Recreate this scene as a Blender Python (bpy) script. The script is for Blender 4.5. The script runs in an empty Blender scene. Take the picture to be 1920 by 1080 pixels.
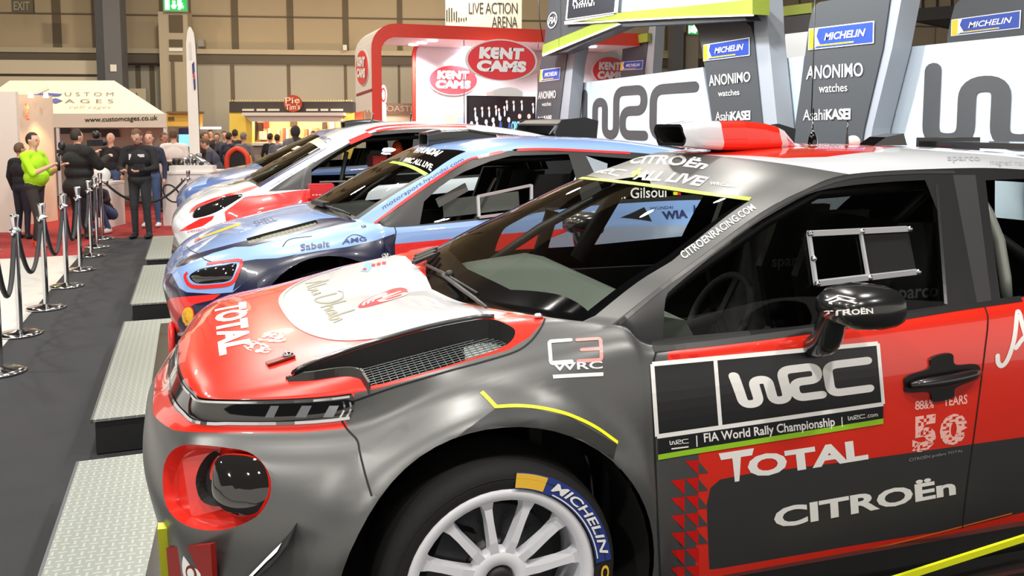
import bpy, bmesh, math, random
import numpy as np
from mathutils import Vector, Matrix
from mathutils.bvhtree import BVHTree

random.seed(7)
SC = bpy.context.scene
COL = SC.collection

# ------------------------------------------------------------------ camera, world, lamps, exposure
PSI, TH, FPX, HZ, CAMH = math.radians(20.56), math.radians(5.0), 1600.0, 232.0, 1.75
YP = HZ + FPX * math.tan(TH)
CF = Vector((math.sin(PSI) * math.cos(TH), math.cos(PSI) * math.cos(TH), -math.sin(TH)))
CR = Vector((math.cos(PSI), -math.sin(PSI), 0.0))
CU = CR.cross(CF)
CO = Vector((0, 0, CAMH))
cam_data = bpy.data.cameras.new('camera')
cam = bpy.data.objects.new('camera', cam_data)
COL.objects.link(cam)
cam.matrix_world = Matrix(((CR.x, CU.x, -CF.x, CO.x), (CR.y, CU.y, -CF.y, CO.y), (CR.z, CU.z, -CF.z, CO.z), (0, 0, 0, 1)))
cam_data.sensor_width = 36.0
cam_data.lens = FPX * 36.0 / 1920.0
cam_data.shift_y = (YP - 540.0) / 1920.0
cam_data.clip_start, cam_data.clip_end = 0.05, 200
SC.camera = cam

world = bpy.data.worlds.new('hall_world')
SC.world = world
world.use_nodes = True
_bg = world.node_tree.nodes['Background']
_bg.inputs[0].default_value = (1.0, 0.93, 0.84, 1)
_bg.inputs[1].default_value = 0.75

SC.view_settings.view_transform = 'Standard'
SC.view_settings.look = 'None'
SC.view_settings.gamma = 1.0
SC.view_settings.use_curve_mapping = False
SC.view_settings.exposure = 0.46


def lamp(x, y, z, power, size, col=(1, .95, .88), shape='DISK', rot=(0, 0, 0), spread=180, sy=None):
    d = bpy.data.lights.new('hall_lamp', 'AREA')
    d.shape, d.size, d.energy, d.color = shape, size, power, col
    if sy: d.size_y = sy
    d.spread = math.radians(spread)
    o = bpy.data.objects.new('hall_lamp', d)
    o.location, o.rotation_euler = (x, y, z), rot
    COL.objects.link(o)
    return o


# high bay lamps of the hall above the cars and the aisle
for _x in (-4.5, -0.5, 3.5):
    for _y in (-1.5, 3.0, 7.5, 12.0):
        lamp(_x + 0.4 * (_y > 5), _y, 7.0, 165, 0.40)
for _x in (-6, 0, 6):
    lamp(_x, 20, 7.0, 230, 0.6, (1, .86, .66))
# stand lamps over the rally stand, cool and strong
for _y in (4.5, 8.0, 11.5, 15):
    lamp(3.9, _y, 5.2, 90, 0.3, (.93, .96, 1), rot=(0, math.radians(-38), 0), spread=120)


# ------------------------------------------------------------------ picture helpers: a pixel of the 1920x1080 frame to a point
def ray(px, py):
    return CF + CR * ((px - 960.0) / FPX) + CU * ((YP - py) / FPX)


def at_z(px, py, z):
    r = ray(px, py)
    return CO + r * ((z - CAMH) / r.z)


def at_y(px, py, y):
    r = ray(px, py)
    return CO + r * (y / r.y)


def at_x(px, py, x):
    r = ray(px, py)
    return CO + r * (x / r.x)


def at_d(px, py, d):
    """point at horizontal distance d in front of the camera"""
    r = ray(px, py)
    h = Vector((math.sin(PSI), math.cos(PSI), 0))
    return CO + r * (d / r.dot(h))


# ------------------------------------------------------------------ materials
MATS = {}


def srgb(r, g, b):
    def f(c):
        c /= 255.0
        return c / 12.92 if c <= 0.04045 else ((c + 0.055) / 1.055) ** 2.4
    return (f(r), f(g), f(b), 1.0)


def mat(name, rgb, rough=0.5, metal=0.0, coat=0.0, emit=None, estr=0.0, spec=0.5, noise=0.0, nscale=8.0, backdark=False, bump=0.0, bscale=200.0):
    if name in MATS: return MATS[name]
    m = bpy.data.materials.new(name)
    m.use_nodes = True
    nt = m.node_tree
    b = nt.nodes['Principled BSDF']
    c = srgb(*rgb)
    b.inputs['Base Color'].default_value = c
    b.inputs['Roughness'].default_value = rough
    b.inputs['Metallic'].default_value = metal
    b.inputs['Coat Weight'].default_value = coat
    b.inputs['Coat Roughness'].default_value = 0.03
    b.inputs['Specular IOR Level'].default_value = spec
    if emit is not None:
        b.inputs['Emission Color'].default_value = srgb(*emit)
        b.inputs['Emission Strength'].default_value = estr
    last = None
    if noise > 0 or bump > 0:
        tc = nt.nodes.new('ShaderNodeTexCoord')
        nz = nt.nodes.new('ShaderNodeTexNoise')
        nz.inputs['Scale'].default_value = nscale
        nz.inputs['Detail'].default_value = 5
        nt.links.new(tc.outputs['Object'], nz.inputs['Vector'])
        if noise > 0:
            mx = nt.nodes.new('ShaderNodeMix')
            mx.data_type = 'RGBA'
            mx.inputs['A'].default_value = [v * (1 - noise) for v in c[:3]] + [1]
            mx.inputs['B'].default_value = [min(1, v * (1 + noise)) for v in c[:3]] + [1]
            nt.links.new(nz.outputs['Fac'], mx.inputs['Factor'])
            nt.links.new(mx.outputs['Result'], b.inputs['Base Color'])
        if bump > 0:
            n2 = nt.nodes.new('ShaderNodeTexNoise')
            n2.inputs['Scale'].default_value = bscale
            nt.links.new(tc.outputs['Object'], n2.inputs['Vector'])
            bp = nt.nodes.new('ShaderNodeBump')
            bp.inputs['Strength'].default_value = bump
            bp.inputs['Distance'].default_value = 0.01
            nt.links.new(n2.outputs['Fac'], bp.inputs['Height'])
            nt.links.new(bp.outputs['Normal'], b.inputs['Normal'])
    if backdark:
        geo = nt.nodes.new('ShaderNodeNewGeometry')
        dk = nt.nodes.new('ShaderNodeBsdfDiffuse')
        dk.inputs[0].default_value = (0.012, 0.012, 0.013, 1)
        mxs = nt.nodes.new('ShaderNodeMixShader')
        nt.links.new(geo.outputs['Backfacing'], mxs.inputs[0])
        nt.links.new(b.outputs[0], mxs.inputs[1])
        nt.links.new(dk.outputs[0], mxs.inputs[2])
        nt.links.new(mxs.outputs[0], nt.nodes['Material Output'].inputs[0])
    MATS[name] = m
    return m


def glass_mat(name, tint=(0.75, 0.8, 0.78), refl=0.06, rough=0.0):
    if name in MATS: return MATS[name]
    m = bpy.data.materials.new(name)
    m.use_nodes = True
    nt = m.node_tree
    for n in list(nt.nodes): nt.nodes.remove(n)
    out = nt.nodes.new('ShaderNodeOutputMaterial')
    tr = nt.nodes.new('ShaderNodeBsdfTransparent')
    tr.inputs[0].default_value = (*tint, 1)
    gl = nt.nodes.new('ShaderNodeBsdfGlossy')
    gl.inputs['Roughness'].default_value = rough
    lw = nt.nodes.new('ShaderNodeFresnel')
    lw.inputs[0].default_value = 1.28
    mx = nt.nodes.new('ShaderNodeMixShader')
    nt.links.new(lw.outputs[0], mx.inputs[0])
    nt.links.new(tr.outputs[0], mx.inputs[1])
    nt.links.new(gl.outputs[0], mx.inputs[2])
    nt.links.new(mx.outputs[0], out.inputs[0])
    MATS[name] = m
    return m


# ------------------------------------------------------------------ object helpers
def tag(o, label=None, cat=None, group=None, kind=None):
    if label: o['label'] = label
    if cat: o['category'] = cat
    if group: o['group'] = group
    if kind: o['kind'] = kind
    return o


def empty(name, loc, label=None, cat=None, group=None, rz=0.0):
    o = bpy.data.objects.new(name, None)
    o.location = loc
    o.rotation_euler = (0, 0, rz)
    o.empty_display_size = 0.1
    COL.objects.link(o)
    return tag(o, label, cat, group)


def link(name, me, parent=None, mats=()):
    o = bpy.data.objects.new(name, me)
    COL.objects.link(o)
    if parent is not None: o.parent = parent
    return o


class MB:
    """collects shapes with materials, then links them as ONE mesh object"""
    def __init__(s):
        s.v, s.f, s.m, s.sm, s.mats = [], [], [], [], []

    def mi(s, m):
        if m not in s.mats: s.mats.append(m)
        return s.mats.index(m)

    def add(s, verts, faces, m, smooth=False):
        k = len(s.v)
        i = s.mi(m)
        s.v += [tuple(v) for v in verts]
        for f in faces:
            s.f.append(tuple(k + a for a in f))
            s.m.append(i)
            s.sm.append(smooth)
        return s

    def box(s, c, size, m, rz=0.0, M=None):
        x, y, z = size[0] / 2, size[1] / 2, size[2] / 2
        vs = [Vector(p) for p in ((-x, -y, -z), (x, -y, -z), (x, y, -z), (-x, y, -z), (-x, -y, z), (x, -y, z), (x, y, z), (-x, y, z))]
        R = Matrix.Rotation(rz, 3, 'Z') if M is None else M
        vs = [R @ v + Vector(c) for v in vs]
        return s.add(vs, [(0, 3, 2, 1), (4, 5, 6, 7), (0, 1, 5, 4), (1, 2, 6, 5), (2, 3, 7, 6), (3, 0, 4, 7)], m)

    def bar(s, a, b, w, h, m, up=(0, 0, 1)):
        """box beam from a to b, w across, h along up"""
        a, b = Vector(a), Vector(b)
        d = (b - a).normalized()
        u = Vector(up)
        sd = d.cross(u)
        if sd.length < 1e-5: sd = d.cross(Vector((1, 0, 0)))
        sd.normalize()
        u = sd.cross(d)
        vs = []
        for p in (a, b):
            for i, j in ((-1, -1), (1, -1), (1, 1), (-1, 1)):
                vs.append(p + sd * (w / 2 * i) + u * (h / 2 * j))
        return s.add(vs, [(0, 1, 2, 3), (7, 6, 5, 4), (0, 4, 5, 1), (1, 5, 6, 2), (2, 6, 7, 3), (3, 7, 4, 0)], m)

    def tube(s, pts, r, m, n=10, caps=True, closed=False):
        pts = [Vector(p) for p in pts]
        rs = r if isinstance(r, (list, tuple)) else [r] * len(pts)
        N = len(pts)
        vs, fs = [], []
        prev = None
        for i, p in enumerate(pts):
            if closed: t = pts[(i + 1) % N] - pts[i - 1]
            else: t = pts[min(i + 1, N - 1)] - pts[max(i - 1, 0)]
            t = t.normalized() if t.length > 1e-9 else Vector((0, 0, 1))
            if prev is None:
                a = t.orthogonal().normalized()
            else:
                a = (prev - t * prev.dot(t))
                a = a.normalized() if a.length > 1e-6 else t.orthogonal().normalized()
            prev = a
            b = t.cross(a)
            for k in range(n):
                q = 2 * math.pi * k / n
                vs.append(p + (a * math.cos(q) + b * math.sin(q)) * rs[i])
        M = N if closed else N - 1
        for i in range(M):
            j = (i + 1) % N
            for k in range(n):
                l = (k + 1) % n
                fs.append((i * n + k, i * n + l, j * n + l, j * n + k))
        if caps and not closed:
            fs.append(tuple(range(n - 1, -1, -1)))
            fs.append(tuple((N - 1) * n + k for k in range(n)))
        return s.add(vs, fs, m, True)

    def lathe(s, prof, c, m, n=24, axis='Z', smooth=True):
        """prof: list of (r, h)"""
        vs, fs = [], []
        c = Vector(c)
        for r, h in prof:
            for k in range(n):
                a = 2 * math.pi * k / n
                p = (r * math.cos(a), r * math.sin(a), h)
                if axis == 'Y': p = (p[0], h, p[1])
                if axis == 'X': p = (h, p[0], p[1])
                vs.append(c + Vector(p))
        for i in range(len(prof) - 1):
            for k in range(n):
                l = (k + 1) % n
                q = (i * n + k, i * n + l, (i + 1) * n + l, (i + 1) * n + k)
                fs.append(q if axis != 'Y' else q[::-1])
        return s.add(vs, fs, m, smooth)

    def ball(s, c, r, m, nu=14, nv=9, M=None):
        rx, ry, rz = r if isinstance(r, (tuple, list)) else (r, r, r)
        vs, fs = [], []
        for i in range(nv + 1):
            t = math.pi * i / nv
            for k in range(nu):
                a = 2 * math.pi * k / nu
                p = Vector((rx * math.sin(t) * math.cos(a), ry * math.sin(t) * math.sin(a), rz * math.cos(t)))
                if M is not None: p = M @ p
                vs.append(Vector(c) + p)
        for i in range(nv):
            for k in range(nu):
                l = (k + 1) % nu
                fs.append((i * nu + k, (i + 1) * nu + k, (i + 1) * nu + l, i * nu + l))
        return s.add(vs, fs, m, True)

    def prism(s, poly, d, m, O=(0, 0, 0), A=(1, 0, 0), B=(0, 0, 1), smooth=False):
        """polygon (a, b) in the plane O + a*A + b*B, thickened by vector d"""
        O, A, B, d = Vector(O), Vector(A), Vector(B), Vector(d)
        n = len(poly)
        vs = [O + A * a + B * b for a, b in poly]
        vs += [v + d for v in vs]
        fs = [tuple(range(n)), tuple(range(2 * n - 1, n - 1, -1))]
        fs += [((i + 1) % n, i, n + i, n + (i + 1) % n) for i in range(n)]
        return s.add(vs, fs, m, smooth)

    def build(s, name, parent=None, off=None):
        me = bpy.data.meshes.new(name)
        vs = s.v
        if off is not None:
            vs = [(v[0] - off[0], v[1] - off[1], v[2] - off[2]) for v in vs]
        me.from_pydata(vs, [], s.f)
        for m in s.mats: me.materials.append(m)
        me.polygons.foreach_set('material_index', s.m)
        me.polygons.foreach_set('use_smooth', s.sm)
        bm = bmesh.new()
        bm.from_mesh(me)
        bmesh.ops.recalc_face_normals(bm, faces=bm.faces)
        bm.to_mesh(me)
        bm.free()
        me.update()
        return link(name, me, parent)


def rounded(w, h, r, n=5, cx=0, cy=0):
    pts = []
    for sx, sy, a0 in ((1, -1, -90), (1, 1, 0), (-1, 1, 90), (-1, -1, 180)):
        for k in range(n + 1):
            a = math.radians(a0 + 90 * k / n)
            pts.append((cx + sx * (w / 2 - r) + r * math.cos(a), cy + sy * (h / 2 - r) + r * math.sin(a)))
    return pts


def ellipse(rx, ry, n=32, cx=0, cy=0):
    return [(cx + rx * math.cos(2 * math.pi * k / n), cy + ry * math.sin(2 * math.pi * k / n)) for k in range(n)]


def catmull(pts, n=8, closed=False):
    P = [np.array(p, float) for p in pts]
    out = []
    N = len(P)
    for i in range(N if closed else N - 1):
        if closed: a, b, c, d = P[i - 1], P[i], P[(i + 1) % N], P[(i + 2) % N]
        else: a, b, c, d = P[max(i - 1, 0)], P[i], P[i + 1], P[min(i + 2, N - 1)]
        if not closed and i == 0: a = 2 * b - c
        if not closed and i == N - 2: d = 2 * c - b
        for k in range(n):
            t = k / n
            out.append(0.5 * (2 * b + (c - a) * t + (2 * a - 5 * b + 4 * c - d) * t * t + (3 * b - a - 3 * c + d) * t ** 3))
    if not closed: out.append(P[-1])
    return [tuple(p) for p in out]


# ------------------------------------------------------------------ flat lettering: text and strokes as 2D meshes
_TXT = {}


def text2d(s, bold=0.0, shear=0.0, spacing=1.0):
    """(verts, faces) of the text, unit box 0..1 x 0..1 plus its aspect"""
    key = (s, bold, shear, spacing)
    if key in _TXT: return _TXT[key]
    cu = bpy.data.curves.new('t', 'FONT')
    cu.body = s
    cu.offset = bold
    cu.shear = shear
    cu.space_character = spacing
    cu.resolution_u = 3
    o = bpy.data.objects.new('t', cu)
    COL.objects.link(o)
    dg = bpy.context.evaluated_depsgraph_get()
    me = bpy.data.meshes.new_from_object(o.evaluated_get(dg))
    vs = [(v.co.x, v.co.y) for v in me.vertices]
    fs = [tuple(p.vertices) for p in me.polygons]
    bpy.data.objects.remove(o)
    bpy.data.curves.remove(cu)
    bpy.data.meshes.remove(me)
    x0, x1 = min(v[0] for v in vs), max(v[0] for v in vs)
    y0, y1 = min(v[1] for v in vs), max(v[1] for v in vs)
    r = ([((v[0] - x0) / (x1 - x0), (v[1] - y0) / (y1 - y0)) for v in vs], fs, (x1 - x0) / (y1 - y0))
    _TXT[key] = r
    return r


def stroke2d(paths, w, cap=True, n=6):
    """ribbons of width w along paths; (verts, faces)"""
    vs, fs = [], []
    for p in paths:
        p = [Vector((q[0], q[1])) for q in p]
        q2 = [p[0]]
        for q in p[1:]:
            if (q - q2[-1]).length > 1e-6: q2.append(q)
        p = q2
        L, Rr = [], []
        for i in range(len(p)):
            t = (p[min(i + 1, len(p) - 1)] - p[max(i - 1, 0)]).normalized()
            nn = Vector((-t.y, t.x))
            L.append(p[i] + nn * w / 2)
            Rr.append(p[i] - nn * w / 2)
        k = len(vs)
        for a, b in zip(L, Rr): vs += [tuple(a), tuple(b)]
        for i in range(len(p) - 1):
            fs.append((k + 2 * i, k + 2 * i + 1, k + 2 * i + 3, k + 2 * i + 2))
        if cap:
            for e, sgn in ((0, -1), (len(p) - 1, 1)):
                t = (p[min(e + 1, len(p) - 1)] - p[max(e - 1, 0)]).normalized() * sgn
                nn = Vector((-t.y, t.x))
                k = len(vs)
                for j in range(n + 1):
                    a = math.pi / 2 - math.pi * j / n
                    q = p[e] + (t * math.cos(a) + nn * math.sin(a)) * w / 2
                    vs.append(tuple(q))
                fs.append(tuple(range(k, k + n + 1)))
    return vs, fs


def arcp(pts, r, n=6):
    """polyline with its inner corners rounded by r"""
    P = [Vector(p) for p in pts]
    out = [tuple(P[0])]
    for i in range(1, len(P) - 1):
        a, b, c = P[i - 1], P[i], P[i + 1]
        u, v = (a - b), (c - b)
        rr = min(r, u.length * 0.5, v.length * 0.5)
        s, e = b + u.normalized() * rr, b + v.normalized() * rr
        for k in range(n + 1):
            t = k / n
            q = s * (1 - t) ** 2 + b * 2 * t * (1 - t) * 0.5 + b * (2 * t * (1 - t) * 0.5) + e * t * t
            out.append(tuple(q))
    out.append(tuple(P[-1]))
    return out


def wrc_paths():
    """the three letters of the championship logo as strokes in a 3.3 x 1 box"""
    w = arcp([(0.08, 0.95), (0.08, 0.07), (0.45, 0.07), (0.45, 0.75), (0.78, 0.75), (0.78, 0.07), (1.14, 0.07), (1.14, 0.95), (1.95, 0.95), (1.95, 0.55), (1.34, 0.55), (1.34, 0.07), (1.98, 0.07)], 0.22)
    c = arcp([(3.2, 0.93), (2.2, 0.93), (2.2, 0.07), (3.2, 0.07)], 0.25)
    return [w, c]


WRC_V, WRC_F = stroke2d(wrc_paths(), 0.15)
WRC_V = [(x / 3.3, y) for x, y in WRC_V]


def quad_map(vf, q):
    """maps unit-box verts to the 3D quad q = [BL, BR, TR, TL]"""
    q = [Vector(p) for p in q]
    return [(q[0] * (1 - u) + q[1] * u) * (1 - v) + (q[3] * (1 - u) + q[2] * u) * v for u, v in vf]


def tess(vs, fs, nx, ny):
    """cuts a flat unit-box mesh along an nx x ny grid so that it can follow a curved surface"""
    bm = bmesh.new()
    bv = [bm.verts.new((v[0], v[1], 0)) for v in vs]
    for f in fs:
        try: bm.faces.new([bv[i] for i in f])
        except ValueError: pass
    for i in range(1, nx):
        bmesh.ops.bisect_plane(bm, geom=bm.verts[:] + bm.edges[:] + bm.faces[:], plane_co=(i / nx, 0, 0), plane_no=(1, 0, 0))
    for i in range(1, ny):
        bmesh.ops.bisect_plane(bm, geom=bm.verts[:] + bm.edges[:] + bm.faces[:], plane_co=(0, i / ny, 0), plane_no=(0, 1, 0))
    bm.verts.index_update()
    r = ([(v.co.x, v.co.y) for v in bm.verts], [tuple(v.index for v in f.verts) for f in bm.faces])
    bm.free()
    return r


def sign_text(mb, s, q, m, lift, bold=0.0, shear=0.0, spacing=1.0):
    """lettering in the 3D quad q, lifted along its normal; added to mesh collector mb"""
    v, f, _ = text2d(s, bold, shear, spacing)
    P = quad_map(v, q)
    n = (Vector(q[1]) - Vector(q[0])).cross(Vector(q[3]) - Vector(q[0])).normalized()
    mb.add([p + n * lift for p in P], f, m)


def sign_mesh(mb, vf, q, m, lift):
    P = quad_map(vf[0], q)
    n = (Vector(q[1]) - Vector(q[0])).cross(Vector(q[3]) - Vector(q[0])).normalized()
    mb.add([p + n * lift for p in P], vf[1], m)
# ------------------------------------------------------------------ car bodies
def resample(pts, n):
    P = np.array(pts, float)
    d = np.r_[0, np.cumsum(np.linalg.norm(np.diff(P, axis=0), axis=1))]
    t = np.linspace(0, d[-1], n)
    return np.stack([np.interp(t, d, P[:, k]) for k in range(3)], 1)


def crgrid(P, nu, nv):
    """P: rows x cols x 3 control net -> dense grid through it"""
    def dense(A, n):
        N = len(A)
        out = []
        for i in range(N - 1):
            b, c = A[i], A[i + 1]
            a = A[i - 1] if i else 2 * b - c
            d = A[i + 2] if i + 2 < N else 2 * c - b
            for k in range(n):
                t = k / n
                out.append(0.5 * (2 * b + (c - a) * t + (2 * a - 5 * b + 4 * c - d) * t * t + (3 * b - a - 3 * c + d) * t ** 3))
        out.append(A[-1])
        return np.array(out)
    G = dense(np.array(P, float), nv)
    return np.swapaxes(dense(np.swapaxes(G, 0, 1), nu), 0, 1)


def coons(c0, c1, d0, d1):
    c0, c1, d0, d1 = map(np.array, (c0, c1, d0, d1))
    nu, nv = len(c0), len(d0)
    G = np.zeros((nv, nu, 3))
    for j in range(nv):
        v = j / (nv - 1)
        for i in range(nu):
            u = i / (nu - 1)
            G[j, i] = (1 - v) * c0[i] + v * c1[i] + (1 - u) * d0[j] + u * d1[j] - (
                (1 - u) * (1 - v) * c0[0] + u * (1 - v) * c0[-1] + (1 - u) * v * c1[0] + u * v * c1[-1])
    return G


class Car:
    def __init__(s, name, origin, label, cat='rally car', group=None, rz=0.0):
        s.o = Vector(origin)
        s.root = empty(name, s.o, label, cat, group, rz)
        s.MI = Matrix.Rotation(-rz, 3, 'Z')
        s.co = s.MI @ (CO - s.o)
        s.bm = bmesh.new()
        s.pl = s.bm.faces.layers.int.new('part')
        s.parts = ['body_shell']
        s.mats = []
        s.dec = {}
        s.bvh = None
        s.c = Vector((2.1, 0, 0.55))

    def mi(s, m):
        if m not in s.mats: s.mats.append(m)
        return s.mats.index(m)

    def pi(s, p):
        if p not in s.parts: s.parts.append(p)
        return s.parts.index(p)

    def grid(s, G, m, part='body_shell'):
        """G in (x, w, z) with w outward; builds the near half (y = -w) and its mirror"""
        nv, nu = G.shape[:2]
        i_m, i_p = s.mi(m), s.pi(part)
        for sg in (-1, 1):
            V = [[s.bm.verts.new((G[j, i, 0], sg * G[j, i, 1], G[j, i, 2])) for i in range(nu)] for j in range(nv)]
            F = []
            for j in range(nv - 1):
                for i in range(nu - 1):
                    q = (V[j][i], V[j][i + 1], V[j + 1][i + 1], V[j + 1][i])
                    f = s.bm.faces.new(q)
                    f.material_index, f.smooth = i_m, True
                    f[s.pl] = i_p
                    F.append(f)
            tot = 0.0
            for f in F:
                f.normal_update()
                tot += f.normal.dot(f.calc_center_median() - s.c) * f.calc_area()
            if tot < 0:
                for f in F: f.normal_flip()

    def merge(s, d=4e-4):
        bmesh.ops.remove_doubles(s.bm, verts=s.bm.verts[:], dist=d)
        bmesh.ops.dissolve_degenerate(s.bm, edges=s.bm.edges[:], dist=1e-5)
        s.bm.normal_update()
        s.bvh = None

    def tree(s):
        if s.bvh is None:
            s.bm.normal_update()
            s.bm.faces.ensure_lookup_table()
            s.bvh = BVHTree.FromBMesh(s.bm)
        return s.bvh

    def hit(s, px, py, quiet=False, far=False):
        r = s.MI @ ray(px, py).normalized()
        h = s.tree().ray_cast(s.co, r)
        if h[0] is None and far: return r, -r, None
        if h[0] is None:
            # nearest point on the body to that line of sight
            best = None
            for t in np.linspace(1.0, 14, 120):
                w = s.tree().find_nearest(s.co + r * t)
                if best is None or w[3] < best[3]: best = w
            if not quiet: print('MISS', s.root.name, px, py, 'by %.3f' % best[3])
            return best[0], best[1], best[2]
        return h[0], h[1], h[2]

    # -------------------------------------------------- regions
    def cut(s, P, n, m=None, part=None, delete=False, mirror=True, depth=0.3, nmin=0.03, fn=None, parts=None):
        """P: 3D polygon (near side) on the body, n: outward direction to project along"""
        n0 = n.normalized()
        for sg in ((1, -1) if mirror else (1,)):
            Q = [Vector((p.x, p.y * sg, p.z)) for p in P]
            n = Vector((n0.x, n0.y * sg, n0.z))
            a = n.orthogonal().normalized()
            b = n.cross(a)
            q2 = [(p.dot(a), p.dot(b)) for p in Q]
            dd = [p.dot(n) for p in Q]
            d0, d1 = min(dd) - depth, max(dd) + depth
            x0, x1 = min(p[0] for p in q2), max(p[0] for p in q2)
            y0, y1 = min(p[1] for p in q2), max(p[1] for p in q2)

            ok = None if parts is None else {s.pi(p) for p in parts} | {s.pi(p + '|far') for p in parts}

            def cand():
                out = []
                for f in s.bm.faces:
                    if ok is not None and f[s.pl] not in ok: continue
                    if f.normal.dot(n) < nmin: continue
                    v = [w.co for w in f.verts]
                    xs = [w.dot(a) for w in v]
                    if max(xs) < x0 or min(xs) > x1: continue
                    ys = [w.dot(b) for w in v]
                    if max(ys) < y0 or min(ys) > y1: continue
                    c = f.calc_center_median()
                    if not d0 < c.dot(n) < d1: continue
                    if fn and not fn(Vector((c.x, c.y * sg, c.z))): continue
                    out.append(f)
                return out
            F = cand()
            N = len(q2)
            for i in range(N):
                A, B = q2[i], q2[(i + 1) % N]
                ex, ey = B[0] - A[0], B[1] - A[1]
                L = math.hypot(ex, ey)
                if L < 1e-6: continue
                no = a * (-ey / L) + b * (ex / L)
                co = a * A[0] + b * A[1]
                # only the faces that this edge itself crosses or nearly crosses
                sub = []
                mx0, mx1, my0, my1 = min(A[0], B[0]) - 1e-4, max(A[0], B[0]) + 1e-4, min(A[1], B[1]) - 1e-4, max(A[1], B[1]) + 1e-4
                for f in F:
                    xs = [w.co.dot(a) for w in f.verts]
                    if max(xs) < mx0 or min(xs) > mx1: continue
                    ys = [w.co.dot(b) for w in f.verts]
                    if max(ys) < my0 or min(ys) > my1: continue
                    sub.append(f)
                if not sub: continue
                es = set(e for f in sub for e in f.edges)
                vs = set(v for f in sub for v in f.verts)
                old = set(F)
                r = bmesh.ops.bisect_plane(s.bm, geom=sub + list(es) + list(vs), dist=1e-6, plane_co=co, plane_no=no)
                F = [f for f in F if f.is_valid]
                have = set(F)
                for g in r['geom']:
                    if isinstance(g, bmesh.types.BMFace) and g not in have:
                        F.append(g)
                        have.add(g)
                for g in r['geom_cut']:
                    if isinstance(g, bmesh.types.BMEdge):
                        for f in g.link_faces:
                            if f not in have and (ok is None or f[s.pl] in ok):
                                f.normal_update()
                                if f.normal.dot(n) > nmin:
                                    F.append(f)
                                    have.add(f)
            ins = []
            for f in F:
                f.normal_update()
                c = f.calc_center_median()
                x, y = c.dot(a), c.dot(b)
                k = False
                for i in range(N):
                    (xa, ya), (xb, yb) = q2[i], q2[(i + 1) % N]
                    if (ya > y) != (yb > y) and x < (xb - xa) * (y - ya) / (yb - ya) + xa: k = not k
                if k and (ok is None or f[s.pl] in ok): ins.append(f)
            if delete:
                bmesh.ops.delete(s.bm, geom=ins, context='FACES')
            else:
                im = s.mi(m) if m else None
                ip = s.pi(part + ('|far' if sg < 0 else '')) if part else None
                for f in ins:
                    if im is not None: f.material_index = im
                    if ip is not None: f[s.pl] = ip
        s.bvh = None

    def region(s, px, m=None, part=None, delete=False, mirror=True, smooth=0, **k):
        """polygon given by the pixels where it shows on this body"""
        if smooth: px = catmull(px, smooth, True)
        H = [s.hit(*p, quiet=True, far=True) for p in px]
        dm = [(Vector(h[0]) - s.co).length for h in H if h[2] is not None]
        dm = sum(dm) / len(dm)
        H = [h if h[2] is not None else (s.co + h[0] * dm, h[1], h[2]) for h in H]
        cx, cy = sum(p[0] for p in px) / len(px), sum(p[1] for p in px) / len(px)
        n = -(s.MI @ ray(cx, cy))
        s.cut([h[0] for h in H], n, m, part, delete, mirror, **k)
        return [h[0] for h in H], [h[1] for h in H]

    # -------------------------------------------------- things laid on the surface
    def _put(s, part_face, vs, fs, m):
        s.dec.setdefault(part_face, []).append((vs, fs, m))

    def _part_of(s, fi):
        s.bm.faces.ensure_lookup_table()
        return s.bm.faces[fi][s.pl]

    def lay(s, vf, q, m, lift=0.0012, nx=10, ny=3, three=False, part=None):
        """a flat unit-box mesh wrapped onto the body inside the picture quad q = BL, BR, TR, TL"""
        H = [s.hit(*p) if not three else p for p in q]
        Q = [Vector(h[0]) for h in H]
        n = (Q[1] - Q[0]).cross(Q[3] - Q[0]).normalized()
        if n.dot(s.co - Q[0]) < 0: n = -n
        v, f = tess(vf[0], vf[1], nx, ny)
        P = quad_map(v, Q)
        T = s.tree()
        out = []
        for p in P:
            h = T.ray_cast(p + n * 0.12, -n, 0.3)
            if h[0] is None: h = T.find_nearest(p)
            nn = h[1] if h[1].dot(n) > 0 else -h[1]
            out.append(h[0] + nn * lift)
        # winding towards the viewer
        g = []
        for a in f:
            A, B, C = out[a[0]], out[a[1]], out[a[2]]
            g.append(a if (B - A).cross(C - A).dot(n) >= 0 else a[::-1])
        s._put(s._part_of(H[0][2]) if part is None else s.pi(part), out, g, m)

    def text(s, t, q, m, bold=0.0, shear=0.0, spacing=1.0, **k):
        v, f, _ = text2d(t, bold, shear, spacing)
        s.lay((v, f), q, m, **k)

    def stripe(s, px, w, m, lift=0.0015, n=6, smooth=True, three=False, taper=False, part=None):
        """a narrow band along a picture polyline, lying on the body"""
        if three:
            H = []
            for p in (catmull(px, n) if smooth else px):
                h = s.tree().find_nearest(Vector(p))
                H.append((h[0], h[1], h[2]))
        else:
            H = [s.hit(*p) for p in (catmull(px, n) if smooth else px)]
        vs, fs = [], []
        for i, h in enumerate(H):
            t = (Vector(H[min(i + 1, len(H) - 1)][0]) - Vector(H[max(i - 1, 0)][0])).normalized()
            sd = Vector(h[1]).cross(t).normalized()
            ww = w
            if taper: ww = w * min(1, 2.2 * (1 - abs(2 * i / (len(H) - 1) - 1)) + 0.1)
            vs += [Vector(h[0]) + sd * ww / 2 + Vector(h[1]) * lift, Vector(h[0]) - sd * ww / 2 + Vector(h[1]) * lift]
        for i in range(len(H) - 1):
            fs.append((2 * i, 2 * i + 1, 2 * i + 3, 2 * i + 2))
        s._put(s._part_of(H[len(H) // 2][2]) if part is None else s.pi(part), vs, fs, m)

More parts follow.
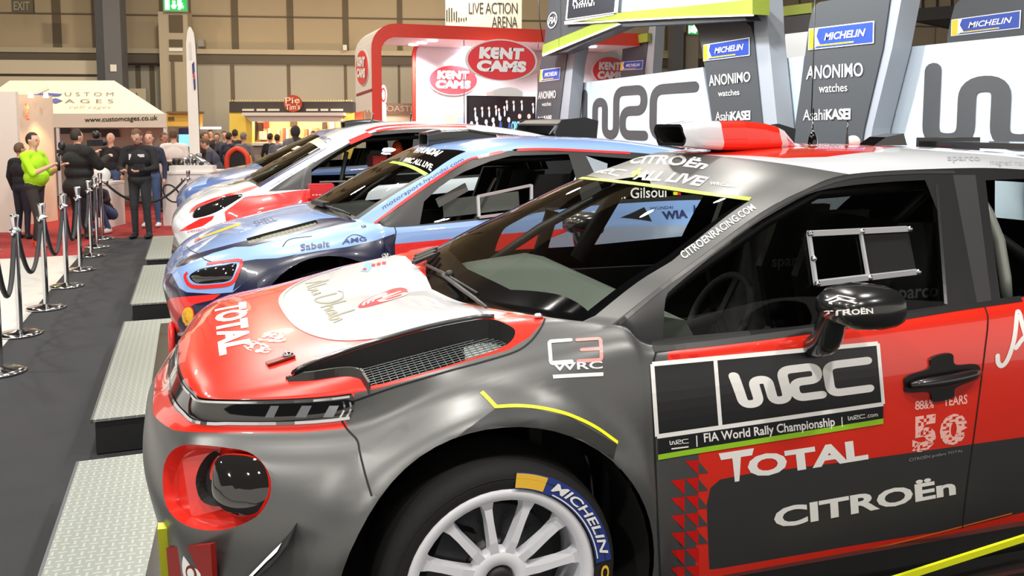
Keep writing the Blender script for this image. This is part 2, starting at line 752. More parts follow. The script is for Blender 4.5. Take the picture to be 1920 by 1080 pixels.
    # -------------------------------------------------- shell from curves
    def shell(s, levels, jc, jb, je, rail, jr, cowl, centre, ws_c, roof_f, roof_c, roof_r, hood_c, m, flares=(), hood_crown=0.02, bulge=0.012, n=8, hood_fn=None):
        """levels: contour control points bottom to top, the last is the shoulder line T; jc: front corner index, jb: pillar base, je: tail"""
        L = np.array(levels, float)
        # the centre control point is reflected so that the nose crosses the middle square
        G = crgrid(L, n, 6)
        # level the front: tangent across the centre line
        for fx, fz, r1, r2, amt in flares:
            for row in G:
                for p in row:
                    if p[1] < 0.6: continue
                    r = math.hypot(p[0] - fx, p[2] - fz)
                    if p[2] > fz - 0.25 and r < r2:
                        t = min(1, (r2 - r) / (r2 - r1))
                        p[1] += amt * t * t * (3 - 2 * t)
        s.grid(G, m)
        T = G[-1]
        F, S = T[:jc * n + 1], T[jc * n:jb * n + 1]
        cow = resample(catmull(cowl, 8), len(F))
        cow[-1] = S[-1]
        hc = resample(catmull([tuple(F[0])] + list(hood_c) + [tuple(cow[0])], 8), len(S))
        B = coons(F, cow, hc, S)
        nv, nu = B.shape[:2]
        for j in range(nv):
            for i in range(nu):
                u, v = i / (nu - 1), j / (nv - 1)
                e = (1 - u ** 3) * (1 - (1 - u) ** 6 * 0) * min(1, v / 0.25) * min(1, (1 - v) / 0.3) * (1 - u)
                q = 4 * u * (1 - u)
                B[j, i, 2] += hood_crown * q * math.sin(math.pi * min(1, max(0, v))) ** 0.6
                if hood_fn: B[j, i, 2] += hood_fn(u, v)
        s.grid(B, m, 'hood_skin')
        R = np.array(catmull(rail, 10))
        ir = jr * 10
        side = resample(R[:ir + 1], 31)
        top = resample(catmull(roof_f, 8), len(F))
        top[-1] = side[-1]
        cen = resample(catmull(ws_c, 8), 31)
        cen[0], cen[-1] = cow[0], top[0]
        side[0] = S[-1]
        s.grid(coons(cow, top, cen, side), m, 'pillar_skin')
        rs = resample(R[ir:], 31)
        rc = resample(catmull(roof_c, 8), 31)
        rr = resample(catmull(roof_r, 8), len(F))
        rs[0], rc[0], rr[0], rr[-1] = side[-1], top[0], rc[-1], rs[-1]
        W = coons(top, rr, rc, rs)
        nv, nu = W.shape[:2]
        for j in range(nv):
            for i in range(nu):
                u = i / (nu - 1)
                W[j, i, 2] += 0.018 * 4 * u * (1 - u) * min(1, j / 6.0)
        s.grid(W, m, 'roof')
        # side glass surface
        Tb = T[jb * n:je * n + 1]
        x0, x1 = Tb[0, 0], Tb[-1, 0]
        rx0, rx1 = R[0, 0], R[-1, 0]
        up = []
        for p in Tb:
            x = rx0 + (rx1 - rx0) * (p[0] - x0) / (x1 - x0)
            up.append([np.interp(x, R[:, 0], R[:, k]) for k in range(3)])
        up = np.array(up)
        up[0] = S[-1]
        K = 13
        Gs = np.zeros((K, len(Tb), 3))
        for j in range(K):
            v = j / (K - 1)
            Gs[j] = Tb * (1 - v) + up * v
            Gs[j, :, 1] += bulge * 4 * v * (1 - v) * np.clip((np.arange(len(Tb)) / 8.0), 0, 1)
        s.grid(Gs, m, 'side_skin')
        # tail
        Tt = T[je * n:][::-1]
        bt = resample(Tt, len(F))
        tp = rr
        v0 = resample([tuple(bt[0]), tuple(tp[0])], 12)
        v1 = resample([tuple(bt[-1]), tuple(tp[-1])], 12)
        s.grid(coons(bt, tp, v0, v1), m, 'tailgate')
        s.merge()
        s.T, s.R = T, R

    def finish(s, names=None, thick=0.006):
        k0 = s.pi('side_skin')
        for f in s.bm.faces:
            if f[s.pl] == k0 and f.calc_center_median().y > 0: f[s.pl] = s.pi('side_skin|far')
        """writes every tagged part out as a mesh of its own under the car"""
        names = names or {}
        s.bm.normal_update()
        s.bm.verts.ensure_lookup_table()
        s.objs = {}
        for ip, pn in enumerate(s.parts):
            F = [f for f in s.bm.faces if f[s.pl] == ip]
            dec = s.dec.get(ip, [])
            if not F and not dec: continue
            idx, vs, fs, ms, used = {}, [], [], [], []
            nrm = []

            def um(m):
                if m not in used: used.append(m)
                return used.index(m)
            for f in F:
                q = []
                for v in f.verts:
                    if v.index not in idx:
                        idx[v.index] = len(vs)
                        vs.append(v.co[:])
                        nrm.append(v.normal[:])
                    q.append(idx[v.index])
                fs.append(tuple(q))
                ms.append(um(s.mats[f.material_index]))
            nb = len(fs)
            for dv, df, dm in dec:
                k = len(vs)
                vs += [tuple(v) for v in dv]
                i = um(dm)
                for f in df:
                    fs.append(tuple(k + a for a in f))
                    ms.append(i)
            base = pn.split('|')[0]
            base = names.get(base, base)
            me = bpy.data.meshes.new(base)
            me.from_pydata(vs, [], fs)
            for m in used: me.materials.append(m)
            me.polygons.foreach_set('material_index', ms)
            me.polygons.foreach_set('use_smooth', [i < nb for i in range(len(fs))])
            me.update()
            if nb and len(me.vertices) == len(vs):
                nl = []
                kk = len(nrm)
                for l in me.loops:
                    nl.append(nrm[l.vertex_index] if l.vertex_index < kk else (0, 0, 0))
                try: me.normals_split_custom_set(nl)
                except Exception as e: print('normals', e)
            s.objs[pn] = link(base, me, s.root)
        s.bm.free()

    def part(s, name, mb, parent=None):
        return mb.build(name, parent or s.root)


def pocket(P, n, depth, shrink, m_wall, m_floor, mb):
    """a recess behind a loop of 3D points: wall, then floor"""
    n = Vector(n).normalized()
    c = sum(P, Vector()) / len(P)
    Q = [c + (p - c) * shrink - n * depth for p in P]
    N = len(P)
    mb.add(P + Q, [(i, (i + 1) % N, N + (i + 1) % N, N + i) for i in range(N)], m_wall, True)
    mb.add(Q, [tuple(range(N))], m_floor)
    return Q


def car_wheel(car, hx, side, hz, m_rim, r=0.335, y_out=0.965, spokes=12, width=0.235, letters=True, detail=True):
    """tyre, rim with spokes, disc and caliper; side -1 is the near side"""
    RUB = mat('tyre_rubber', (22, 22, 22), 0.75, bump=0.15, bscale=300)
    DISC = mat('brake_disc', (90, 90, 92), 0.35, 0.9)
    DARK = mat('dark_metal', (25, 25, 27), 0.5)
    root = empty('wheel', (0, 0, 0))
    root.parent = car.root
    root.location = (hx, side * y_out, hz)
    sg = side
    n = 56 if detail else 28
    rr = r * 0.755
    t = MB()
    w = width
    prof = [(rr - .004, -.004), (rr + .012, .006), (r * .86, .012), (r * .94, .004), (r * .985, -.018), (r, -.045), (r, -w + .045), (r * .985, -w + .018), (r * .9, -w), (rr, -w + .01), (rr - .01, -w * .5), (rr - .004, -.004)]
    t.lathe([(a, sg * b) for a, b in prof], (0, 0, 0), RUB, n, 'Y')
    t.lathe([(r * .87, sg * .0125), (r * .875, sg * .0145), (r * .88, sg * .0125)], (0, 0, 0), RUB, n, 'Y')
    if letters and side < 0 and detail:
        BL, YE, WH = mat('decal_blue', (38, 58, 132), .5), mat('decal_yellow', (240, 190, 60), .5), mat('decal_white', (240, 240, 238), .45)

        def arc(vf, a0, a1, r0, r1, m, lift, k=30):
            v, f = tess(vf[0], vf[1], k, 1)
            out = []
            for u, q in v:
                a = a0 + (a1 - a0) * u
                rad = r0 + (r1 - r0) * q
                d = 0.0125 if rad < r * .87 else 0.0125 - (rad - r * .87) * .12
                out.append((rad * math.cos(a), -(d + lift), rad * math.sin(a)))
            t.add(out, f, m)
        B4 = ([(0, 0), (1, 0), (1, 1), (0, 1)], [(0, 1, 2, 3)])
        D = math.radians
        arc(B4, D(83), D(5), r * .79, r * .925, BL, .002)
        arc(B4, D(83), D(66), r * .80, r * .915, YE, .003)
        tv, tf, _ = text2d('MICHELIN', .02, .25)
        arc((tv, tf), D(62), D(9), r * .83, r * .905, WH, .004, 40)
        arc(B4, D(60), D(8), r * .80, r * .81, WH, .004)
        tv, tf, _ = text2d('C', .03)
        arc((tv, tf), D(3), D(-4), r * .83, r * .9, YE, .004, 3)
    tyre = t.build('tyre', root)
    b = MB()
    y = lambda d: sg * d
    b.lathe([(rr + .002, y(-w + .02)), (rr - .012, y(-.03)), (rr - .012, y(-.006)), (rr + .006, y(-.001)), (rr + .008, y(.006)), (rr - .004, y(.009)), (rr - .022, y(.004)), (rr - .028, y(-.012)), (rr - .03, y(-.04)), (rr - .03, y(-w + .05))], (0, 0, 0), m_rim, n, 'Y')
    for k in range(spokes):
        a = 2 * math.pi * (k + .31) / spokes
        for rot in (0,):
            pts = []
            for q, (rad, wd, dp) in enumerate(((.062, .034, -.022), (.11, .030, -.012), (.17, .026, -.010), (rr - .05, .030, -.010), (rr - .02, .056, -.012))):
                pts.append((rad, wd, dp))
            vs, fs = [], []
            ca, sa = math.cos(a), math.sin(a)
            for rad, wd, dp in pts:
                for ww, dd in ((-wd / 2, dp - .03), (-wd / 2 * .72, dp), (wd / 2 * .72, dp), (wd / 2, dp - .03)):
                    vs.append((rad * ca - ww * sa, y(dd), rad * sa + ww * ca))
            for i in range(len(pts) - 1):
                for j in range(4):
                    fs.append((4 * i + j, 4 * i + (j + 1) % 4, 4 * i + 4 + (j + 1) % 4, 4 * i + 4 + j))
            b.add(vs, fs, m_rim)
    b.lathe([(.085, y(-.05)), (.085, y(-.026)), (.075, y(-.018)), (.045, y(-.014)), (.042, y(-.03)), (.0, y(-.03))], (0, 0, 0), m_rim, 32, 'Y')
    rim = b.build('rim', root)
    h = MB()
    h.lathe([(.04, y(-.03)), (.036, y(-.012)), (.026, y(-.008)), (0, y(-.008))], (0, 0, 0), DARK, 20, 'Y')
    h.build('hub_nut', root)
    d = MB()
    d.lathe([(.178, y(-.11)), (.18, y(-.10)), (.178, y(-.09)), (.10, y(-.09)), (.09, y(-.06)), (0, y(-.06))], (0, 0, 0), DISC, 36, 'Y')
    for k in range(24):
        a = 2 * math.pi * k / 24
        d.ball((.145 * math.cos(a), y(-.0895), .145 * math.sin(a)), (.007, .001, .007), DARK, 8, 4)
    d.lathe([(rr - .035, y(-.14)), (0, y(-.14))], (0, 0, 0), DARK, 24, 'Y')
    d.build('brake_disc', root)
    cp = MB()
    cp.box((-.13, y(-.085), .06), (.09, .07, .17), mat('caliper', (60, 60, 64), .4, .6), M=Matrix.Rotation(.4, 3, 'Y'))
    cp.build('brake_caliper', root)
    return root


def arch_liner(car, hx, hz, R, side, y_out):
    mb = MB()
    DK = mat('liner', (16, 16, 17), .9)
    vs, fs = [], []
    N = 28
    for k in range(N + 1):
        a = math.radians(-35 + 250 * k / N)
        for yy, rad in ((y_out, R), (y_out - .03, R + .004), (y_out - .42, R + .004)):
            vs.append((hx + rad * math.cos(a), side * yy, hz + rad * math.sin(a)))
    for k in range(N):
        for j in range(2):
            fs.append((3 * k + j, 3 * k + j + 1, 3 * k + 4 + j, 3 * k + 3 + j))
    mb.add(vs, fs, DK, True)
    c = [(hx + R * math.cos(2 * math.pi * k / 24), side * (y_out - .42), max(.03, hz + R * math.sin(2 * math.pi * k / 24))) for k in range(24)]
    mb.add(c, [tuple(range(24))], DK)
    mb.build('wheel_arch_liner', car.root)
# ------------------------------------------------------------------ the nearest car: red, white and grey
V3 = Vector
GREY = mat('satin_grey_paint', (98, 99, 99), 0.36, 0.55, backdark=True)
RED = mat('red_paint', (220, 42, 24), 0.28, 0.0, coat=1.0, backdark=True)
WHITE = mat('white_paint', (212, 216, 222), 0.3, 0.0, coat=1.0, backdark=True)
BLK = mat('black_trim', (30, 30, 31), 0.42, backdark=True)
GLOSSBLK = mat('gloss_black', (9, 9, 10), 0.06, coat=1.0, backdark=True)
CARBON = mat('carbon_black', (26, 27, 27), 0.25, coat=.6)
DWHITE = mat('decal_white', (240, 240, 238), .45)
DBLACK = mat('decal_black', (26, 27, 30), .35)
DGREEN = mat('decal_green', (150, 205, 40), .4)
DYEL = mat('fluo_yellow', (226, 232, 30), .4)
DGREY = mat('decal_grey', (150, 152, 158), .4)
DPINK = mat('decal_pale', (250, 190, 180), .45)
CHROME = mat('chrome', (215, 215, 220), 0.08, 1.0)
STEEL = mat('aluminium_tube', (190, 192, 196), 0.25, 1.0)
DARKIN = mat('cabin_black', (20, 20, 21), 0.8)
FELT = mat('dash_felt', (96, 104, 96), 0.95, noise=.1, nscale=40)
GLASS = glass_mat('car_glass', (0.80, 0.83, 0.81))
POLY = glass_mat('clear_plastic', (0.82, 0.84, 0.84))
SEAM = mat('panel_gap', (14, 14, 15), 0.8)

# the car stands a little turned on its platform: its tail swings towards the camera about the front wheel
YAW0 = math.radians(-3.5)
_R0 = Matrix.Rotation(YAW0, 3, 'Z')
_piv = V3((.905, -.95, 0))
_org = V3((-0.17, 3.0, 0.2)) + _piv - _R0 @ _piv


def RF(x, w, z):
    """a point measured with the car square to the row, carried over to the turned car along the line of sight"""
    a = V3((x - .17, 3.0 - w, z + .2))
    d = _R0.inverted() @ (a - CO)
    c = _R0.inverted() @ (CO - _org)
    t = (-w - c.y) / d.y
    q = c + d * t
    return (q.x, w, q.z)


def RS(p):
    q = RF(p[0], abs(p[1]), p[2])
    return (q[0], math.copysign(q[1], p[1]), q[2])


n0 = Car('rally_car', _org, 'red, white and grey rally car nearest the camera, with white multi-spoke wheel', 'rally car', 'rally cars on show platforms', rz=YAW0)
lv = [
    [(.10, 0, .10), (.11, .34, .10), (.16, .60, .10), (.26, .78, .10), (.50, .90, .10), (.905, .93, .10), (1.29, .91, .12), (1.42, .905, .13), (1.95, .90, .13), (2.6, .90, .13), (3.1, .90, .12), (3.5, .92, .12), (3.95, .90, .14), (4.25, .78, .2), (4.33, .42, .22), (4.35, 0, .22)],
    [(.055, 0, .24), (.065, .35, .24), (.115, .62, .24), (.215, .80, .24), (.50, .935, .24), (.905, .965, .25), (1.29, .94, .26), (1.42, .93, .27), (1.95, .928, .27), (2.6, .928, .27), (3.1, .93, .26), (3.5, .96, .26), (3.95, .93, .28), (4.29, .82, .32), (4.38, .45, .33), (4.40, 0, .33)],
    [(.03, 0, .40), (.04, .36, .40), (.09, .64, .40), (.195, .82, .40), (.50, .96, .40), (.905, .985, .42), (1.29, .955, .42), (1.42, .945, .42), (1.95, .945, .42), (2.6, .945, .42), (3.1, .95, .42), (3.5, .985, .42), (3.95, .965, .42), (4.3, .82, .44), (4.4, .46, .45), (4.42, 0, .45)],
    [(.0, 0, .56), (.012, .38, .56), (.07, .66, .56), (.185, .82, .56), (.52, .965, .56), (.905, .985, .6), (1.29, .962, .6), (1.42, .95, .6), (1.95, .952, .6), (2.6, .952, .6), (3.1, .957, .6), (3.5, .99, .6), (3.95, .97, .6), (4.3, .82, .58), (4.4, .46, .58), (4.42, 0, .58)],
    [(.02, 0, .69), (.03, .40, .69), (.09, .65, .69), (.20, .78, .69), (.54, .90, .69), (.905, .945, .775), (1.29, .94, .78), (1.42, .936, .77), (1.95, .94, .76), (2.6, .94, .77), (3.1, .94, .77), (3.5, .97, .78), (3.95, .95, .77), (4.28, .80, .75), (4.37, .45, .74), (4.39, 0, .74)],
    [(.075, 0, .76), (.075, .38, .76), (.12, .61, .76), (.212, .71, .76), (.55, .82, .765), (.905, .885, .865), (1.29, .895, .91), (1.42, .905, .875), (1.95, .912, .872), (2.6, .91, .885), (3.1, .90, .89), (3.5, .90, .89), (3.95, .87, .88), (4.25, .75, .86), (4.33, .42, .85), (4.35, 0, .85)],
    [(.11, 0, .83), (.118, .36, .835), (.152, .59, .835), (.215, .71, .838), (.55, .805, .845), (.905, .83, .915), (1.29, .832, .972), (1.42, .878, .91), (1.95, .885, .915), (2.6, .88, .935), (3.1, .87, .95), (3.5, .85, .96), (3.95, .80, .96), (4.22, .70, .95), (4.30, .40, .95), (4.32, 0, .95)],
]
lv = [[RF(*p) if i < 11 else (p[0] - .16, p[1], p[2]) for i, p in enumerate(r)] for r in lv]
rail = [(1.29, .832, .972), (1.466, .810, 1.071), (1.591, .785, 1.131), (1.863, .735, 1.263), (2.071, .700, 1.333), (2.274, .675, 1.378), (2.769, .650, 1.388), (3.142, .640, 1.376), (3.65, .615, 1.33), (4.05, .57, 1.24)]
RL_ = lambda L: [RF(*p) for p in L]
n0.shell(lv, 3, 6, 13, RL_(rail[:8]) + [(x - .16, w, z + .01) for x, w, z in rail[8:]], 5,
         cowl=RL_([(.98, 0, .945), (1.0, .3, .955), (1.06, .6, .98), (1.14, .76, .988), (1.29, .832, .972)]),
         centre=None, ws_c=RL_([(.98, 0, .945), (1.3, 0, 1.095), (1.6, 0, 1.23), (1.87, 0, 1.345), (2.05, 0, 1.432)]),
         roof_f=RL_([(2.05, 0, 1.432), (2.075, .3, 1.424), (2.15, .52, 1.406), (2.274, .675, 1.378)]),
         roof_c=RL_([(2.05, 0, 1.432), (2.4, 0, 1.447), (2.9, 0, 1.452)]) + [(3.34, 0, 1.42), (3.94, 0, 1.30)],
         roof_r=[(3.94, 0, 1.30), (3.93, .35, 1.285), (3.89, .57, 1.25)],
         hood_c=RL_([(.18, 0, .873), (.35, 0, .908), (.6, 0, .935)]), m=GREY,
         flares=[(.905, .32, .455, .535, .042), (3.34, .32, .46, .62, .035)], hood_crown=.022)
# headlamp band: the topmost rows of the fascia
ib, ih = n0.pi('body_shell'), n0.pi('headlight')
for f in n0.bm.faces:
    c = f.calc_center_median()
    if f[n0.pl] == ib and c.z > .757 and c.x < .55 and c.z > .757 + max(0, c.x - .25) * .02:
        f[n0.pl] = ih
        f.material_index = n0.mi(GLOSSBLK)
    elif f[n0.pl] == n0.pi('hood_skin'):
        f.material_index = n0.mi(RED)
    elif f[n0.pl] == n0.pi('roof'):
        f.material_index = n0.mi(WHITE)
    elif f[n0.pl] == n0.pi('side_skin'):
        f.material_index = n0.mi(BLK)
near = lambda c: c.y < 0.002
loc = lambda L: [V3((x, -w, z)) for x, w, z in L]
locn = lambda L: [V3((lambda q: (q[0], -q[1], q[2]))(RS((x, w, z)))) for x, w, z in L]
UP, SIDE = V3((0, 0, 1)), V3((0, -1, 0))
# doors
n0.cut(locn([(1.40, .9, .955), (1.385, .9, .5), (1.395, .9, 0), (2.56, .9, 0), (2.575, .9, .4), (2.615, .9, .93), (2.60, .8, 1.6), (1.46, .8, 1.6), (1.42, .85, 1.05)]), SIDE, RED, 'front_door', parts=['body_shell'], depth=.5)
n0.cut(locn([(2.56, .9, 0), (2.575, .9, .4), (2.615, .9, .93), (2.60, .8, 1.6), (3.8, .8, 1.6), (3.8, .9, .9), (3.32, .9, .7), (3.2, .9, 0)]), SIDE, RED, 'rear_door', parts=['body_shell'], depth=.5)
n0.cut(locn([(1.30, .9, .96), (1.42, .85, 1.05), (1.6, .85, 1.7), (2.60, .8, 1.7), (2.615, .9, .90), (1.3, .9, .85)]), SIDE, None, 'door_window_frame', parts=['side_skin'], depth=.5)
# wheel arches
for hx in (.905, 3.34):
    n0.cut(loc([(hx + .437 * math.cos(math.radians(a)), .9, .325 + .445 * math.sin(math.radians(a))) for a in range(0, 360, 6)]), SIDE, delete=True, depth=.4, nmin=-.2, fn=lambda c: c.y < -.55 and c.z < .8)
# bumper and fender
n0.region([(645, 783), (660, 815), (672, 850), (690, 915), (706, 945), (660, 1060), (640, 1300), (200, 1300), (200, 560), (420, 600)], None, 'front_bumper', parts=['body_shell'], nmin=-1, depth=3, fn=near)
n0.cut(locn([(-.2, .9, -.2), (1.40, .9, -.2), (1.385, .9, .5), (1.40, .9, .955), (1.29, .9, 1.2), (-.2, .9, 1.2)]), SIDE, None, 'front_fender', parts=['body_shell'], depth=3, nmin=-1, fn=near)
n0.cut(locn([(.93, .99, 1), (.965, .833, 1), (1.04, .815, 1), (1.085, .79, 1), (1.12, .745, 1), (1.14, .70, 1), (1.5, .70, 1), (1.5, .99, 1)]), UP, GREY, 'front_fender', parts=['hood_skin'], depth=.5)
n0.region([(638, 806), (650, 797), (660, 780), (667, 758), (672, 752), (700, 752), (690, 812)], GREY, 'front_fender', parts=['headlight'], depth=.3)
n0.region([(645, 725), (658, 737), (668, 752), (690, 752), (690, 725)], RED, 'hood_skin', parts=['headlight'], depth=.3)
# red strip under the lamp band
n0.cut(loc([(.0, -.01, .693), (.02, .40, .697), (.07, .62, .722), (.16, .745, .748), (.35, .83, .757), (.56, .86, .763), (.56, .86, .80), (.0, -.01, .80)]), V3((-.75, -.6, .25)), RED, None, parts=['front_bumper'], nmin=-.2, depth=.8)
# white field on the bonnet with its grey outline
whitepx = catmull([(527, 562), (536, 585), (560, 612), (600, 630), (650, 637), (720, 632), (800, 618), (880, 602), (935, 592)], 4)
n0.region(whitepx + [(990, 575), (900, 560), (800, 520), (760, 480), (735, 478), (690, 488), (640, 502), (580, 522), (540, 543)], WHITE, None, mirror=False, parts=['hood_skin'], nmin=.1, depth=.4)
n0.stripe([(640, 502), (580, 522), (540, 543), (527, 562), (536, 585), (560, 612), (600, 630), (650, 637), (720, 632)], .018, DGREY, n=6)
# glass: screen, front and rear side windows
n0.cut([n0.hit(*p)[0] for p in [(1116, 592), (1260, 489), (1409, 374), (1310, 363), (1223, 352)]] + [V3((1.8, .01, 1.33)), V3((.85, .01, .9)), V3((.85, -.78, .9)), V3((1.06, -.80, .965))], V3((-.4, 0, 1)), mat('screen_frit', (8, 8, 9), .10, spec=.35, backdark=True), 'windscreen_surround', parts=['pillar_skin'], depth=.5)
n0.cut([n0.hit(*p)[0] for p in [(1102, 583), (1250, 481), (1394, 378), (1310, 367), (1223, 356)]] + [V3((1.8, .01, 1.33)), V3((1.07, .01, .98)), V3((1.10, -.45, .985)), V3((1.18, -.66, 1.0))], V3((-.4, 0, 1)), GLASS, 'windscreen', parts=['windscreen_surround'], depth=.5)
sw = catmull([(1243, 634), (1248, 560), (1262, 540)], 3) + catmull([(1330, 483), (1400, 430), (1480, 382), (1530, 359), (1600, 347), (1680, 340)], 3) + [(1748, 337), (1757, 345), (1774, 572), (1500, 611)]
n0.region(sw, GLASS, 'side_window', parts=['door_window_frame'])
n0.region([(1848, 338), (1960, 334), (2060, 372), (2110, 430), (2110, 528), (1876, 561)], GLASS, 'side_window', parts=['side_skin', 'door_window_frame'], depth=.4)
n0.region([(1787, 328), (1829, 328), (1860, 572), (1834, 578)], mat('satin_black', (52, 52, 53), .5, backdark=True), None, parts=['side_skin', 'door_window_frame'])
n0.cut(locn([(4.05, .4, 1.2), (4.2, .5, .98), (4.2, -.01, .98), (4.05, -.01, 1.2)]), V3((1, 0, .2)), GLASS, 'rear_window', parts=['tailgate'], depth=.6)
# roof: red middle between white sides
n0.cut(locn([(2.0, -.01, 1.45), (2.09, .2, 1.45), (2.20, .42, 1.45), (2.35, .47, 1.45), (2.6, .44, 1.45), (2.85, .30, 1.45), (3.0, .15, 1.45), (3.1, -.01, 1.45)]), UP, RED, None, parts=['roof'], depth=.5)
# dark lower band and grey front of the door
n0.region([(1330, 1068), (1325, 945), (1332, 915), (1350, 899), (1400, 889), (1560, 869), (1700, 850), (1850, 829), (2050, 800), (2050, 955), (1800, 991), (1600, 1023), (1350, 1066)], mat('dark_band', (62, 62, 63), .42, .3, backdark=True), None, parts=['front_door', 'rear_door'], depth=.5)
n0.region([(1200, 850), (1310, 850), (1310, 900), (1302, 1120), (1200, 1120)], GREY, None, parts=['front_door'], depth=.5)
n0.region([(1200, 640), (1252, 640), (1252, 690), (1200, 700)], GREY, None, parts=['front_door'], depth=.5)
# bonnet vent opening and fog lamp opening
vent_px = catmull([(541, 713), (565, 694), (620, 672), (700, 646), (800, 618), (890, 600), (925, 599), (950, 608), (966, 620), (958, 640), (930, 656), (870, 676), (780, 703), (690, 724), (683, 712), (670, 704), (640, 701), (590, 707)], 3, True)
ventP, ventN = n0.region(vent_px, None, None, delete=True, parts=['hood_skin'])
fz = [(122, 620), (128, 520), (165, 450), (230, 417), (330, 418), (440, 430), (550, 450), (620, 500), (662, 570), (670, 640), (650, 710), (600, 775), (520, 820), (420, 847), (300, 843), (200, 800), (140, 725)]
fog_px = catmull([(260 + x / 2.7, 680 + y / 2.7) for x, y in fz], 3, True)
n0.tree()
_lens = [n0.hit(260 + x / 2.7, 680 + y / 2.7) for x, y in [(362, 620), (380, 500), (430, 462), (550, 468), (620, 500), (655, 570), (660, 650), (632, 715), (590, 768), (500, 778), (420, 745), (375, 690)]]
_hole = [n0.hit(260 + x / 2.7, 680 + y / 2.7) for x, y in [(248, 610), (265, 530), (310, 465), (360, 445), (385, 500), (372, 600), (375, 690), (380, 722), (330, 724), (275, 695)]]
fogP, fogN = n0.region(fog_px, None, None, delete=True, parts=['front_bumper'], depth=.25)
def n0pt(px, py, w):
    """the point of the near car's side plane w seen at a pixel"""
    d = n0.MI @ ray(px, py)
    return n0.co + d * ((-w - n0.co.y) / d.y)



# ---- bonnet vent: raised front lip, tilted tray, wire mesh
def in_poly(x, y, P):
    k = False
    for i in range(len(P)):
        (xa, ya), (xb, yb) = P[i], P[(i + 1) % len(P)]
        if (ya > y) != (yb > y) and x < (xb - xa) * (y - ya) / (yb - ya) + xa: k = not k
    return k


def clip_lines(P2, axis, step, tol=0.0):
    """segments of the lines axis=const inside polygon P2"""
    out = []
    lo, hi = min(p[axis] for p in P2), max(p[axis] for p in P2)
    k = lo + step / 2
    while k < hi:
        xs = []
        for i in range(len(P2)):
            a, b = P2[i], P2[(i + 1) % len(P2)]
            if (a[axis] > k) != (b[axis] > k):
                t = (k - a[axis]) / (b[axis] - a[axis])
                xs.append(a[1 - axis] + t * (b[1 - axis] - a[1 - axis]))
        xs.sort()
        for i in range(0, len(xs) - 1, 2): out.append((k, xs[i], xs[i + 1]))
        k += step
    return out


def bonnet_vent(car, P, dmax, mesh_m, wall_m, floor_m, name='bonnet_vent', step=.017, sg=1, wr=.0016):
    """opening loop P on the near half; the tray dips towards the middle of the car"""
    ys = [p.y for p in P]
    xs = [p.x for p in P]
    yn, yf = min(ys), max(ys)
    # local near edge per x: distance across the opening
    P2 = [(p.x, p.y) for p in P]

    def dep(p):
        seg = [q for q in P if abs(q.x - p.x) < .08]
        a, b = min(q.y for q in seg), max(q.y for q in seg)
        t = (p.y - a) / max(1e-3, (yf - yn) * .6)
        return .012 + dmax * min(1, t)
    mb = MB()
    Q = [V3((p.x, p.y, p.z - dep(p))) for p in P]
    N = len(P)
    mb.add(P + Q, [(i, (i + 1) % N, N + (i + 1) % N, N + i) for i in range(N)], wall_m)
    D = [q - V3((0, 0, .06)) for q in Q]
    mb.add(Q + D, [(i, (i + 1) % N, N + (i + 1) % N, N + i) for i in range(N)], wall_m)
    mb.add(D, [tuple(range(N))], floor_m)
    root = mb.build(name, car.root)
    # best plane through the tray
    A = np.array([[q.x, q.y, 1] for q in Q])
    co = np.linalg.lstsq(A, np.array([q.z for q in Q]), rcond=None)[0]
    zz = lambda x, y: co[0] * x + co[1] * y + co[2]
    g = MB()
    P2 = [(q.x, q.y) for q in Q]
    for ax in (0, 1):
        for k, a, b in clip_lines(P2, ax, step if ax else step * 1.15):
            p, q = ((k, a), (k, b)) if ax == 0 else ((a, k), (b, k))
            g.tube([(p[0], p[1], zz(*p) - .004), (q[0], q[1], zz(*q) - .004)], wr, mesh_m, 4, False)
    g.build('vent_mesh', root)
    return root, zz


WIRE = mat('wire_mesh', (118, 124, 124), .35, .8)
VFLOOR = mat('vent_shadow', (30, 32, 33), .8)
vent, _zz = bonnet_vent(n0, ventP, .048, WIRE, mat('black_plastic', (24, 24, 25), .55), VFLOOR)
# pale ducting under the rear of the mesh
d = MB()
_xt = n0.tree().find_nearest(n0.hit(865, 676, quiet=True)[0])[0].x
_sub = [p for p in ventP if p.x > _xt]
_mid = sum(_sub, Vector()) / len(_sub)
d.add([V3((p.x, p.y, _zz(p.x, p.y) - .016)) for p in [_mid + (q - _mid) * .93 for q in _sub]], [tuple(range(len(_sub)))], mat('vent_duct', (168, 176, 174), .5))
d.build('vent_duct', vent)
lip = MB()
_lp = [n0.tree().find_nearest(n0.hit(*p)[0])[0] for p in catmull([(541, 714), (580, 712), (620, 706), (650, 703), (672, 706), (684, 714), (690, 724)], 4)]
LB = mat('lip_black', (32, 33, 33), .35, coat=.5)
vs = []
for i, p in enumerate(_lp):
    t = (_lp[min(i + 1, len(_lp) - 1)] - _lp[max(i - 1, 0)]).normalized()
    sd = t.cross(UP).normalized() * .004
    hgt = .022 * min(1, i / 4 + .25)
    vs += [p + sd - UP * .01, p + sd + UP * hgt, p - sd + UP * hgt, p - sd - UP * .01]
fs = []
for i in range(len(_lp) - 1):
    for j in range(4): fs.append((4 * i + j, 4 * i + (j + 1) % 4, 4 * i + 4 + (j + 1) % 4, 4 * i + 4 + j))
fs += [(0, 1, 2, 3), tuple(len(vs) - 4 + j for j in (3, 2, 1, 0))]
lip.add(vs, fs, LB)
lip.build('vent_lip', vent)
lip2 = MB()
_lp = [n0.hit(*p)[0] + UP * .004 for p in catmull([(541, 711), (565, 692), (620, 670), (700, 644), (800, 616), (890, 598), (926, 596)], 4)]
lip2.tube(_lp, .008, LB, 6)
lip2.build('vent_rim', vent)

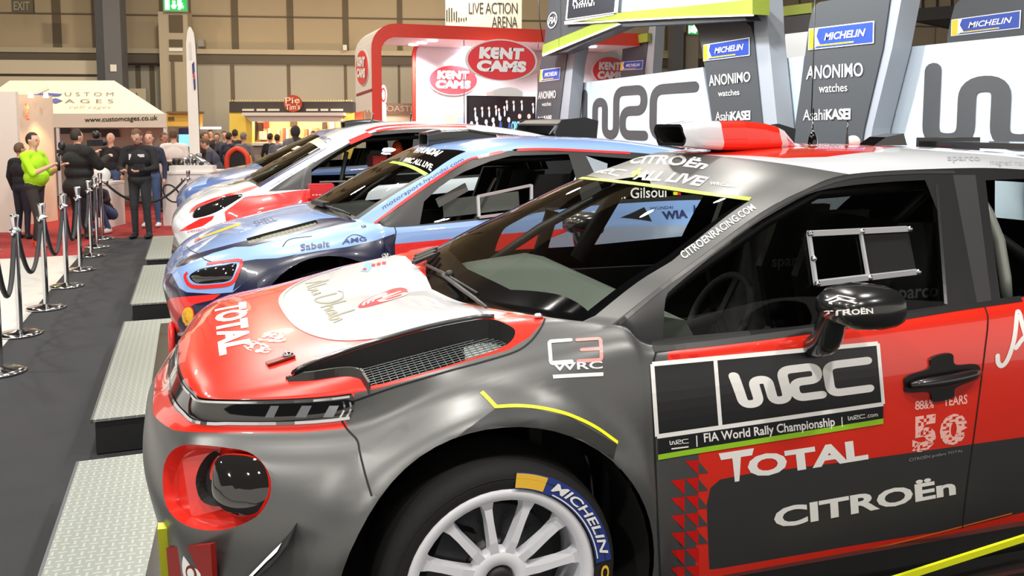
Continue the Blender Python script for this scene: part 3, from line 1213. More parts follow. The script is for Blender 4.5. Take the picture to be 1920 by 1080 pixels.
# ---- fog lamp pocket
RBEZ = mat('red_bezel', (214, 40, 28), .3, coat=.8)
fg = MB()
fn_ = sum(fogN, Vector()).normalized()
Q = pocket(fogP, fn_, .035, .90, RBEZ, RBEZ, fg)
bez = fg.build('fog_lamp_bezel', n0.root)
hl = MB()
hp = [h[0] - fn_ * .0345 for h in _hole]
hp = [V3(p) for p in catmull([p[:] for p in hp], 3, True)]
hc = sum(hp, Vector()) / len(hp)
hl.add([V3(p) + fn_ * .004 for p in hp] + [hc + (V3(p) - hc) * .75 - fn_ * .02 for p in hp], [(i, (i + 1) % len(hp), len(hp) + (i + 1) % len(hp), len(hp) + i) for i in range(len(hp))] + [tuple(range(len(hp), 2 * len(hp)))], mat('duct_black', (10, 10, 11), .7))
hl.build('air_duct', bez)
ln = MB()
lp = [V3(p) for p in catmull([h[0][:] for h in _lens], 3, True)]
lc = sum(lp, Vector()) / len(lp)
rings = []
for k, (sc, dp) in enumerate(((1.03, -.036), (1.02, -.012), (.97, -.002), (.8, .008), (.5, .014), (.2, .016))):
    rings.append([lc + (p - lc) * sc + fn_ * dp for p in lp])
N = len(lp)
vs = [p for r in rings for p in r] + [lc + fn_ * .0165]
fs = [(r * N + i, r * N + (i + 1) % N, (r + 1) * N + (i + 1) % N, (r + 1) * N + i) for r in range(len(rings) - 1) for i in range(N)]
ln.add(vs[:3 * N], [f for f in fs if max(f) < 3 * N], RBEZ, True)
LENS = mat('lamp_lens', (30, 28, 28), .04, coat=1.0)
ln.add(vs, [f for f in fs if min(f) >= 2 * N] + [((len(rings) - 1) * N + i, (len(rings) - 1) * N + (i + 1) % N, len(vs) - 1) for i in range(N)], LENS, True)
fog = ln.build('fog_lamp', n0.root)

# ---- lamp band details: chrome lines and lamp cells
for off, w in ((.10, .006), (.86, .008)):
    pts = []
    for j in range(0, 33):
        i = j
        a, b = n0.T[i], None
        t = V3((n0.T[i][0], -n0.T[i][1], n0.T[i][2]))
        k = V3(t)
        k.z = t.z - off * (.075)
        pts.append((k.x - .012, k.y - .004, k.z))
    n0.stripe(pts, w, CHROME, lift=.004, smooth=False, three=True, part='headlight')
CELL = mat('lamp_cell', (205, 208, 214), .12, .7)
for x0, x1 in ((503, 522), (560, 583), (612, 634)):
    n0.lay(([(0, 0), (.8, 0), (1, 1), (.25, 1)], [(0, 1, 2, 3)]), [(x0 - 6, 782), (x1 - 4, 782), (x1 + 2, 760), (x0, 760)], CELL, lift=.003, nx=2, ny=1)
for px in (640, 652):
    n0.stripe([(px - 2, 783), (px + 6, 766), (px + 4, 752)], .005, CHROME, lift=.003)

# ---- seams
for L, w in (([(641, 789), (652, 806), (670, 826), (675, 850), (685, 890), (697, 930)], .005), ([(1230, 660), (1222, 700), (1226, 800), (1230, 900), (1234, 1000), (1238, 1080)], .006),
             ([(1846, 575), (1852, 600), (1846, 660), (1828, 800), (1812, 920), (1804, 990)], .005)):
    n0.stripe(L, w, SEAM)
n0.stripe([(664, 752), (740, 726), (830, 699), (900, 680), (965, 660), (995, 640), (1014, 615), (1022, 598)], .005, SEAM)
n0.stripe([(1160, 607), (1240, 541), (1300, 497), (1423, 407), (1510, 360), (1592, 333), (1700, 324), (1790, 323)], .012, mat('frame_edge', (70, 70, 71), .35, .4))
n0.stripe([(1225, 655), (1350, 642), (1500, 623), (1650, 601), (1790, 578), (1915, 560)], .02, BLK)
n0.stripe([(1756, 346), (1765, 460), (1773, 570)], .012, STEEL)
# black wedge below the front quarter glass
n0.region([(1222, 640), (1400, 614), (1412, 634), (1224, 664)], mat('satin_black', (52, 52, 53), .5, backdark=True), None, parts=['front_door', 'door_window_frame'])

# ---- yellow strips on the flare, dark scuff panel under them
n0.region([(857, 822), (930, 765), (1000, 766), (1070, 782), (1157, 834), (1150, 862), (1090, 824), (1007, 803), (940, 800), (880, 812)], mat('flare_dark', (46, 47, 47), .45, .3, backdark=True), None, parts=['front_fender'], depth=.3)
n0.stripe([(903, 735), (916, 748), (931, 764)], .011, DYEL, n=2, smooth=False)
n0.stripe([(929, 763), (965, 761), (1000, 763), (1035, 769), (1070, 779), (1115, 800), (1158, 830)], .010, DYEL)

# ---- livery: plates and lettering on the near door
WRC_V2, WRC_F2 = stroke2d(wrc_paths(), .235)
WRC_V2 = [(x / 3.3, y) for x, y in WRC_V2]
U4 = ([(0, 0), (1, 0), (1, 1), (0, 1)], [(0, 1, 2, 3)])
n0.lay(U4, [(1234, 861), (1655, 793), (1645, 643), (1222, 682)], DBLACK, lift=.0022, nx=20, ny=10, part='front_door')
n0.lay(U4, [(1233, 862), (1655, 794), (1655, 784), (1233, 852)], DGREEN, lift=.0030, part='front_door')
bd = [((1222, 683), (1645, 644)), ((1645, 644), (1655, 757)), ((1655, 757), (1231, 818)), ((1231, 818), (1222, 683)), ((1340, 672), (1350, 800))]
for a, b in bd:
    n0.stripe([(a[0] + (b[0] - a[0]) * t / 5, a[1] + (b[1] - a[1]) * t / 5) for t in range(6)], .0125, DWHITE, lift=.0032, smooth=False, part='front_door')
n0.lay((WRC_V2, WRC_F2), [(1389, 764), (1637, 731), (1632, 671), (1367, 703)], DWHITE, lift=.0032, nx=16, ny=4, part='front_door')
n0.text('FIA World Rally Championship', [(1320, 834), (1565, 803), (1563, 781), (1318, 812)], DWHITE, bold=.018, lift=.0032, nx=14, part='front_door')
n0.lay((WRC_V, WRC_F), [(1255, 834), (1291, 830), (1290, 822), (1254, 826)], DWHITE, lift=.0032, nx=3, ny=1, part='front_door')
n0.stripe([(1258, 841), (1290, 837)], .004, DWHITE, lift=.0032, smooth=False, part='front_door')
for x in (1305, 1577): n0.stripe([(x, 816 - (x - 1305) * .128), (x + 1, 837 - (x - 1305) * .136)], .0035, DWHITE, lift=.0032, smooth=False, part='front_door')
n0.lay((WRC_V, WRC_F), [(1589, 788), (1622, 783), (1621, 776), (1588, 780)], DWHITE, lift=.0032, nx=3, ny=1, part='front_door')
n0.text('.com', [(1624, 783), (1645, 780), (1644, 775), (1623, 777)], DWHITE, lift=.0032, nx=2, part='front_door')
n0.text('T', [(1366, 905), (1397, 900), (1413, 840), (1347, 850)], DWHITE, bold=.04, lift=.0014, nx=4, part='front_door')
n0.text('OTAL', [(1404, 897), (1628, 861), (1624, 822), (1399, 855)], DWHITE, bold=.045, lift=.0014, nx=10, part='front_door')
n0.text('CITROËn', [(1452, 992), (1792, 927), (1789, 888), (1449, 945)], DWHITE, bold=.035, lift=.0014, nx=14, part='front_door')
# triangles running down the front of the door
DRED = mat('decal_red', (200, 24, 20), .3)
for r in range(7):
    for c in range(3):
        x, y = 1257 + 27 * c, 868 + 33 * r - 3.4 * c
        if r == 0 and c == 0: continue
        if c < 2:
            n0.lay(([(0, 1), (1, 1), (1, 0)], [(0, 2, 1)]), [(x, y + 29), (x + 26, y + 26), (x + 26, y - 3), (x, y)], DRED, lift=.0012, nx=2, ny=2, part='front_door')
        elif r < 5:
            n0.lay(([(0, 0), (1, 0), (0, 1)], [(0, 1, 2)]), [(x - 2, y + 27), (x + 17, y + 25), (x + 17, y), (x - 2, y + 3)], GREY, lift=.0014, nx=2, ny=2, part='front_door')
for x in (1255, 1290):
    n0.lay(([(0, 1), (1, 1), (1, 0)], [(0, 2, 1)]), [(x, 679), (x + 19, 677), (x + 19, 664), (x, 666)], mat('decal_red', (200, 24, 20), .3), lift=.0012, nx=1, ny=1, part='front_door')
# anniversary mark
n0.text('YEARS', [(1768, 762), (1813, 757), (1813, 739), (1767, 745)], DPINK, bold=.02, lift=.0015, nx=3, part='front_door')
for dx, dy in ((0, 0), (8, -1), (17, -2), (26, -3)):
    n0.text('8&%#'[int(dx / 9)], [(1715 + dx, 769 - dx * .12), (1724 + dx, 768 - dx * .12), (1724 + dx, 751 - dx * .12), (1715 + dx, 752 - dx * .12)], DPINK, bold=.02, lift=.0015, nx=1, part='front_door')
RR = random.Random(3)
for bx, ch in (((1709, 850, 1752, 842, 1757, 775, 1711, 782), '5'), ((1760, 838, 1812, 830, 1814, 772, 1762, 779), '0')):
    v, f, _ = text2d(ch, .06)
    q = [(bx[0], bx[1]), (bx[2], bx[3]), (bx[4], bx[5]), (bx[6], bx[7])]
    v2, f2 = tess(v, f, 9, 11)
    keep = []
    for a in f2:
        if RR.random() > .30: keep.append(a)
    n0.lay((v2, keep), q, DPINK, lift=.0015, nx=1, ny=1, part='front_door')
n0.text('CITROËN prefers TOTAL', [(1704, 867), (1805, 848), (1805, 841), (1704, 858)], DGREY, lift=.0015, nx=5, part='front_door')
# script on the rear door
scr = [catmull([(0.0, .25), (.02, .12), (.10, .05), (.2, .15), (.32, .5), (.42, .95), (.47, 1.0), (.52, .7), (.62, .35), (.8, .12), (1, .05)], 6), catmull([(.36, .35), (.5, .5), (.7, .62), (.95, .5), (1.1, .1)], 6)]
n0.lay(stroke2d(scr, .09), [(1868, 692), (1962, 678), (1958, 578), (1866, 594)], DWHITE, lift=.0015, nx=6, ny=6, part='rear_door')
n0.stripe([(1345, 1086), (1500, 1058), (1700, 1013), (1897, 962)], .006, mat('decal_orange', (220, 110, 40), .4), part='front_door')
# fender mark
c3 = [arcp([(1, .98), (.06, .98), (.06, .03), (1, .03)], .12)]
n0.lay(stroke2d(c3, .16), [(1030, 683), (1072, 680), (1070, 637), (1027, 640)], mat('decal_silver', (226, 228, 230), .3), lift=.0015, nx=3, ny=3, part='front_fender')
c3 = [arcp([(0, .98), (.94, .98), (.94, .03), (0, .03)], .12), [(.15, .5), (.9, .5)]]
n0.lay(stroke2d(c3, .15), [(1084, 679), (1130, 676), (1128, 634), (1082, 637)], mat('decal_silver_red', (222, 150, 146), .3), lift=.0015, nx=3, ny=3, part='front_fender')
n0.text('WRC', [(1037, 696), (1130, 691), (1129, 677), (1036, 682)], mat('decal_silver', (226, 228, 230), .3), bold=.02, lift=.0015, nx=4, part='front_fender')
n0.lay(U4, [(1037, 710), (1131, 705), (1131, 698), (1036, 703)], mat('decal_silver', (226, 228, 230), .3), lift=.0015, nx=4, ny=1, part='front_fender')
# bonnet lettering
n0.text('TOTAL', [(402, 577), (411, 668), (472, 655), (462, 566)], DWHITE, bold=.045, lift=.0015, nx=12, ny=4, part='hood_skin')
for q, ch in ((((452, 655), (505, 668), (512, 648), (462, 636)), '0'), (((482, 640), (540, 645), (534, 618), (490, 626)), '5')):
    v, f, _ = text2d(ch, .05)
    v2, f2 = tess(v, f, 8, 8)
    n0.lay((v2, [a for a in f2 if RR.random() > .3]), list(q), DPINK, lift=.0015, nx=1, ny=1, part='hood_skin')
abu = [catmull(p, 5) for p in ([(0, .1), (.04, .5), (.08, 1.1), (.10, .4), (.12, .05)], [(.02, .4), (.12, .45)], [(.16, .9), (.17, .1), (.22, .05), (.24, .3), (.19, .4)],
                               [(.27, .4), (.28, .1), (.34, .1), (.35, .4), (.36, .05)], [(.44, 1.0), (.45, .05), (.56, .1), (.62, .5), (.58, 1.0), (.46, 1.25), (.40, 1.1)],
                               [(.66, 1.1), (.67, 0)], [(.67, .3), (.72, .45), (.75, .05)], [(.84, .4), (.79, .35), (.78, .1), (.83, .1), (.85, .45), (.87, .05)],
                               [(.90, 1.1), (.91, .05), (.95, .1), (.96, .35), (.91, .4)], [(.99, .45), (1.0, .05)])]
n0.lay(stroke2d(abu, .028, False), [(568, 533), (622, 606), (668, 590), (608, 522)], mat('decal_gold', (150, 148, 130), .4), lift=.0015, nx=10, ny=4, part='hood_skin')
# round red emblem
n0.lay((ellipse(.5, .5, 36, .5, .5), [tuple(range(36))]), [(658, 575), (690, 580), (778, 549), (745, 532)], mat('decal_red2', (216, 60, 66), .4), lift=.0012, nx=8, ny=8, part='hood_skin')
for k in range(3):
    n0.lay(stroke2d([[(.5 + (.40 - .09 * k) * math.cos(a), .5 + (.40 - .09 * k) * math.sin(a)) for a in np.linspace(2.6, 4.6, 10)]], .05), [(658, 575), (690, 580), (778, 549), (745, 532)], DWHITE, lift=.002, nx=4, ny=4, part='hood_skin')
n0.text('AD', [(700, 562), (716, 569), (772, 552), (745, 543)], DPINK, bold=.03, lift=.002, nx=4, ny=4, part='hood_skin')
n0.lay(U4, [(676, 509), (690, 510), (702, 494), (688, 492)], mat('decal_sky', (120, 180, 230), .4), lift=.0015, nx=2, ny=2, part='hood_skin')
for x, y in ((696, 500), (706, 498), (716, 496), (680, 508)):
    n0.lay(U4, [(x, y), (x + 7, y), (x + 8, y - 5), (x + 1, y - 5)], mat('decal_red2', (216, 60, 66), .4), lift=.0016, nx=1, ny=1, part='hood_skin')
# windscreen band
n0.stripe([(1088, 334), (1150, 340), (1223, 349), (1310, 362), (1407, 374)], .022, mat('band_green', (168, 214, 30), .4), lift=.002, part='pillar_skin')
n0.text('CITROËn', [(1178, 308), (1318, 318), (1342, 304), (1188, 291)], DWHITE, bold=.03, lift=.002, nx=10, ny=3, part='pillar_skin')
n0.lay((WRC_V, WRC_F), [(1105, 326), (1160, 332), (1178, 320), (1122, 314)], DWHITE, lift=.002, nx=6, ny=2, part='pillar_skin')
n0.text('+', [(1178, 332), (1194, 334), (1209, 318), (1193, 316)], mat('band_green', (168, 214, 30), .4), bold=.06, lift=.0025, nx=2, ny=2, part='pillar_skin')
n0.text('ALL LIVE', [(1186, 337), (1310, 350), (1328, 333), (1203, 320)], DWHITE, bold=.03, lift=.002, nx=8, ny=2, part='pillar_skin')
n0.stripe([(1310, 350), (1330, 333)], .004, DWHITE, lift=.002, smooth=False, part='pillar_skin')
n0.text('WRC.com', [(1330, 347), (1380, 353), (1383, 347), (1333, 341)], DWHITE, lift=.002, nx=4, ny=1, part='pillar_skin')
n0.text('CITROENRACING.COM', [(1283, 487), (1418, 392), (1408, 383), (1273, 475)], DWHITE, bold=.012, lift=.002, nx=10, ny=2, part='pillar_skin')
# small lettering on the roof edge
n0.text('sparco', [(1777, 306), (1838, 307), (1836, 295), (1775, 294)], DGREY, bold=.01, lift=.002, nx=4, part='roof')
n0.text('magneti marelli', [(1856, 313), (1935, 316), (1934, 302), (1856, 300)], DGREY, lift=.002, nx=4, part='roof')

# ---- wheels and arches
RIMW = mat('rim_white', (226, 228, 235), .35, coat=.4)
for hx, sg in ((.905, -1), (3.34, -1), (.905, 1), (3.34, 1)):
    car_wheel(n0, hx, sg, .335, RIMW, detail=sg < 0)
for hx in (.905, 3.34):
    for sg in (-1, 1): arch_liner(n0, hx, .325, .437, sg, .955)
# ---- side skirt
sk = MB()
for sg in (-1, 1):
    sk.prism([(1.36, .22), (2.95, .22), (2.95, .02), (1.36, .02)], (0, .5 * -sg, 0), CARBON, (0, sg * .93, 0))
    sk.box((2.17, sg * 1.0, .135), (1.6, .11, .02), CARBON)
sk.build('side_skirt', n0.root)
ys = MB()


_a, _b = n0pt(1560, 1124, 1.06), n0pt(1960, 996, 1.06)
ys.bar(_a, _b, .010, .020, DYEL, up=(0, 0, 1))
_sk = (_a + _b) / 2
ys.build('skirt_stripe', n0.root)

# ---- door mirror
mi = MB()
vs = []
sec = [(-.095, .012, .03), (-.08, .038, .075), (-.04, .058, .10), (.02, .064, .108), (.07, .060, .10), (.09, .056, .092)]
ring = 16
for dx, rz, ry in sec:
    for k in range(ring):
        a = 2 * math.pi * k / ring
        ca, sa = math.cos(a), math.sin(a)
        vs.append((1.955 + dx + .04 * (1 if ca > 0 else 0) * 0, -1.075 - ry * (abs(ca) ** .7) * (1 if ca > 0 else -1), 1.045 + rz * (abs(sa) ** .7) * (1 if sa > 0 else -1) * (.9 if sa < 0 else 1)))
fs = [(i * ring + k, i * ring + (k + 1) % ring, (i + 1) * ring + (k + 1) % ring, (i + 1) * ring + k) for i in range(len(sec) - 1) for k in range(ring)]
fs += [tuple(range(ring))]
mi.add(vs, fs, CARBON, True)
mi.add(vs[-ring:], [tuple(range(ring))], mat('mirror_glass', (160, 165, 170), .03, 1.0))
mirror = mi.build('door_mirror', n0.root)
mirror.location = V3((lambda q: (q[0], -q[1], q[2]))(RF(1.955, 1.075, 1.045))) - V3((1.955, -1.075, 1.068))
ma = MB()
arm = [(1.93, -.925, .895), (1.93, -.98, .93), (1.925, -1.01, .99), (1.93, -1.03, 1.03)]
ma.tube([V3(p) for p in catmull(arm, 4)], [.034, .036, .038, .040, .042, .042, .042, .042, .04, .04, .04, .04, .04], CARBON, 12)
ma.build('mirror_arm', mirror)
for sg in (1,):
    m2 = mirror.copy(); COL.objects.link(m2); m2.scale = (1, -1, 1); m2.location = mirror.location + V3((.03, 0, -.01))
    a2 = mirror.children[0].copy(); COL.objects.link(a2); a2.parent = m2
ml = MB()
_mt = BVHTree.FromPolygons([v.co[:] for v in mirror.data.vertices], [tuple(p.vertices) for p in mirror.data.polygons])


def on_mirror(vf, px, m):
    q = [n0pt(*p, 1.19) - V3(mirror.location) for p in px]
    nn = V3((-.25, -1, .25)).normalized()
    v, f = tess(vf[0], vf[1], 6, 3)
    out = []
    for w_ in quad_map(v, q):
        h = _mt.ray_cast(w_ + nn * .15, -nn, .5)
        if h[0] is None: h = _mt.find_nearest(w_)
        out.append(h[0] + h[1] * .0015)
    ml.add(out, f, m)


tv, tf, _ = text2d('CITROËN', .03)
on_mirror((tv, tf), [(1575, 592), (1642, 588), (1642, 575), (1575, 579)], DWHITE)
on_mirror(stroke2d([[(.02, .1), (.55, .62), (.98, .2)], [(.12, .42), (.6, .95), (.98, .55)]], .10, False), [(1574, 576), (1620, 573), (1622, 549), (1578, 553)], DWHITE)
ml.build('mirror_emblem', mirror)

# ---- door handle in its scoop
hd = MB()
hb = [(-.165, 0), (-.155, .03), (-.06, .042), (-.045, .075), (.04, .078), (.055, .04), (.15, .028), (.165, .0), (.15, -.02), (.055, -.036), (.04, -.066), (-.045, -.068), (-.06, -.035), (-.155, -.022)]
h0 = n0.hit(1766, 710)[0]
sx, sz = V3((.88, .0, .055)), V3((0, .08, .95))
hd.prism(catmull(hb, 4, True), (0, .02, 0), mat('handle_black', (14, 14, 15), .4), h0 + V3((0, -.006, 0)), sx, sz)
hd.tube([h0 + sx * t + V3((0, -.014 - .016 * (1 - (t / .16) ** 2), .004)) for t in np.linspace(-.15, .15, 9)], [.010, .016, .018, .018, .018, .018, .018, .016, .010], mat('handle_black2', (24, 24, 25), .3, coat=.6), 10)
hd.build('door_handle', n0.objs['front_door'] if hasattr(n0, 'objs') else n0.root)

# ---- roof scoop
rs = MB()
secs = [(1.965, .125, 1.462, 1.548), (2.05, .13, 1.452, 1.560), (2.13, .132, 1.445, 1.561), (2.135, .132, 1.445, 1.561), (2.25, .13, 1.44, 1.562), (2.36, .122, 1.44, 1.552), (2.42, .115, 1.44, 1.540), (2.425, .115, 1.44, 1.539), (2.46, .105, 1.44, 1.527), (2.465, .104, 1.44, 1.525), (2.55, .05, 1.44, 1.47)]
secs = [(RF(x, 0, b)[0], w, RF(x, 0, a)[2], RF(x, 0, b)[2]) for x, w, a, b in secs]
R12 = []
for x, w, z0, z1 in secs:
    p = rounded(2 * w, z1 - z0, min(.03, (z1 - z0) * .35), 3, 0, (z0 + z1) / 2)
    R12.append([(x + (.012 if q[1] < (z0 + z1) / 2 else 0), q[0], q[1]) for q in p])
n = len(R12[0])
for i in range(len(secs) - 1):
    m = WHITE if i < 3 or 6 < i < 9 else RED
    rs.add(R12[i] + R12[i + 1], [(k, (k + 1) % n, n + (k + 1) % n, n + k) for k in range(n)], m, True)
_zc = (secs[0][2] + secs[0][3]) / 2
inn = [(p[0] + .001, p[1] * .86, _zc + (p[2] - _zc) * .76) for p in R12[0]]
rs.add(R12[0] + inn, [(k, (k + 1) % n, n + (k + 1) % n, n + k) for k in range(n)], WHITE)
deep = [(p[0] + .12, p[1] * .9, p[2]) for p in inn]
rs.add(inn + deep, [(k, (k + 1) % n, n + (k + 1) % n, n + k) for k in range(n)] + [tuple(range(n, 2 * n))], mat('duct_black', (10, 10, 11), .7))
rs.build('roof_scoop', n0.root)

# ---- wipers, cowl, bonnet pins, aerials
wp = MB()
wp.tube([n0.hit(*p)[0] + V3((-.01, 0, .02)) for p in [(835, 525), (865, 548), (895, 570), (918, 588)]], [.007, .008, .007, .005], mat('wiper_black', (70, 72, 72), .4, .4), 8)
wp.tube([n0.hit(*p)[0] + V3((-.01, 0, .018)) for p in [(800, 503), (835, 520), (900, 560)]], .006, BLK, 8)
wp.ball(n0.hit(843, 528)[0] + V3((0, 0, .025)), .018, mat('wiper_black2', (18, 18, 18), .5))
wp.build('windscreen_wiper', n0.root)
cw = MB()
c0 = n0.hit(788, 492)[0]
for k in range(3):
    cw.bar(c0 + V3((-.05 + .02 * k, -.12 + .08 * k, .02)), c0 + V3((.05 + .02 * k, -.05 + .08 * k, .04)), .022, .012, mat('cowl_black', (28, 28, 30), .4))
cw.build('cowl_bracket', n0.root)
pn = MB()
a, b = n0.hit(500, 685)[0] + UP * .004, n0.hit(552, 668)[0] + UP * .004
pn.bar(a, b, .03, .006, mat('dark_red_plate', (110, 24, 20), .4))
pn.ball(n0.hit(540, 670)[0] + UP * .008, (.016, .012, .008), CHROME)
pn.build('bonnet_pin', n0.root)
for _p, _r in (((1010, 596), (.016, .012, .008)), ((724, 482), (.02, .03, .012))):
    pn = MB()
    pn.ball(n0.hit(*_p)[0] + UP * .006, _r, CHROME)
    pn.build('bonnet_pin', n0.root)
for xx, ww, hh, r in ((2.68, .0, .10, .022), (2.84, .03, .05, .008)):
    ar = MB()
    xx, _, zr = RF(xx, ww, 1.46)
    ar.lathe([(r, 0), (r * .8, .03), (r * .4, .05), (.003, .055), (.003, .05 + hh), (0, .05 + hh)], (xx, -ww, zr), GLOSSBLK, 12)
    ar.build('roof_aerial', n0.root)
dm_ = MB()
_c = V3(RF(2.90, .0, 1.47))
dm_.ball((_c.x, -_c.y, _c.z), (.03, .03, .028), DWHITE, 12, 8)
dm_.build('roof_dome', n0.root)
dm_ = MB()
_c = V3(RF(3.06, .0, 1.455))
dm_.prism([(-.08, 0), (-.02, .035), (.07, .05), (.09, 0)], (0, .10, 0), GLOSSBLK, (_c.x, -.05, _c.z))
dm_.build('roof_vent', n0.root)
# ---- nose: red lower plate, fluo strip, canard
lp = MB()
q = [n0.hit(*p) for p in [(322, 1005), (408, 1035), (412, 1100), (330, 1100)]]
lp.prism([(0, 0), (1, 0), (1, 1), (0, 1)], (-.012, -.006, 0), mat('plate_red', (150, 22, 18), .5, spec=.2), q[3][0] + V3((-.004, -.002, 0)), q[2][0] - q[3][0], (q[0][0] - q[3][0] + q[1][0] - q[2][0]) / 2)
plate = lp.build('bumper_plate', n0.root)
em = MB()
mid = (q[0][0] * .2 + q[1][0] * .3 + q[2][0] * .3 + q[3][0] * .2) + V3((-.018, -.01, 0))
ux = (q[1][0] - q[0][0]).normalized()
em.prism(ellipse(.038, .05, 24), (-.003, -.002, 0), DWHITE, mid, ux, V3((0, 0, 1)))
em.prism(ellipse(.022, .022, 20), (-.004, -.003, 0), mat('dark_red_plate', (150, 28, 24), .35), mid - V3((0, 0, .01)), ux, V3((0, 0, 1)))
em.prism(ellipse(.014, .014, 20), (-.005, -.004, 0), DWHITE, mid - V3((0, 0, .01)), ux, V3((0, 0, 1)))
em.build('plate_emblem', plate)
ye = MB()
e = [n0.hit(*p)[0] for p in [(310, 985), (314, 1030), (320, 1085)]]
ye.bar(e[0] + V3((-.004, 0, 0)), e[2] + V3((-.010, 0, 0)), .03, .02, DYEL, up=(0, 1, 0))
ye.build('bumper_strip', n0.root)
cn = MB()
e = [n0.hit(*p) for p in catmull([(556, 978), (540, 1000), (515, 1026), (490, 1052), (462, 1082)], 3)]
vs, fs = [], []
for p, nn, _ in e:
    o = V3((nn.x * .8 - .15, nn.y, 0)).normalized()
    vs += [p - o * .01, p + o * .085 + V3((.01, 0, -.02)), p + o * .085 + V3((.01, 0, -.028)), p - o * .01 - V3((0, 0, .010))]
for i in range(len(e) - 1):
    for j in range(4): fs.append((4 * i + j, 4 * i + (j + 1) % 4, 4 * i + 4 + (j + 1) % 4, 4 * i + 4 + j))
fs += [(3, 2, 1, 0), tuple(len(vs) - 4 + j for j in range(4))]
cn.add(vs, fs, mat('canard_black', (34, 35, 35), .4))
canard = cn.build('canard', n0.root)
cs = MB()
vs, fs = [], []
for k in range(4, len(e)):
    p, nn, _ = e[k]
    o = V3((nn.x * .8 - .15, nn.y, 0)).normalized()
    vs += [p + o * .02 + V3((.003, 0, -.002)), p + o * .055 + V3((.006, 0, -.009))]
for i in range(len(vs) // 2 - 1): fs.append((2 * i, 2 * i + 1, 2 * i + 3, 2 * i + 2))
cs.add(vs, fs, DWHITE)
cs.build('canard_stripe', canard)
fl = MB()
fl.box((.30, 0, .03), (.75, 1.7, .02), CARBON)
fl.build('front_splitter', n0.root)
rw = MB()
for sg in (-1, 1): rw.box((4.0, sg * .78, 1.30), (.42, .02, .35), CARBON)
rw.box((4.02, 0, 1.44), (.34, 1.56, .03), CARBON)
rw.build('rear_wing', n0.root)


def cabin(car, zf, bel, xs, dash_m, hoop, seats=True, tubes=None, wd=.62, side=True):
    """floor tub, dashboard, roll cage, two bucket seats, steering wheel"""
    x0, x1, x2 = xs        # front of dash, back of dash, rear end of the cabin
    b = MB()
    b.box(((x0 + x2) / 2, 0, zf - .02), (x2 - x0, 1.5, .04), DARKIN)
    b.box((x0 - .02, 0, (zf + bel) / 2 - .02), (.04, 1.45, bel - zf - .06), DARKIN)
    for sg in (-1, 1): b.box(((x0 + x2) / 2 + .1, sg * .80, (zf + bel) / 2 - .04), (x2 - x0 - .3, .03, bel - zf - .14), DARKIN)
    b.build('cabin_floor', car.root)
    d = MB()
    prof = [(x0, bel - .12), (x0, bel - .055), (x0 + .12, bel - .03), (x1 - .12, bel + .0), (x1 - .03, bel - .02), (x1, bel - .07), (x1 - .05, bel - .22), (x0 + .2, bel - .3)]
    d.prism(prof, (0, 1.36, 0), dash_m, (0, -.68, 0))
    dash = d.build('dashboard', car.root)
    for sg in (-1,):
        st = MB()
        ang = Matrix.Rotation(math.radians(-62), 3, 'Y')
        c = V3((x1 + .28, sg * .36, bel - .10))
        st.tube([c + ang @ V3((.165 * math.cos(a), .165 * math.sin(a), 0)) for a in np.linspace(0, 2 * math.pi, 25)[:-1]], .014, DARKIN, 8, closed=True)
        for a in (0, 2.1, 4.2): st.bar(c, c + ang @ V3((.16 * math.cos(a), .16 * math.sin(a), 0)), .03, .01, CARBON)
        st.tube([c, c + V3((-.3, 0, -.06))], .02, DARKIN)
        st.build('steering_wheel', car.root)
    g = MB()
    CG = mat('cage_paint', (34, 34, 36), .45)
    H = hoop
    for t in tubes: g.tube([V3(p) for p in t], .022, CG, 8)
    g.build('roll_cage', car.root)
    if seats:
        for sg in (-1, 1):
            se = MB()
            SX = x1 + .62
            prof = [(-.22, .05), (.2, .0), (.30, .05), (.40, .62), (.44, .95), (.34, .97), (.22, .5), (.12, .16), (-.24, .18)]
            se.prism(prof, (0, .42, 0), DARKIN, (SX, sg * .36 - .21, zf + .1))
            for s2 in (-1, 1):
                se.prism([(-.2, .0), (.3, .0), (.40, .5), (.48, .98), (.24, .98), (.14, .72), (.20, .45), (.05, .32), (-.22, .26)], (0, .04, 0), mat('seat_shell', (24, 24, 26), .6), (SX, sg * .36 + s2 * .235 - .02, zf + .1))
            seat = se.build('bucket_seat', car.root)
            sl = MB()
            tv, tf, _ = text2d('sparco', .02)
            y = sg * .36 - .257
            sl.add([(SX + .19 + .2 * u, y, zf + .80 + .05 * v) for u, v in tv], tf, mat('seat_letter', (120, 120, 122), .6))
            sl.build('seat_lettering', seat)


tb = [[(1.34, s * .70, .30), (1.36, s * .72, .90), (1.62, s * .685, 1.06), (1.95, s * .64, 1.22), (2.2, s * .60, 1.31), (2.75, s * .585, 1.33)] for s in (-1, 1)]
tb += [[(2.74, s * .68, .1), (2.76, s * .66, .9), (2.76, s * .60, 1.28), (2.76, s * .45, 1.345), (2.76, 0, 1.355)] for s in (-1, 1)]
tb += [[(2.2, -.6, 1.31), (2.2, 0, 1.36), (2.2, .6, 1.31)], [(2.76, -.55, 1.3), (2.75, .55, .35)], [(2.76, .55, 1.3), (2.75, -.55, .35)]]
tb += [[(2.76, s * .55, 1.32), (3.75, s * .55, .75)] for s in (-1, 1)]
tb += [[(1.36, s * .72, .85), (2.74, s * .68, .45)] for s in (-1, 1)] + [[(1.36, s * .72, .45), (2.74, s * .68, .85)] for s in (-1, 1)]
tb = [[RS(p) for p in t] for t in tb]
fb = MB()
for a_, b_, r_ in (((1036, 395), (1008, 486), .034), ((1166, 342), (1082, 486), .040)): fb.tube([n0pt(*a_, -.76), n0pt(*b_, -.78)], r_, DARKIN, 8)
fb.build('door_bar', n0.root)
cabin(n0, .12, .955, (1.10, 1.62, 3.7), FELT, 2.75, tubes=tb)
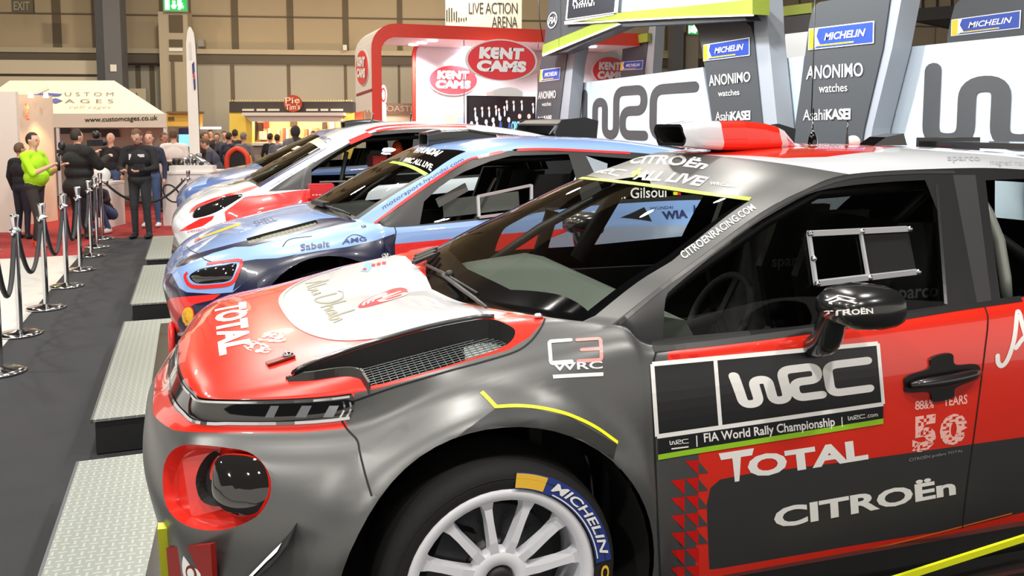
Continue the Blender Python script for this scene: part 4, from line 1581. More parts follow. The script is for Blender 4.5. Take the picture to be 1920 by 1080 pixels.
# chrome strut behind the rear glass
rt = MB()
rt.tube([n0pt(*q) for q in ((1832, 362, .58), (1852, 398, .62), (1872, 450, .66), (1884, 520, .69), (1888, 575, .70))], [.016, .019, .021, .021, .021], mat('strut_grey', (196, 196, 192), .35, .3), 12)
rt.build('cage_strut', n0.root)
# sliding pane in the front side glass
sl = MB()
c = [n0.hit(*p)[0] + V3((0, -.012, .0)) for p in [(1512, 437), (1697, 428), (1713, 508), (1525, 530)]]
for a, b, r in ((0, 1, .010), (3, 2, .010), (0, 3, .006)):
    sl.bar(c[a], c[b], r * 1.6, r * 2, mat('clear_rail', (200, 202, 206), .2, .3), up=(0, -1, 0))
m1, m2 = (c[0] * .49 + c[1] * .51), (c[3] * .49 + c[2] * .51)
sl.bar(m1, m2, .008, .01, mat('clear_rail', (200, 202, 206), .2, .3), up=(0, -1, 0))
for p in (c[0], c[1], c[2], c[3], m1, m2, (c[0] + c[3]) / 2): sl.ball(p + V3((0, -.008, 0)), .010, CHROME, 8, 6)
sp = sl.build('sliding_pane', n0.root)
bp = MB()
bp.add([m1, c[1], c[2], m2], [(0, 1, 2, 3)], mat('vent_hole_black', (3, 3, 3), .9))
bp.build('pane_opening', sp)
n0.finish({'hood_skin': 'hood', 'pillar_skin': 'windscreen_pillar', 'side_skin': 'rear_quarter_trim'})
# ------------------------------------------------------------------ second car: light blue, navy and red
LBLUE = mat('light_blue_paint', (136, 170, 226), 0.28, coat=1.0, backdark=True)
NAVY = mat('navy_paint', (16, 20, 56), 0.3, coat=.5, backdark=True)
SRED = mat('stripe_red', (226, 40, 36), 0.35, coat=.6, backdark=True)
DNAVY = mat('decal_navy', (34, 44, 92), .45)
CREAM = mat('lamp_clear', (230, 232, 235), .1, .3)


def std_parts(c, doors, mx, arch=(.905, 3.50)):
    """doors, wheel arches, bumper and fenders as parts of the second and third cars; doors = (x front, x middle, x rear)"""
    a, b, d = doors
    c.cut(loc([(a, .9, 1.0), (a - .02, .9, .5), (a - .01, .9, 0), (b - .05, .9, 0), (b - .04, .9, .4), (b, .9, .98), (b, .8, 1.7), (a, .8, 1.7)]), SIDE, None, 'front_door', parts=['body_shell'], depth=.5)
    c.cut(loc([(b - .05, .9, 0), (b - .04, .9, .4), (b, .9, .98), (b, .8, 1.7), (d, .8, 1.7), (d, .9, .9), (d - .4, .9, .7), (d - .55, .9, 0)]), SIDE, None, 'rear_door', parts=['body_shell'], depth=.5)
    for hx in arch:
        c.cut(loc([(hx + .437 * math.cos(math.radians(t)), .9, .325 + .445 * math.sin(math.radians(t))) for t in range(0, 360, 8)]), SIDE, delete=True, depth=.4, nmin=-.2, fn=lambda q: q.y < -.55 and q.z < .8)
    c.cut(loc([(-.3, .5, -.2), (.50, .5, -.2), (.50, .5, .62), (.42, .5, .72), (.32, .5, 1.2), (-.3, .5, 1.2)]), SIDE, None, 'front_bumper', parts=['body_shell'], depth=3, nmin=-1, fn=near)
    c.cut(loc([(-.3, .5, -.2), (a, .5, -.2), (a - .02, .5, .5), (a, .5, .95), (a - .1, .5, 1.2), (-.3, .5, 1.2)]), SIDE, None, 'front_fender', parts=['body_shell'], depth=3, nmin=-1, fn=near)
    for hx in arch:
        for sg in (-1, 1): arch_liner(c, hx, .325, .437, sg, .945)


def std_tail(c, rim_m, wing_z=1.5, wing=True, wx=0.0):
    for hx, sg in ((.905, -1), (3.50, -1), (.905, 1), (3.50, 1)):
        car_wheel(c, hx, sg, .335, rim_m, detail=False)
    sk = MB()
    for sg in (-1, 1): sk.prism([(1.36, .22), (3.1, .22), (3.1, .02), (1.36, .02)], (0, .5 * -sg, 0), CARBON, (0, sg * .93, 0))
    sk.build('side_skirt', c.root)
    fl = MB()
    fl.box((.30, 0, .03), (.78, 1.7, .02), CARBON)
    fl.build('front_splitter', c.root)
    if wing:
        rw = MB()
        WG = mat('wing_black', (30, 30, 32), .5)
        prof = [(-.30, .02), (-.2, .06), (0, .075), (.14, .05), (.15, .03), (0, .045), (-.2, .03), (-.30, .0)]
        rw.prism(prof, (0, 1.2, 0), WG, (4.14 + wx, -.60, wing_z))
        for sg in (-1, 1):
            rw.prism([(-.34, -.22), (.16, -.16), (.18, .05), (.02, .09), (-.26, .06), (-.32, -.05)], (0, .02, 0), WG, (4.14 + wx, sg * .60 - .01, wing_z))
            rw.bar((3.86 + wx, sg * .42, wing_z - .19), (3.98 + wx, sg * .55, wing_z + .05), .02, .02, WG)
        rw.prism(prof, (0, 1.1, 0), WG, (4.12 + wx, -.55, wing_z - .17))
        w = rw.build('rear_wing', c.root)
        st = MB()
        for y in (-.18, .18): st.bar((4.0, y, wing_z - .2), (4.14, y * .3, wing_z + .04), .02, .015, mat('clear_rail', (200, 202, 206), .2, .3))
        st.build('wing_strut', w)


def roof_vent(c, x0, x1, z0, h, w, m, white_end=None):
    mb = MB()
    secs = [(x0, w, z0 - .02, z0 + h), (x0 + .1, w, z0 - .02, z0 + h * 1.25), ((x0 + x1) / 2, w * .96, z0 - .02, z0 + h * 1.35), (x1 - .08, w * .8, z0 - .02, z0 + h * .9), (x1, w * .55, z0 - .02, z0 + h * .25)]
    R = []
    for x, ww, a, b in secs:
        p = rounded(2 * ww, b - a, min(.025, (b - a) * .35), 3, 0, (a + b) / 2)
        R.append([(x, q[0], q[1]) for q in p])
    n = len(R[0])
    for i in range(len(secs) - 1):
        mm = white_end if (white_end and i == 3) else m
        mb.add(R[i] + R[i + 1], [(k, (k + 1) % n, n + (k + 1) % n, n + k) for k in range(n)], mm, True)
    cz = z0 + h * .5
    inn = [(p[0] + .001, p[1] * .9, cz + (p[2] - cz) * .7) for p in R[0]]
    mb.add(R[0] + inn, [(k, (k + 1) % n, n + (k + 1) % n, n + k) for k in range(n)], m)
    deep = [(p[0] + .1, p[1], p[2]) for p in inn]
    mb.add(inn + deep, [(k, (k + 1) % n, n + (k + 1) % n, n + k) for k in range(n)] + [tuple(range(n, 2 * n))], mat('duct_black', (10, 10, 11), .7))
    mb.build('roof_scoop', c.root)


def lamp_unit(c, px, depth, lens_m, name='headlight', ring_m=None, cells=(), parts=('front_bumper', 'front_fender', 'body_shell')):
    """a lamp sunk behind a loop on the fascia"""
    P, N = c.region(catmull(px, 4, True), None, None, delete=True, parts=list(parts))
    n = sum(N, Vector()).normalized()
    mb = MB()
    cc = sum(P, Vector()) / len(P)
    Q1 = [cc + (p - cc) * .97 - n * .004 for p in P]
    Q2 = [cc + (p - cc) * .80 - n * .004 + n * depth * .5 for p in P]
    Q3 = [cc + (p - cc) * .5 + n * depth * .75 for p in P]
    Nn = len(P)
    ring = [(i, (i + 1) % Nn, Nn + (i + 1) % Nn, Nn + i) for i in range(Nn)]
    mb.add(P + Q1, ring, BLK, True)
    V = Q1 + Q2 + Q3 + [cc + n * depth * .85]
    mb.add(V, ring + [(a + Nn, b + Nn, x + Nn, y + Nn) for a, b, x, y in ring] + [(2 * Nn + i, 2 * Nn + (i + 1) % Nn, 3 * Nn) for i in range(Nn)], lens_m, True)
    o = mb.build(name, c.root)
    return o, P, n


b0 = Car('rally_car', (-0.17, 6.05, 0.2), 'light blue and navy rally car with red stripes, second from the camera', 'rally car', 'rally cars on show platforms')
tail_ = lambda z: [(3.95, .87, .88 + z), (4.25, .75, .86 + z), (4.33, .42, .85 + z), (4.35, 0, .85 + z)]
lvb = [
    [(.10, 0, .08), (.11, .34, .08), (.16, .60, .08), (.26, .78, .08), (.50, .90, .10), (.905, .93, .10), (1.216, .91, .12), (1.335, .905, .13), (1.95, .90, .13), (2.6, .90, .13), (3.1, .90, .12), (3.5, .92, .12), (3.95, .90, .14), (4.25, .78, .2), (4.33, .42, .22), (4.35, 0, .22)],
    [(.045, 0, .20), (.055, .35, .20), (.105, .62, .20), (.205, .80, .20), (.48, .93, .22), (.905, .965, .25), (1.216, .94, .26), (1.335, .93, .27), (1.95, .928, .27), (2.6, .928, .27), (3.1, .93, .26), (3.5, .96, .26), (3.95, .93, .28), (4.29, .82, .32), (4.38, .45, .33), (4.40, 0, .33)],
    [(.01, 0, .32), (.02, .36, .32), (.08, .64, .32), (.185, .82, .32), (.47, .955, .36), (.905, .985, .42), (1.216, .955, .42), (1.335, .945, .42), (1.95, .945, .42), (2.6, .945, .42), (3.1, .95, .42), (3.5, .985, .42), (3.95, .965, .42), (4.3, .82, .44), (4.4, .46, .45), (4.42, 0, .45)],
    [(-.015, 0, .44), (-.005, .36, .44), (.06, .66, .44), (.17, .82, .46), (.46, .965, .50), (.905, .985, .58), (1.216, .962, .6), (1.335, .95, .6), (1.95, .952, .6), (2.6, .952, .62), (3.1, .957, .62), (3.5, .99, .62), (3.95, .97, .62), (4.3, .82, .6), (4.4, .46, .6), (4.42, 0, .6)],
    [(-.03, 0, .53), (-.02, .36, .535), (.05, .62, .55), (.15, .755, .575), (.45, .925, .64), (.905, .955, .735), (1.216, .945, .77), (1.335, .938, .77), (1.95, .942, .77), (2.6, .94, .80), (3.1, .94, .82), (3.5, .97, .82), (3.95, .95, .80), (4.28, .80, .78), (4.37, .45, .77), (4.39, 0, .77)],
    [(-.01, 0, .585), (0, .35, .60), (.06, .58, .635), (.165, .715, .675), (.46, .865, .745), (.905, .905, .815), (1.216, .90, .88), (1.335, .918, .875), (1.95, .922, .89), (2.6, .915, .925), (3.1, .905, .94), (3.5, .90, .94)] + tail_(.03),
    [(.02, 0, .625), (.03, .34, .645), (.09, .55, .69), (.21, .68, .735), (.50, .80, .80), (.905, .815, .865), (1.216, .82, .933), (1.335, .892, .912), (1.95, .90, .94), (2.6, .885, .995), (3.1, .87, 1.01), (3.5, .85, 1.01), (3.95, .80, .99), (4.22, .70, .97), (4.30, .40, .96), (4.32, 0, .96)],
]
railb = [(1.216, .82, .933), (1.396, .79, 1.051), (1.611, .745, 1.181), (1.83, .705, 1.29), (1.965, .68, 1.335), (2.169, .66, 1.368), (2.418, .64, 1.378), (2.762, .63, 1.364), (3.2, .62, 1.34), (3.7, .60, 1.28), (4.05, .56, 1.2)]
b0.shell(lvb, 3, 6, 13, railb, 4,
         cowl=[(.93, 0, .965), (.95, .3, .965), (1.03, .6, .958), (1.10, .74, .952), (1.216, .82, .933)],
         centre=None, ws_c=[(.93, 0, .965), (1.2, 0, 1.115), (1.5, 0, 1.268), (1.69, 0, 1.362), (1.79, 0, 1.405)],
         roof_f=[(1.79, 0, 1.405), (1.81, .3, 1.397), (1.875, .56, 1.372), (1.965, .68, 1.335)],
         roof_c=[(1.79, 0, 1.405), (2.1, 0, 1.435), (2.6, 0, 1.45), (3.2, 0, 1.42), (4.1, 0, 1.28)],
         roof_r=[(4.1, 0, 1.28), (4.09, .35, 1.26), (4.05, .56, 1.2)],
         hood_c=[(.10, 0, .705), (.25, 0, .785), (.45, 0, .86), (.7, 0, .925)], m=LBLUE,
         flares=[(.905, .32, .46, .62, .035), (3.50, .32, .46, .62, .035)], hood_crown=.018)
for f in b0.bm.faces:
    if f[b0.pl] == b0.pi('side_skin'): f.material_index = b0.mi(BLK)
std_parts(b0, (1.33, 2.62, 3.9), LBLUE)
for pn in ('front_bumper', 'front_fender'): b0.pi(pn)
b0.cut(loc([(1.2, .9, .85), (1.2, .9, 1.0), (1.5, .9, 1.7), (2.60, .8, 1.7), (2.62, .9, .90)]), SIDE, None, 'door_window_frame', parts=['side_skin'], depth=.5)
# navy lower nose, fender flank with its shade painted dark
b0.region([(300, 545), (312, 514), (322, 512), (336, 540), (350, 548), (400, 551), (436, 548), (470, 520), (516, 497), (560, 477), (600, 470), (650, 463), (700, 452), (741, 438), (741, 700), (200, 760), (250, 540)], NAVY, None, parts=['front_bumper', 'front_fender', 'body_shell'], nmin=-.3, depth=.8, fn=near)
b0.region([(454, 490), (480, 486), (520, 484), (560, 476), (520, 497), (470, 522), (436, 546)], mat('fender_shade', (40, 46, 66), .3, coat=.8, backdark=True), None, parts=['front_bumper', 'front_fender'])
# red wedge on the nose
b0.region([(306, 566), (320, 559), (414, 551), (400, 562), (366, 570), (345, 580), (334, 600), (330, 640), (326, 680), (318, 640)], SRED, None, parts=['front_bumper'], nmin=-.3, depth=.4)
# navy band beside the bonnet vent
b0.region(catmull([(329, 500), (345, 485), (380, 472), (440, 456), (470, 449)], 3) + [(600, 410), (664, 405), (668, 416), (600, 429), (470, 462), (440, 463), (400, 474), (360, 490), (335, 503)], NAVY, None, parts=['hood_skin'], depth=.3)
vpx = [(462, 447), (500, 436), (550, 423), (592, 412), (597, 419), (560, 431), (510, 444), (466, 456)]
vP, vN = b0.region(vpx, None, None, delete=True, parts=['hood_skin'])
bonnet_vent(b0, vP, .004, mat('vent_tan', (150, 150, 130), .5, .4), mat('black_plastic', (24, 24, 25), .55), VFLOOR, step=.022, wr=.005)
print('NAVY hood faces', sum(1 for f in b0.bm.faces if f[b0.pl] == b0.pi('hood_skin') and f.material_index == b0.mi(NAVY)))
# yellow flash and far edge marks on the bonnet
YEL = mat('flash_yellow', (246, 184, 46), .4, coat=.5)
b0.lay(([(0, .2), (.06, 0), (.5, -.1), (.93, .2), (1, .8), (.9, 1), (.5, .8), (.08, .7)], [tuple(range(8))]), [(366, 452), (456, 422), (453, 417), (372, 446)], YEL, lift=.0015, nx=8, ny=3, part='hood_skin')
b0.lay(U4, [(364, 455), (377, 449), (374, 445), (366, 449)], SRED, lift=.0018, nx=2, ny=2, part='hood_skin')
b0.text('SHELL', [(480, 425), (520, 414), (512, 406), (474, 416)], DNAVY, lift=.0015, nx=5, part='hood_skin')
# windscreen and side glass
b0.cut([b0.hit(*p)[0] for p in [(672, 411), (745, 361), (804, 327), (770, 313), (745, 308)]] + [V3((1.66, .01, 1.3)), V3((.85, .01, .9)), V3((.9, -.5, .93)), V3((1.05, -.70, .94))], V3((-.4, 0, 1)), BLK, 'windscreen_surround', parts=['pillar_skin'], depth=.5)
b0.cut([b0.hit(*p)[0] for p in [(874, 284), (804, 327), (770, 313), (745, 308)]] + [V3((1.50, .01, 1.27)), V3((1.70, .01, 1.37)), V3((1.73, -.3, 1.37))], V3((-.4, 0, 1)), GLOSSBLK, None, parts=['pillar_skin'], depth=.5)
b0.cut([b0.hit(*p)[0] for p in [(667, 406), (745, 355), (797, 326), (770, 315), (746, 310)]] + [V3((1.6, .01, 1.27)), V3((.985, .01, .99)), V3((1.03, -.5, .99)), V3((1.09, -.65, .985))], V3((-.4, 0, 1)), GLASS, 'windscreen', parts=['windscreen_surround'], depth=.5)
b0.stripe([(733, 304), (752, 307), (776, 315), (800, 328)], .03, DGREEN, lift=.002, part='pillar_skin')
b0.text('WRC ALL LIVE', [(752, 305), (808, 322), (812, 309), (762, 296)], DWHITE, bold=.03, lift=.002, nx=6, ny=2, part='pillar_skin')
b0.text('HYUNDAI', [(775, 287), (817, 294), (832, 284), (785, 277)], DWHITE, bold=.05, lift=.002, nx=6, ny=2, part='pillar_skin')
b0.text('motorsport.hyundai.com', [(720, 395), (872, 302), (866, 296), (714, 388)], DNAVY, bold=.0, shear=.2, lift=.002, nx=14, part='pillar_skin')
b0.stripe([(702, 419), (752, 382), (810, 341), (874, 302), (902, 294), (954, 283), (1016, 280), (1100, 283), (1181, 287)], .022, SRED, lift=.002)
gpx = [(787, 421), (795, 378), (830, 345), (870, 322), (920, 302), (960, 292), (1060, 289), (1105, 291), (1118, 330), (1135, 383), (1000, 398), (912, 408)]
b0.region(gpx, GLASS, 'side_window', parts=['door_window_frame'])
b0.cut(loc([(2.80, .87, 1.03), (2.74, .7, 1.33), (3.35, .7, 1.28), (3.60, .7, 1.20), (3.65, .87, 1.05)]), SIDE, GLASS, 'side_window', parts=['side_skin'])
b0.stripe([(740, 425), (742, 440), (735, 480)], .006, SEAM)
# doors: red flash, grey blue lower half, sponsor names
b0.region([(736, 458), (800, 452), (950, 438), (1000, 434), (1080, 427), (1078, 440), (1060, 470), (1040, 482), (980, 500), (720, 520)], SRED, None, parts=['front_door'], depth=.3)
b0.cut(loc([(2.35, .95, .80), (2.55, .95, .86), (3.9, .95, .84), (3.9, .95, .3), (2.3, .95, .3)]), SIDE, mat('grey_blue_paint', (150, 166, 190), .3, coat=.8, backdark=True), None, parts=['front_door', 'rear_door'], depth=.4)
b0.region([(715, 467), (735, 440), (741, 438), (737, 468)], NAVY, None, parts=['front_fender', 'front_door'])
b0.lay(([(0, .45), (.75, 1), (1, .0)], [(0, 1, 2)]), [(1163, 418), (1222, 415), (1222, 386), (1163, 396)], mat('decal_black', (26, 27, 30), .35), lift=.002, nx=3, ny=3)
b0.text('WIA', [(1243, 412), (1290, 409), (1288, 393), (1240, 397)], DNAVY, bold=.05, lift=.002, nx=3)
b0.text('HYUNDAI', [(1220, 394), (1262, 391), (1261, 386), (1219, 388)], DNAVY, lift=.002, nx=3)
b0.text('b', [(1300, 402), (1308, 401), (1308, 384), (1300, 385)], DNAVY, bold=.05, lift=.002, nx=2)
b0.lay(U4, [(1064, 423), (1090, 422), (1090, 402), (1064, 404)], DWHITE, lift=.002, nx=2, ny=2)
b0.text('N', [(1093, 421), (1115, 420), (1115, 396), (1093, 398)], DWHITE, bold=.06, lift=.002, nx=2)
b0.lay(U4, [(1094, 411), (1098, 411), (1098, 400), (1094, 400)], SRED, lift=.003, nx=1, ny=1)
b0.text('N. Gilsoul', [(1150, 374), (1249, 370), (1249, 350), (1150, 354)], DWHITE, bold=.01, lift=.003, nx=5)
b0.lay(U4, [(1262, 366), (1270, 366), (1270, 353), (1262, 353)], MATS['fluo_yellow'], lift=.003, nx=1, ny=1)
b0.lay(U4, [(1270, 366), (1276, 366), (1276, 353), (1270, 353)], SRED, lift=.003, nx=1, ny=1)
# fender lettering
b0.text('Sabelt', [(563, 471), (618, 463), (618, 453), (563, 459)], DNAVY, bold=.02, lift=.005, nx=8, ny=5)
b0.text('AMG', [(641, 459), (688, 452), (686, 445), (643, 449)], DNAVY, bold=.01, lift=.005, nx=8, ny=5)
b0.stripe([(650, 447), (660, 441), (672, 441), (684, 447)], .008, DNAVY)
b0.stripe([(530, 463), (538, 452), (552, 447), (585, 443)], .006, SEAM)
b0.stripe([(350, 462), (358, 470), (372, 476), (385, 487), (400, 492)], .005, SEAM)
# headlamp with red outline
b0.stripe([(388, 495), (420, 491), (452, 489), (446, 512), (434, 531), (400, 537), (360, 537), (347, 519), (352, 511)], .022, SRED, lift=.003, n=3)
hlm, hP, hn = lamp_unit(b0, [(355, 518), (372, 506), (392, 501), (420, 497), (443, 494), (439, 512), (430, 526), (400, 531), (368, 531)], .03, LENS)
hc = MB()
for px in ((368, 513), (366, 522), (372, 519)): hc.ball(b0.hit(*px, quiet=True)[0] + hn * .012, .014, CHROME, 8, 6)
for px in ((410, 512), (416, 511), (423, 510), (429, 508)):
    q = b0.hit(*px, quiet=True)[0] + hn * .016
    hc.bar(q + V3((0, 0, .05)), q - V3((0, 0, .05)), .012, .008, CREAM)
hc.build('lamp_cell', hlm)
# shell emblem (a scallop) on the nose and lettering below
shell2 = [(.5, 0), (.3, .02), (.3, .12), (.08, .25), (0, .55), (.06, .78), (.2, .92), (.36, .99), (.5, 1), (.64, .99), (.8, .92), (.94, .78), (1, .55), (.92, .25), (.7, .12), (.7, .02)]
sv = ([(.5 + (x - .5) * 1.14, .5 + (y - .5) * 1.12) for x, y in shell2], [tuple(range(16))])
q_sh = [(344, 610), (365, 608), (365, 575), (344, 577)]
b0.lay(sv, q_sh, SRED, lift=.003, nx=4, ny=4, part='front_bumper')
b0.lay((shell2, [tuple(range(16))]), q_sh, mat('shell_yellow', (248, 190, 20), .4), lift=.005, nx=4, ny=4, part='front_bumper')
for k in range(5):
    b0.lay(stroke2d([[(.5 + (k - 2) * .03, .2), (.5 + (k - 2) * .17, .88 - abs(k - 2) * .06)]], .03), q_sh, SRED, lift=.006, nx=1, ny=1, part='front_bumper')
b0.text('HYUNDAI', [(334, 629), (352, 627), (352, 621), (334, 623)], DWHITE, bold=.02, lift=.003, nx=2, part='front_bumper')
roof_vent(b0, 1.75, 2.36, 1.40, .085, .13, mat('scoop_black', (26, 27, 29), .3, coat=.8), DPINK)
std_tail(b0, RIMW, 1.46, wx=.24)
# cooling duct ring low on the nose
du = MB()
dc = V3((.02, -.40, .17))
du.tube([dc + V3((.0, .10 * math.cos(a), .13 * math.sin(a))) for a in np.linspace(0, 2 * math.pi, 25)[:-1]], .02, SRED, 8, closed=True)
du.prism(ellipse(.09, .12, 24), (.04, 0, 0), mat('duct_black', (10, 10, 11), .7), dc, (0, 1, 0), (0, 0, 1))
du.build('brake_duct', b0.root)
tb = [[(1.27, s * .70, .30), (1.29, s * .72, .88), (1.5, s * .685, 1.05), (1.75, s * .64, 1.2), (2.0, s * .60, 1.30), (2.75, s * .585, 1.32)] for s in (-1, 1)]
tb += [[(2.74, s * .68, .1), (2.76, s * .66, .9), (2.76, s * .60, 1.26), (2.76, s * .45, 1.34), (2.76, 0, 1.36)] for s in (-1, 1)]
tb += [[(2.0, -.6, 1.30), (2.0, 0, 1.37), (2.0, .6, 1.30)], [(2.76, -.55, 1.3), (2.75, .55, .35)], [(2.76, .55, 1.3), (2.75, -.55, .35)]]
tb += [[(1.30, s * .72, .80), (2.74, s * .68, .45)] for s in (-1, 1)]
cabin(b0, .12, .95, (1.05, 1.55, 3.9), mat('dash_black', (44, 46, 44), .9), 2.75, tubes=tb)
sl = MB()
c = [b0.hit(*p)[0] + V3((0, -.012, 0)) for p in [(895, 368), (995, 347), (995, 395), (897, 407)]]
RL = mat('clear_rail', (200, 202, 206), .2, .3)
for a, b in ((0, 1), (3, 2), (0, 3), (1, 2)): sl.bar(c[a], c[b], .016, .02, RL, up=(0, -1, 0))
sl.build('sliding_pane', b0.root)
bl = MB()
bl.bar((1.95, -.50, .85), (2.12, -.52, 1.18), .05, .01, mat('belt_grey', (120, 116, 112), .8))
bl.bar((1.75, -.52, .98), (2.30, -.50, 1.02), .02, .12, mat('net_grey', (160, 162, 160), .6))
bl.bar((1.70, -.55, 1.02), (1.92, -.50, 1.12), .012, .06, mat('net_white', (220, 224, 226), .6))
bl.build('seat_harness', b0.root)
wp = MB()
wp.tube([b0.hit(*p)[0] + V3((-.01, 0, .02)) for p in [(600, 386), (615, 392), (640, 400), (660, 408)]], .008, BLK, 6)
wp.bar(b0.hit(590, 386)[0] + V3((0, 0, .03)), b0.hit(612, 392)[0] + V3((0, 0, .03)), .05, .03, BLK)
wp.build('windscreen_wiper', b0.root)
pn = MB()
for p in ((682, 425),): pn.ball(b0.hit(*p)[0], (.018, .014, .012), CHROME, 8, 6)
pn.build('bonnet_pin', b0.root)
b0.finish({'hood_skin': 'hood', 'pillar_skin': 'windscreen_pillar', 'side_skin': 'rear_quarter_trim'})

# ------------------------------------------------------------------ third car: white with red bands
y0 = Car('rally_car', (-0.17, 9.0, 0.2), 'white rally car with red bands and black headlights, third from the camera', 'rally car', 'rally cars on show platforms')
WHT = mat('white_car_paint', (226, 232, 240), .28, coat=1.0, backdark=True)
lvy = [
    [(.10, 0, .08), (.11, .34, .08), (.16, .60, .08), (.26, .78, .08), (.46, .90, .10), (.84, .93, .10), (1.0, .91, .12), (1.16, .905, .13), (1.85, .90, .13), (2.5, .90, .13), (3.0, .90, .12), (3.5, .92, .12), (3.95, .90, .14), (4.25, .78, .2), (4.33, .42, .22), (4.35, 0, .22)],
    [(.045, 0, .20), (.055, .35, .20), (.105, .62, .20), (.205, .80, .20), (.46, .93, .22), (.84, .965, .25), (1.0, .94, .26), (1.16, .93, .27), (1.85, .928, .27), (2.5, .928, .27), (3.0, .93, .26), (3.5, .96, .26), (3.95, .93, .28), (4.29, .82, .32), (4.38, .45, .33), (4.40, 0, .33)],
    [(.015, 0, .34), (.025, .36, .34), (.08, .64, .34), (.185, .82, .34), (.45, .955, .36), (.84, .985, .42), (1.0, .965, .42), (1.16, .945, .42), (1.85, .945, .42), (2.5, .945, .42), (3.0, .95, .42), (3.5, .985, .42), (3.95, .965, .42), (4.3, .82, .44), (4.4, .46, .45), (4.42, 0, .45)],
    [(-.02, 0, .48), (-.01, .36, .48), (.06, .66, .48), (.17, .82, .50), (.45, .965, .54), (.84, .985, .62), (1.0, .97, .63), (1.16, .95, .63), (1.85, .952, .63), (2.5, .952, .64), (3.0, .957, .64), (3.5, .99, .64), (3.95, .97, .62), (4.3, .82, .6), (4.4, .46, .6), (4.42, 0, .6)],
    [(-.035, 0, .58), (-.025, .36, .585), (.05, .62, .61), (.15, .755, .65), (.44, .925, .73), (.84, .955, .79), (1.0, .95, .80), (1.16, .938, .80), (1.85, .942, .80), (2.5, .94, .82), (3.0, .94, .84), (3.5, .97, .84), (3.95, .95, .82), (4.28, .80, .80), (4.37, .45, .79), (4.39, 0, .79)],
    [(-.01, 0, .66), (0, .35, .67), (.07, .56, .70), (.175, .70, .735), (.46, .865, .83), (.80, .895, .89), (.92, .895, .90), (1.1, .915, .90), (1.85, .922, .91), (2.5, .915, .935), (3.0, .905, .95), (3.5, .90, .95)] + tail_(.04),
    [(.06, 0, .75), (.065, .30, .75), (.12, .48, .77), (.24, .60, .81), (.50, .79, .895), (.70, .825, .91), (.82, .83, .925), (1.0, .892, .935), (1.85, .90, .96), (2.5, .885, 1.0), (3.0, .87, 1.02), (3.5, .85, 1.02), (3.95, .80, 1.0), (4.22, .70, .98), (4.30, .40, .97), (4.32, 0, .97)],
]
raily = [(.82, .83, .925), (1.007, .80, 1.045), (1.224, .77, 1.168), (1.458, .73, 1.295), (1.739, .70, 1.435), (1.986, .68, 1.485), (2.453, .66, 1.50), (3.0, .64, 1.47), (3.6, .61, 1.40), (4.05, .57, 1.30)]
y0.shell(lvy, 3, 6, 13, raily, 4,
         cowl=[(.66, 0, .99), (.68, .3, .99), (.72, .6, .98), (.76, .74, .955), (.82, .83, .925)],
         centre=None, ws_c=[(.66, 0, .99), (.95, 0, 1.15), (1.25, 0, 1.31), (1.5, 0, 1.44), (1.62, 0, 1.50)],
         roof_f=[(1.62, 0, 1.50), (1.63, .3, 1.495), (1.68, .56, 1.47), (1.739, .70, 1.435)],
         roof_c=[(1.62, 0, 1.50), (1.9, 0, 1.55), (2.4, 0, 1.565), (3.2, 0, 1.52), (4.1, 0, 1.36)],
         roof_r=[(4.1, 0, 1.36), (4.09, .35, 1.34), (4.05, .57, 1.30)],
         hood_c=[(.12, 0, .80), (.25, 0, .86), (.4, 0, .92)], m=WHT,
         flares=[(.905, .32, .46, .62, .035), (3.50, .32, .46, .62, .035)], hood_crown=.018)
for f in y0.bm.faces:
    if f[y0.pl] == y0.pi('side_skin'): f.material_index = y0.mi(BLK)
std_parts(y0, (1.15, 2.4, 3.9), WHT)
y0.cut(loc([(.82, .9, .85), (.82, .9, 1.0), (1.3, .9, 1.7), (2.40, .8, 1.7), (2.42, .9, .90)]), SIDE, None, 'door_window_frame', parts=['side_skin'], depth=.5)
y0.region([(368, 384), (400, 371), (440, 359), (470, 349), (503, 336), (500, 343), (470, 357), (440, 366), (415, 374), (385, 386), (360, 398), (352, 402), (358, 392)], SRED, None, parts=['hood_skin', 'front_fender', 'front_bumper', 'body_shell'], depth=.3)
y0.region([(335, 434), (350, 424), (375, 410), (402, 404), (398, 412), (380, 424), (352, 432)], SRED, None, parts=['front_bumper', 'front_fender'])
y0.region([(421, 397), (440, 383), (458, 370), (480, 364), (502, 365), (560, 357), (640, 352), (660, 380), (600, 400), (500, 420), (425, 424)], SRED, None, parts=['front_fender', 'front_door', 'front_bumper'], depth=.3)
y0.cut(loc([(1.2, .9, .2), (1.2, .9, .75), (2.6, .9, .80), (2.6, .9, .2)]), SIDE, SRED, None, parts=['front_door'])
hl2, hP, hn = lamp_unit(y0, [(361, 408), (368, 390), (400, 377), (430, 365), (446, 361), (455, 367), (440, 378), (420, 390), (400, 400), (378, 407)], .03, LENS)
hc = MB()
for px in ((380, 394), (392, 390), (401, 386), (405, 379), (418, 375)): hc.ball(y0.hit(*px, quiet=True)[0] + hn * .012, .022, CREAM, 8, 6)
hc.build('lamp_cell', hl2)
NVB = mat('navy_edge', (40, 52, 130), .35, coat=.6)
y0.cut([y0.hit(*p)[0] for p in [(484, 351), (540, 317), (610, 276), (600, 268), (590, 262)]] + [V3((1.45, .01, 1.35)), V3((.6, .01, .95)), V3((.6, -.6, .95)), V3((.74, -.71, .955))], V3((-.4, 0, 1)), BLK, 'windscreen_surround', parts=['pillar_skin'], depth=.5)
y0.cut([y0.hit(*p)[0] for p in [(482, 346), (540, 312), (606, 275), (597, 268), (588, 264)]] + [V3((1.38, .01, 1.35)), V3((.70, .01, 1.0)), V3((.74, -.6, .99))], V3((-.4, 0, 1)), GLASS, 'windscreen', parts=['windscreen_surround'], depth=.5)
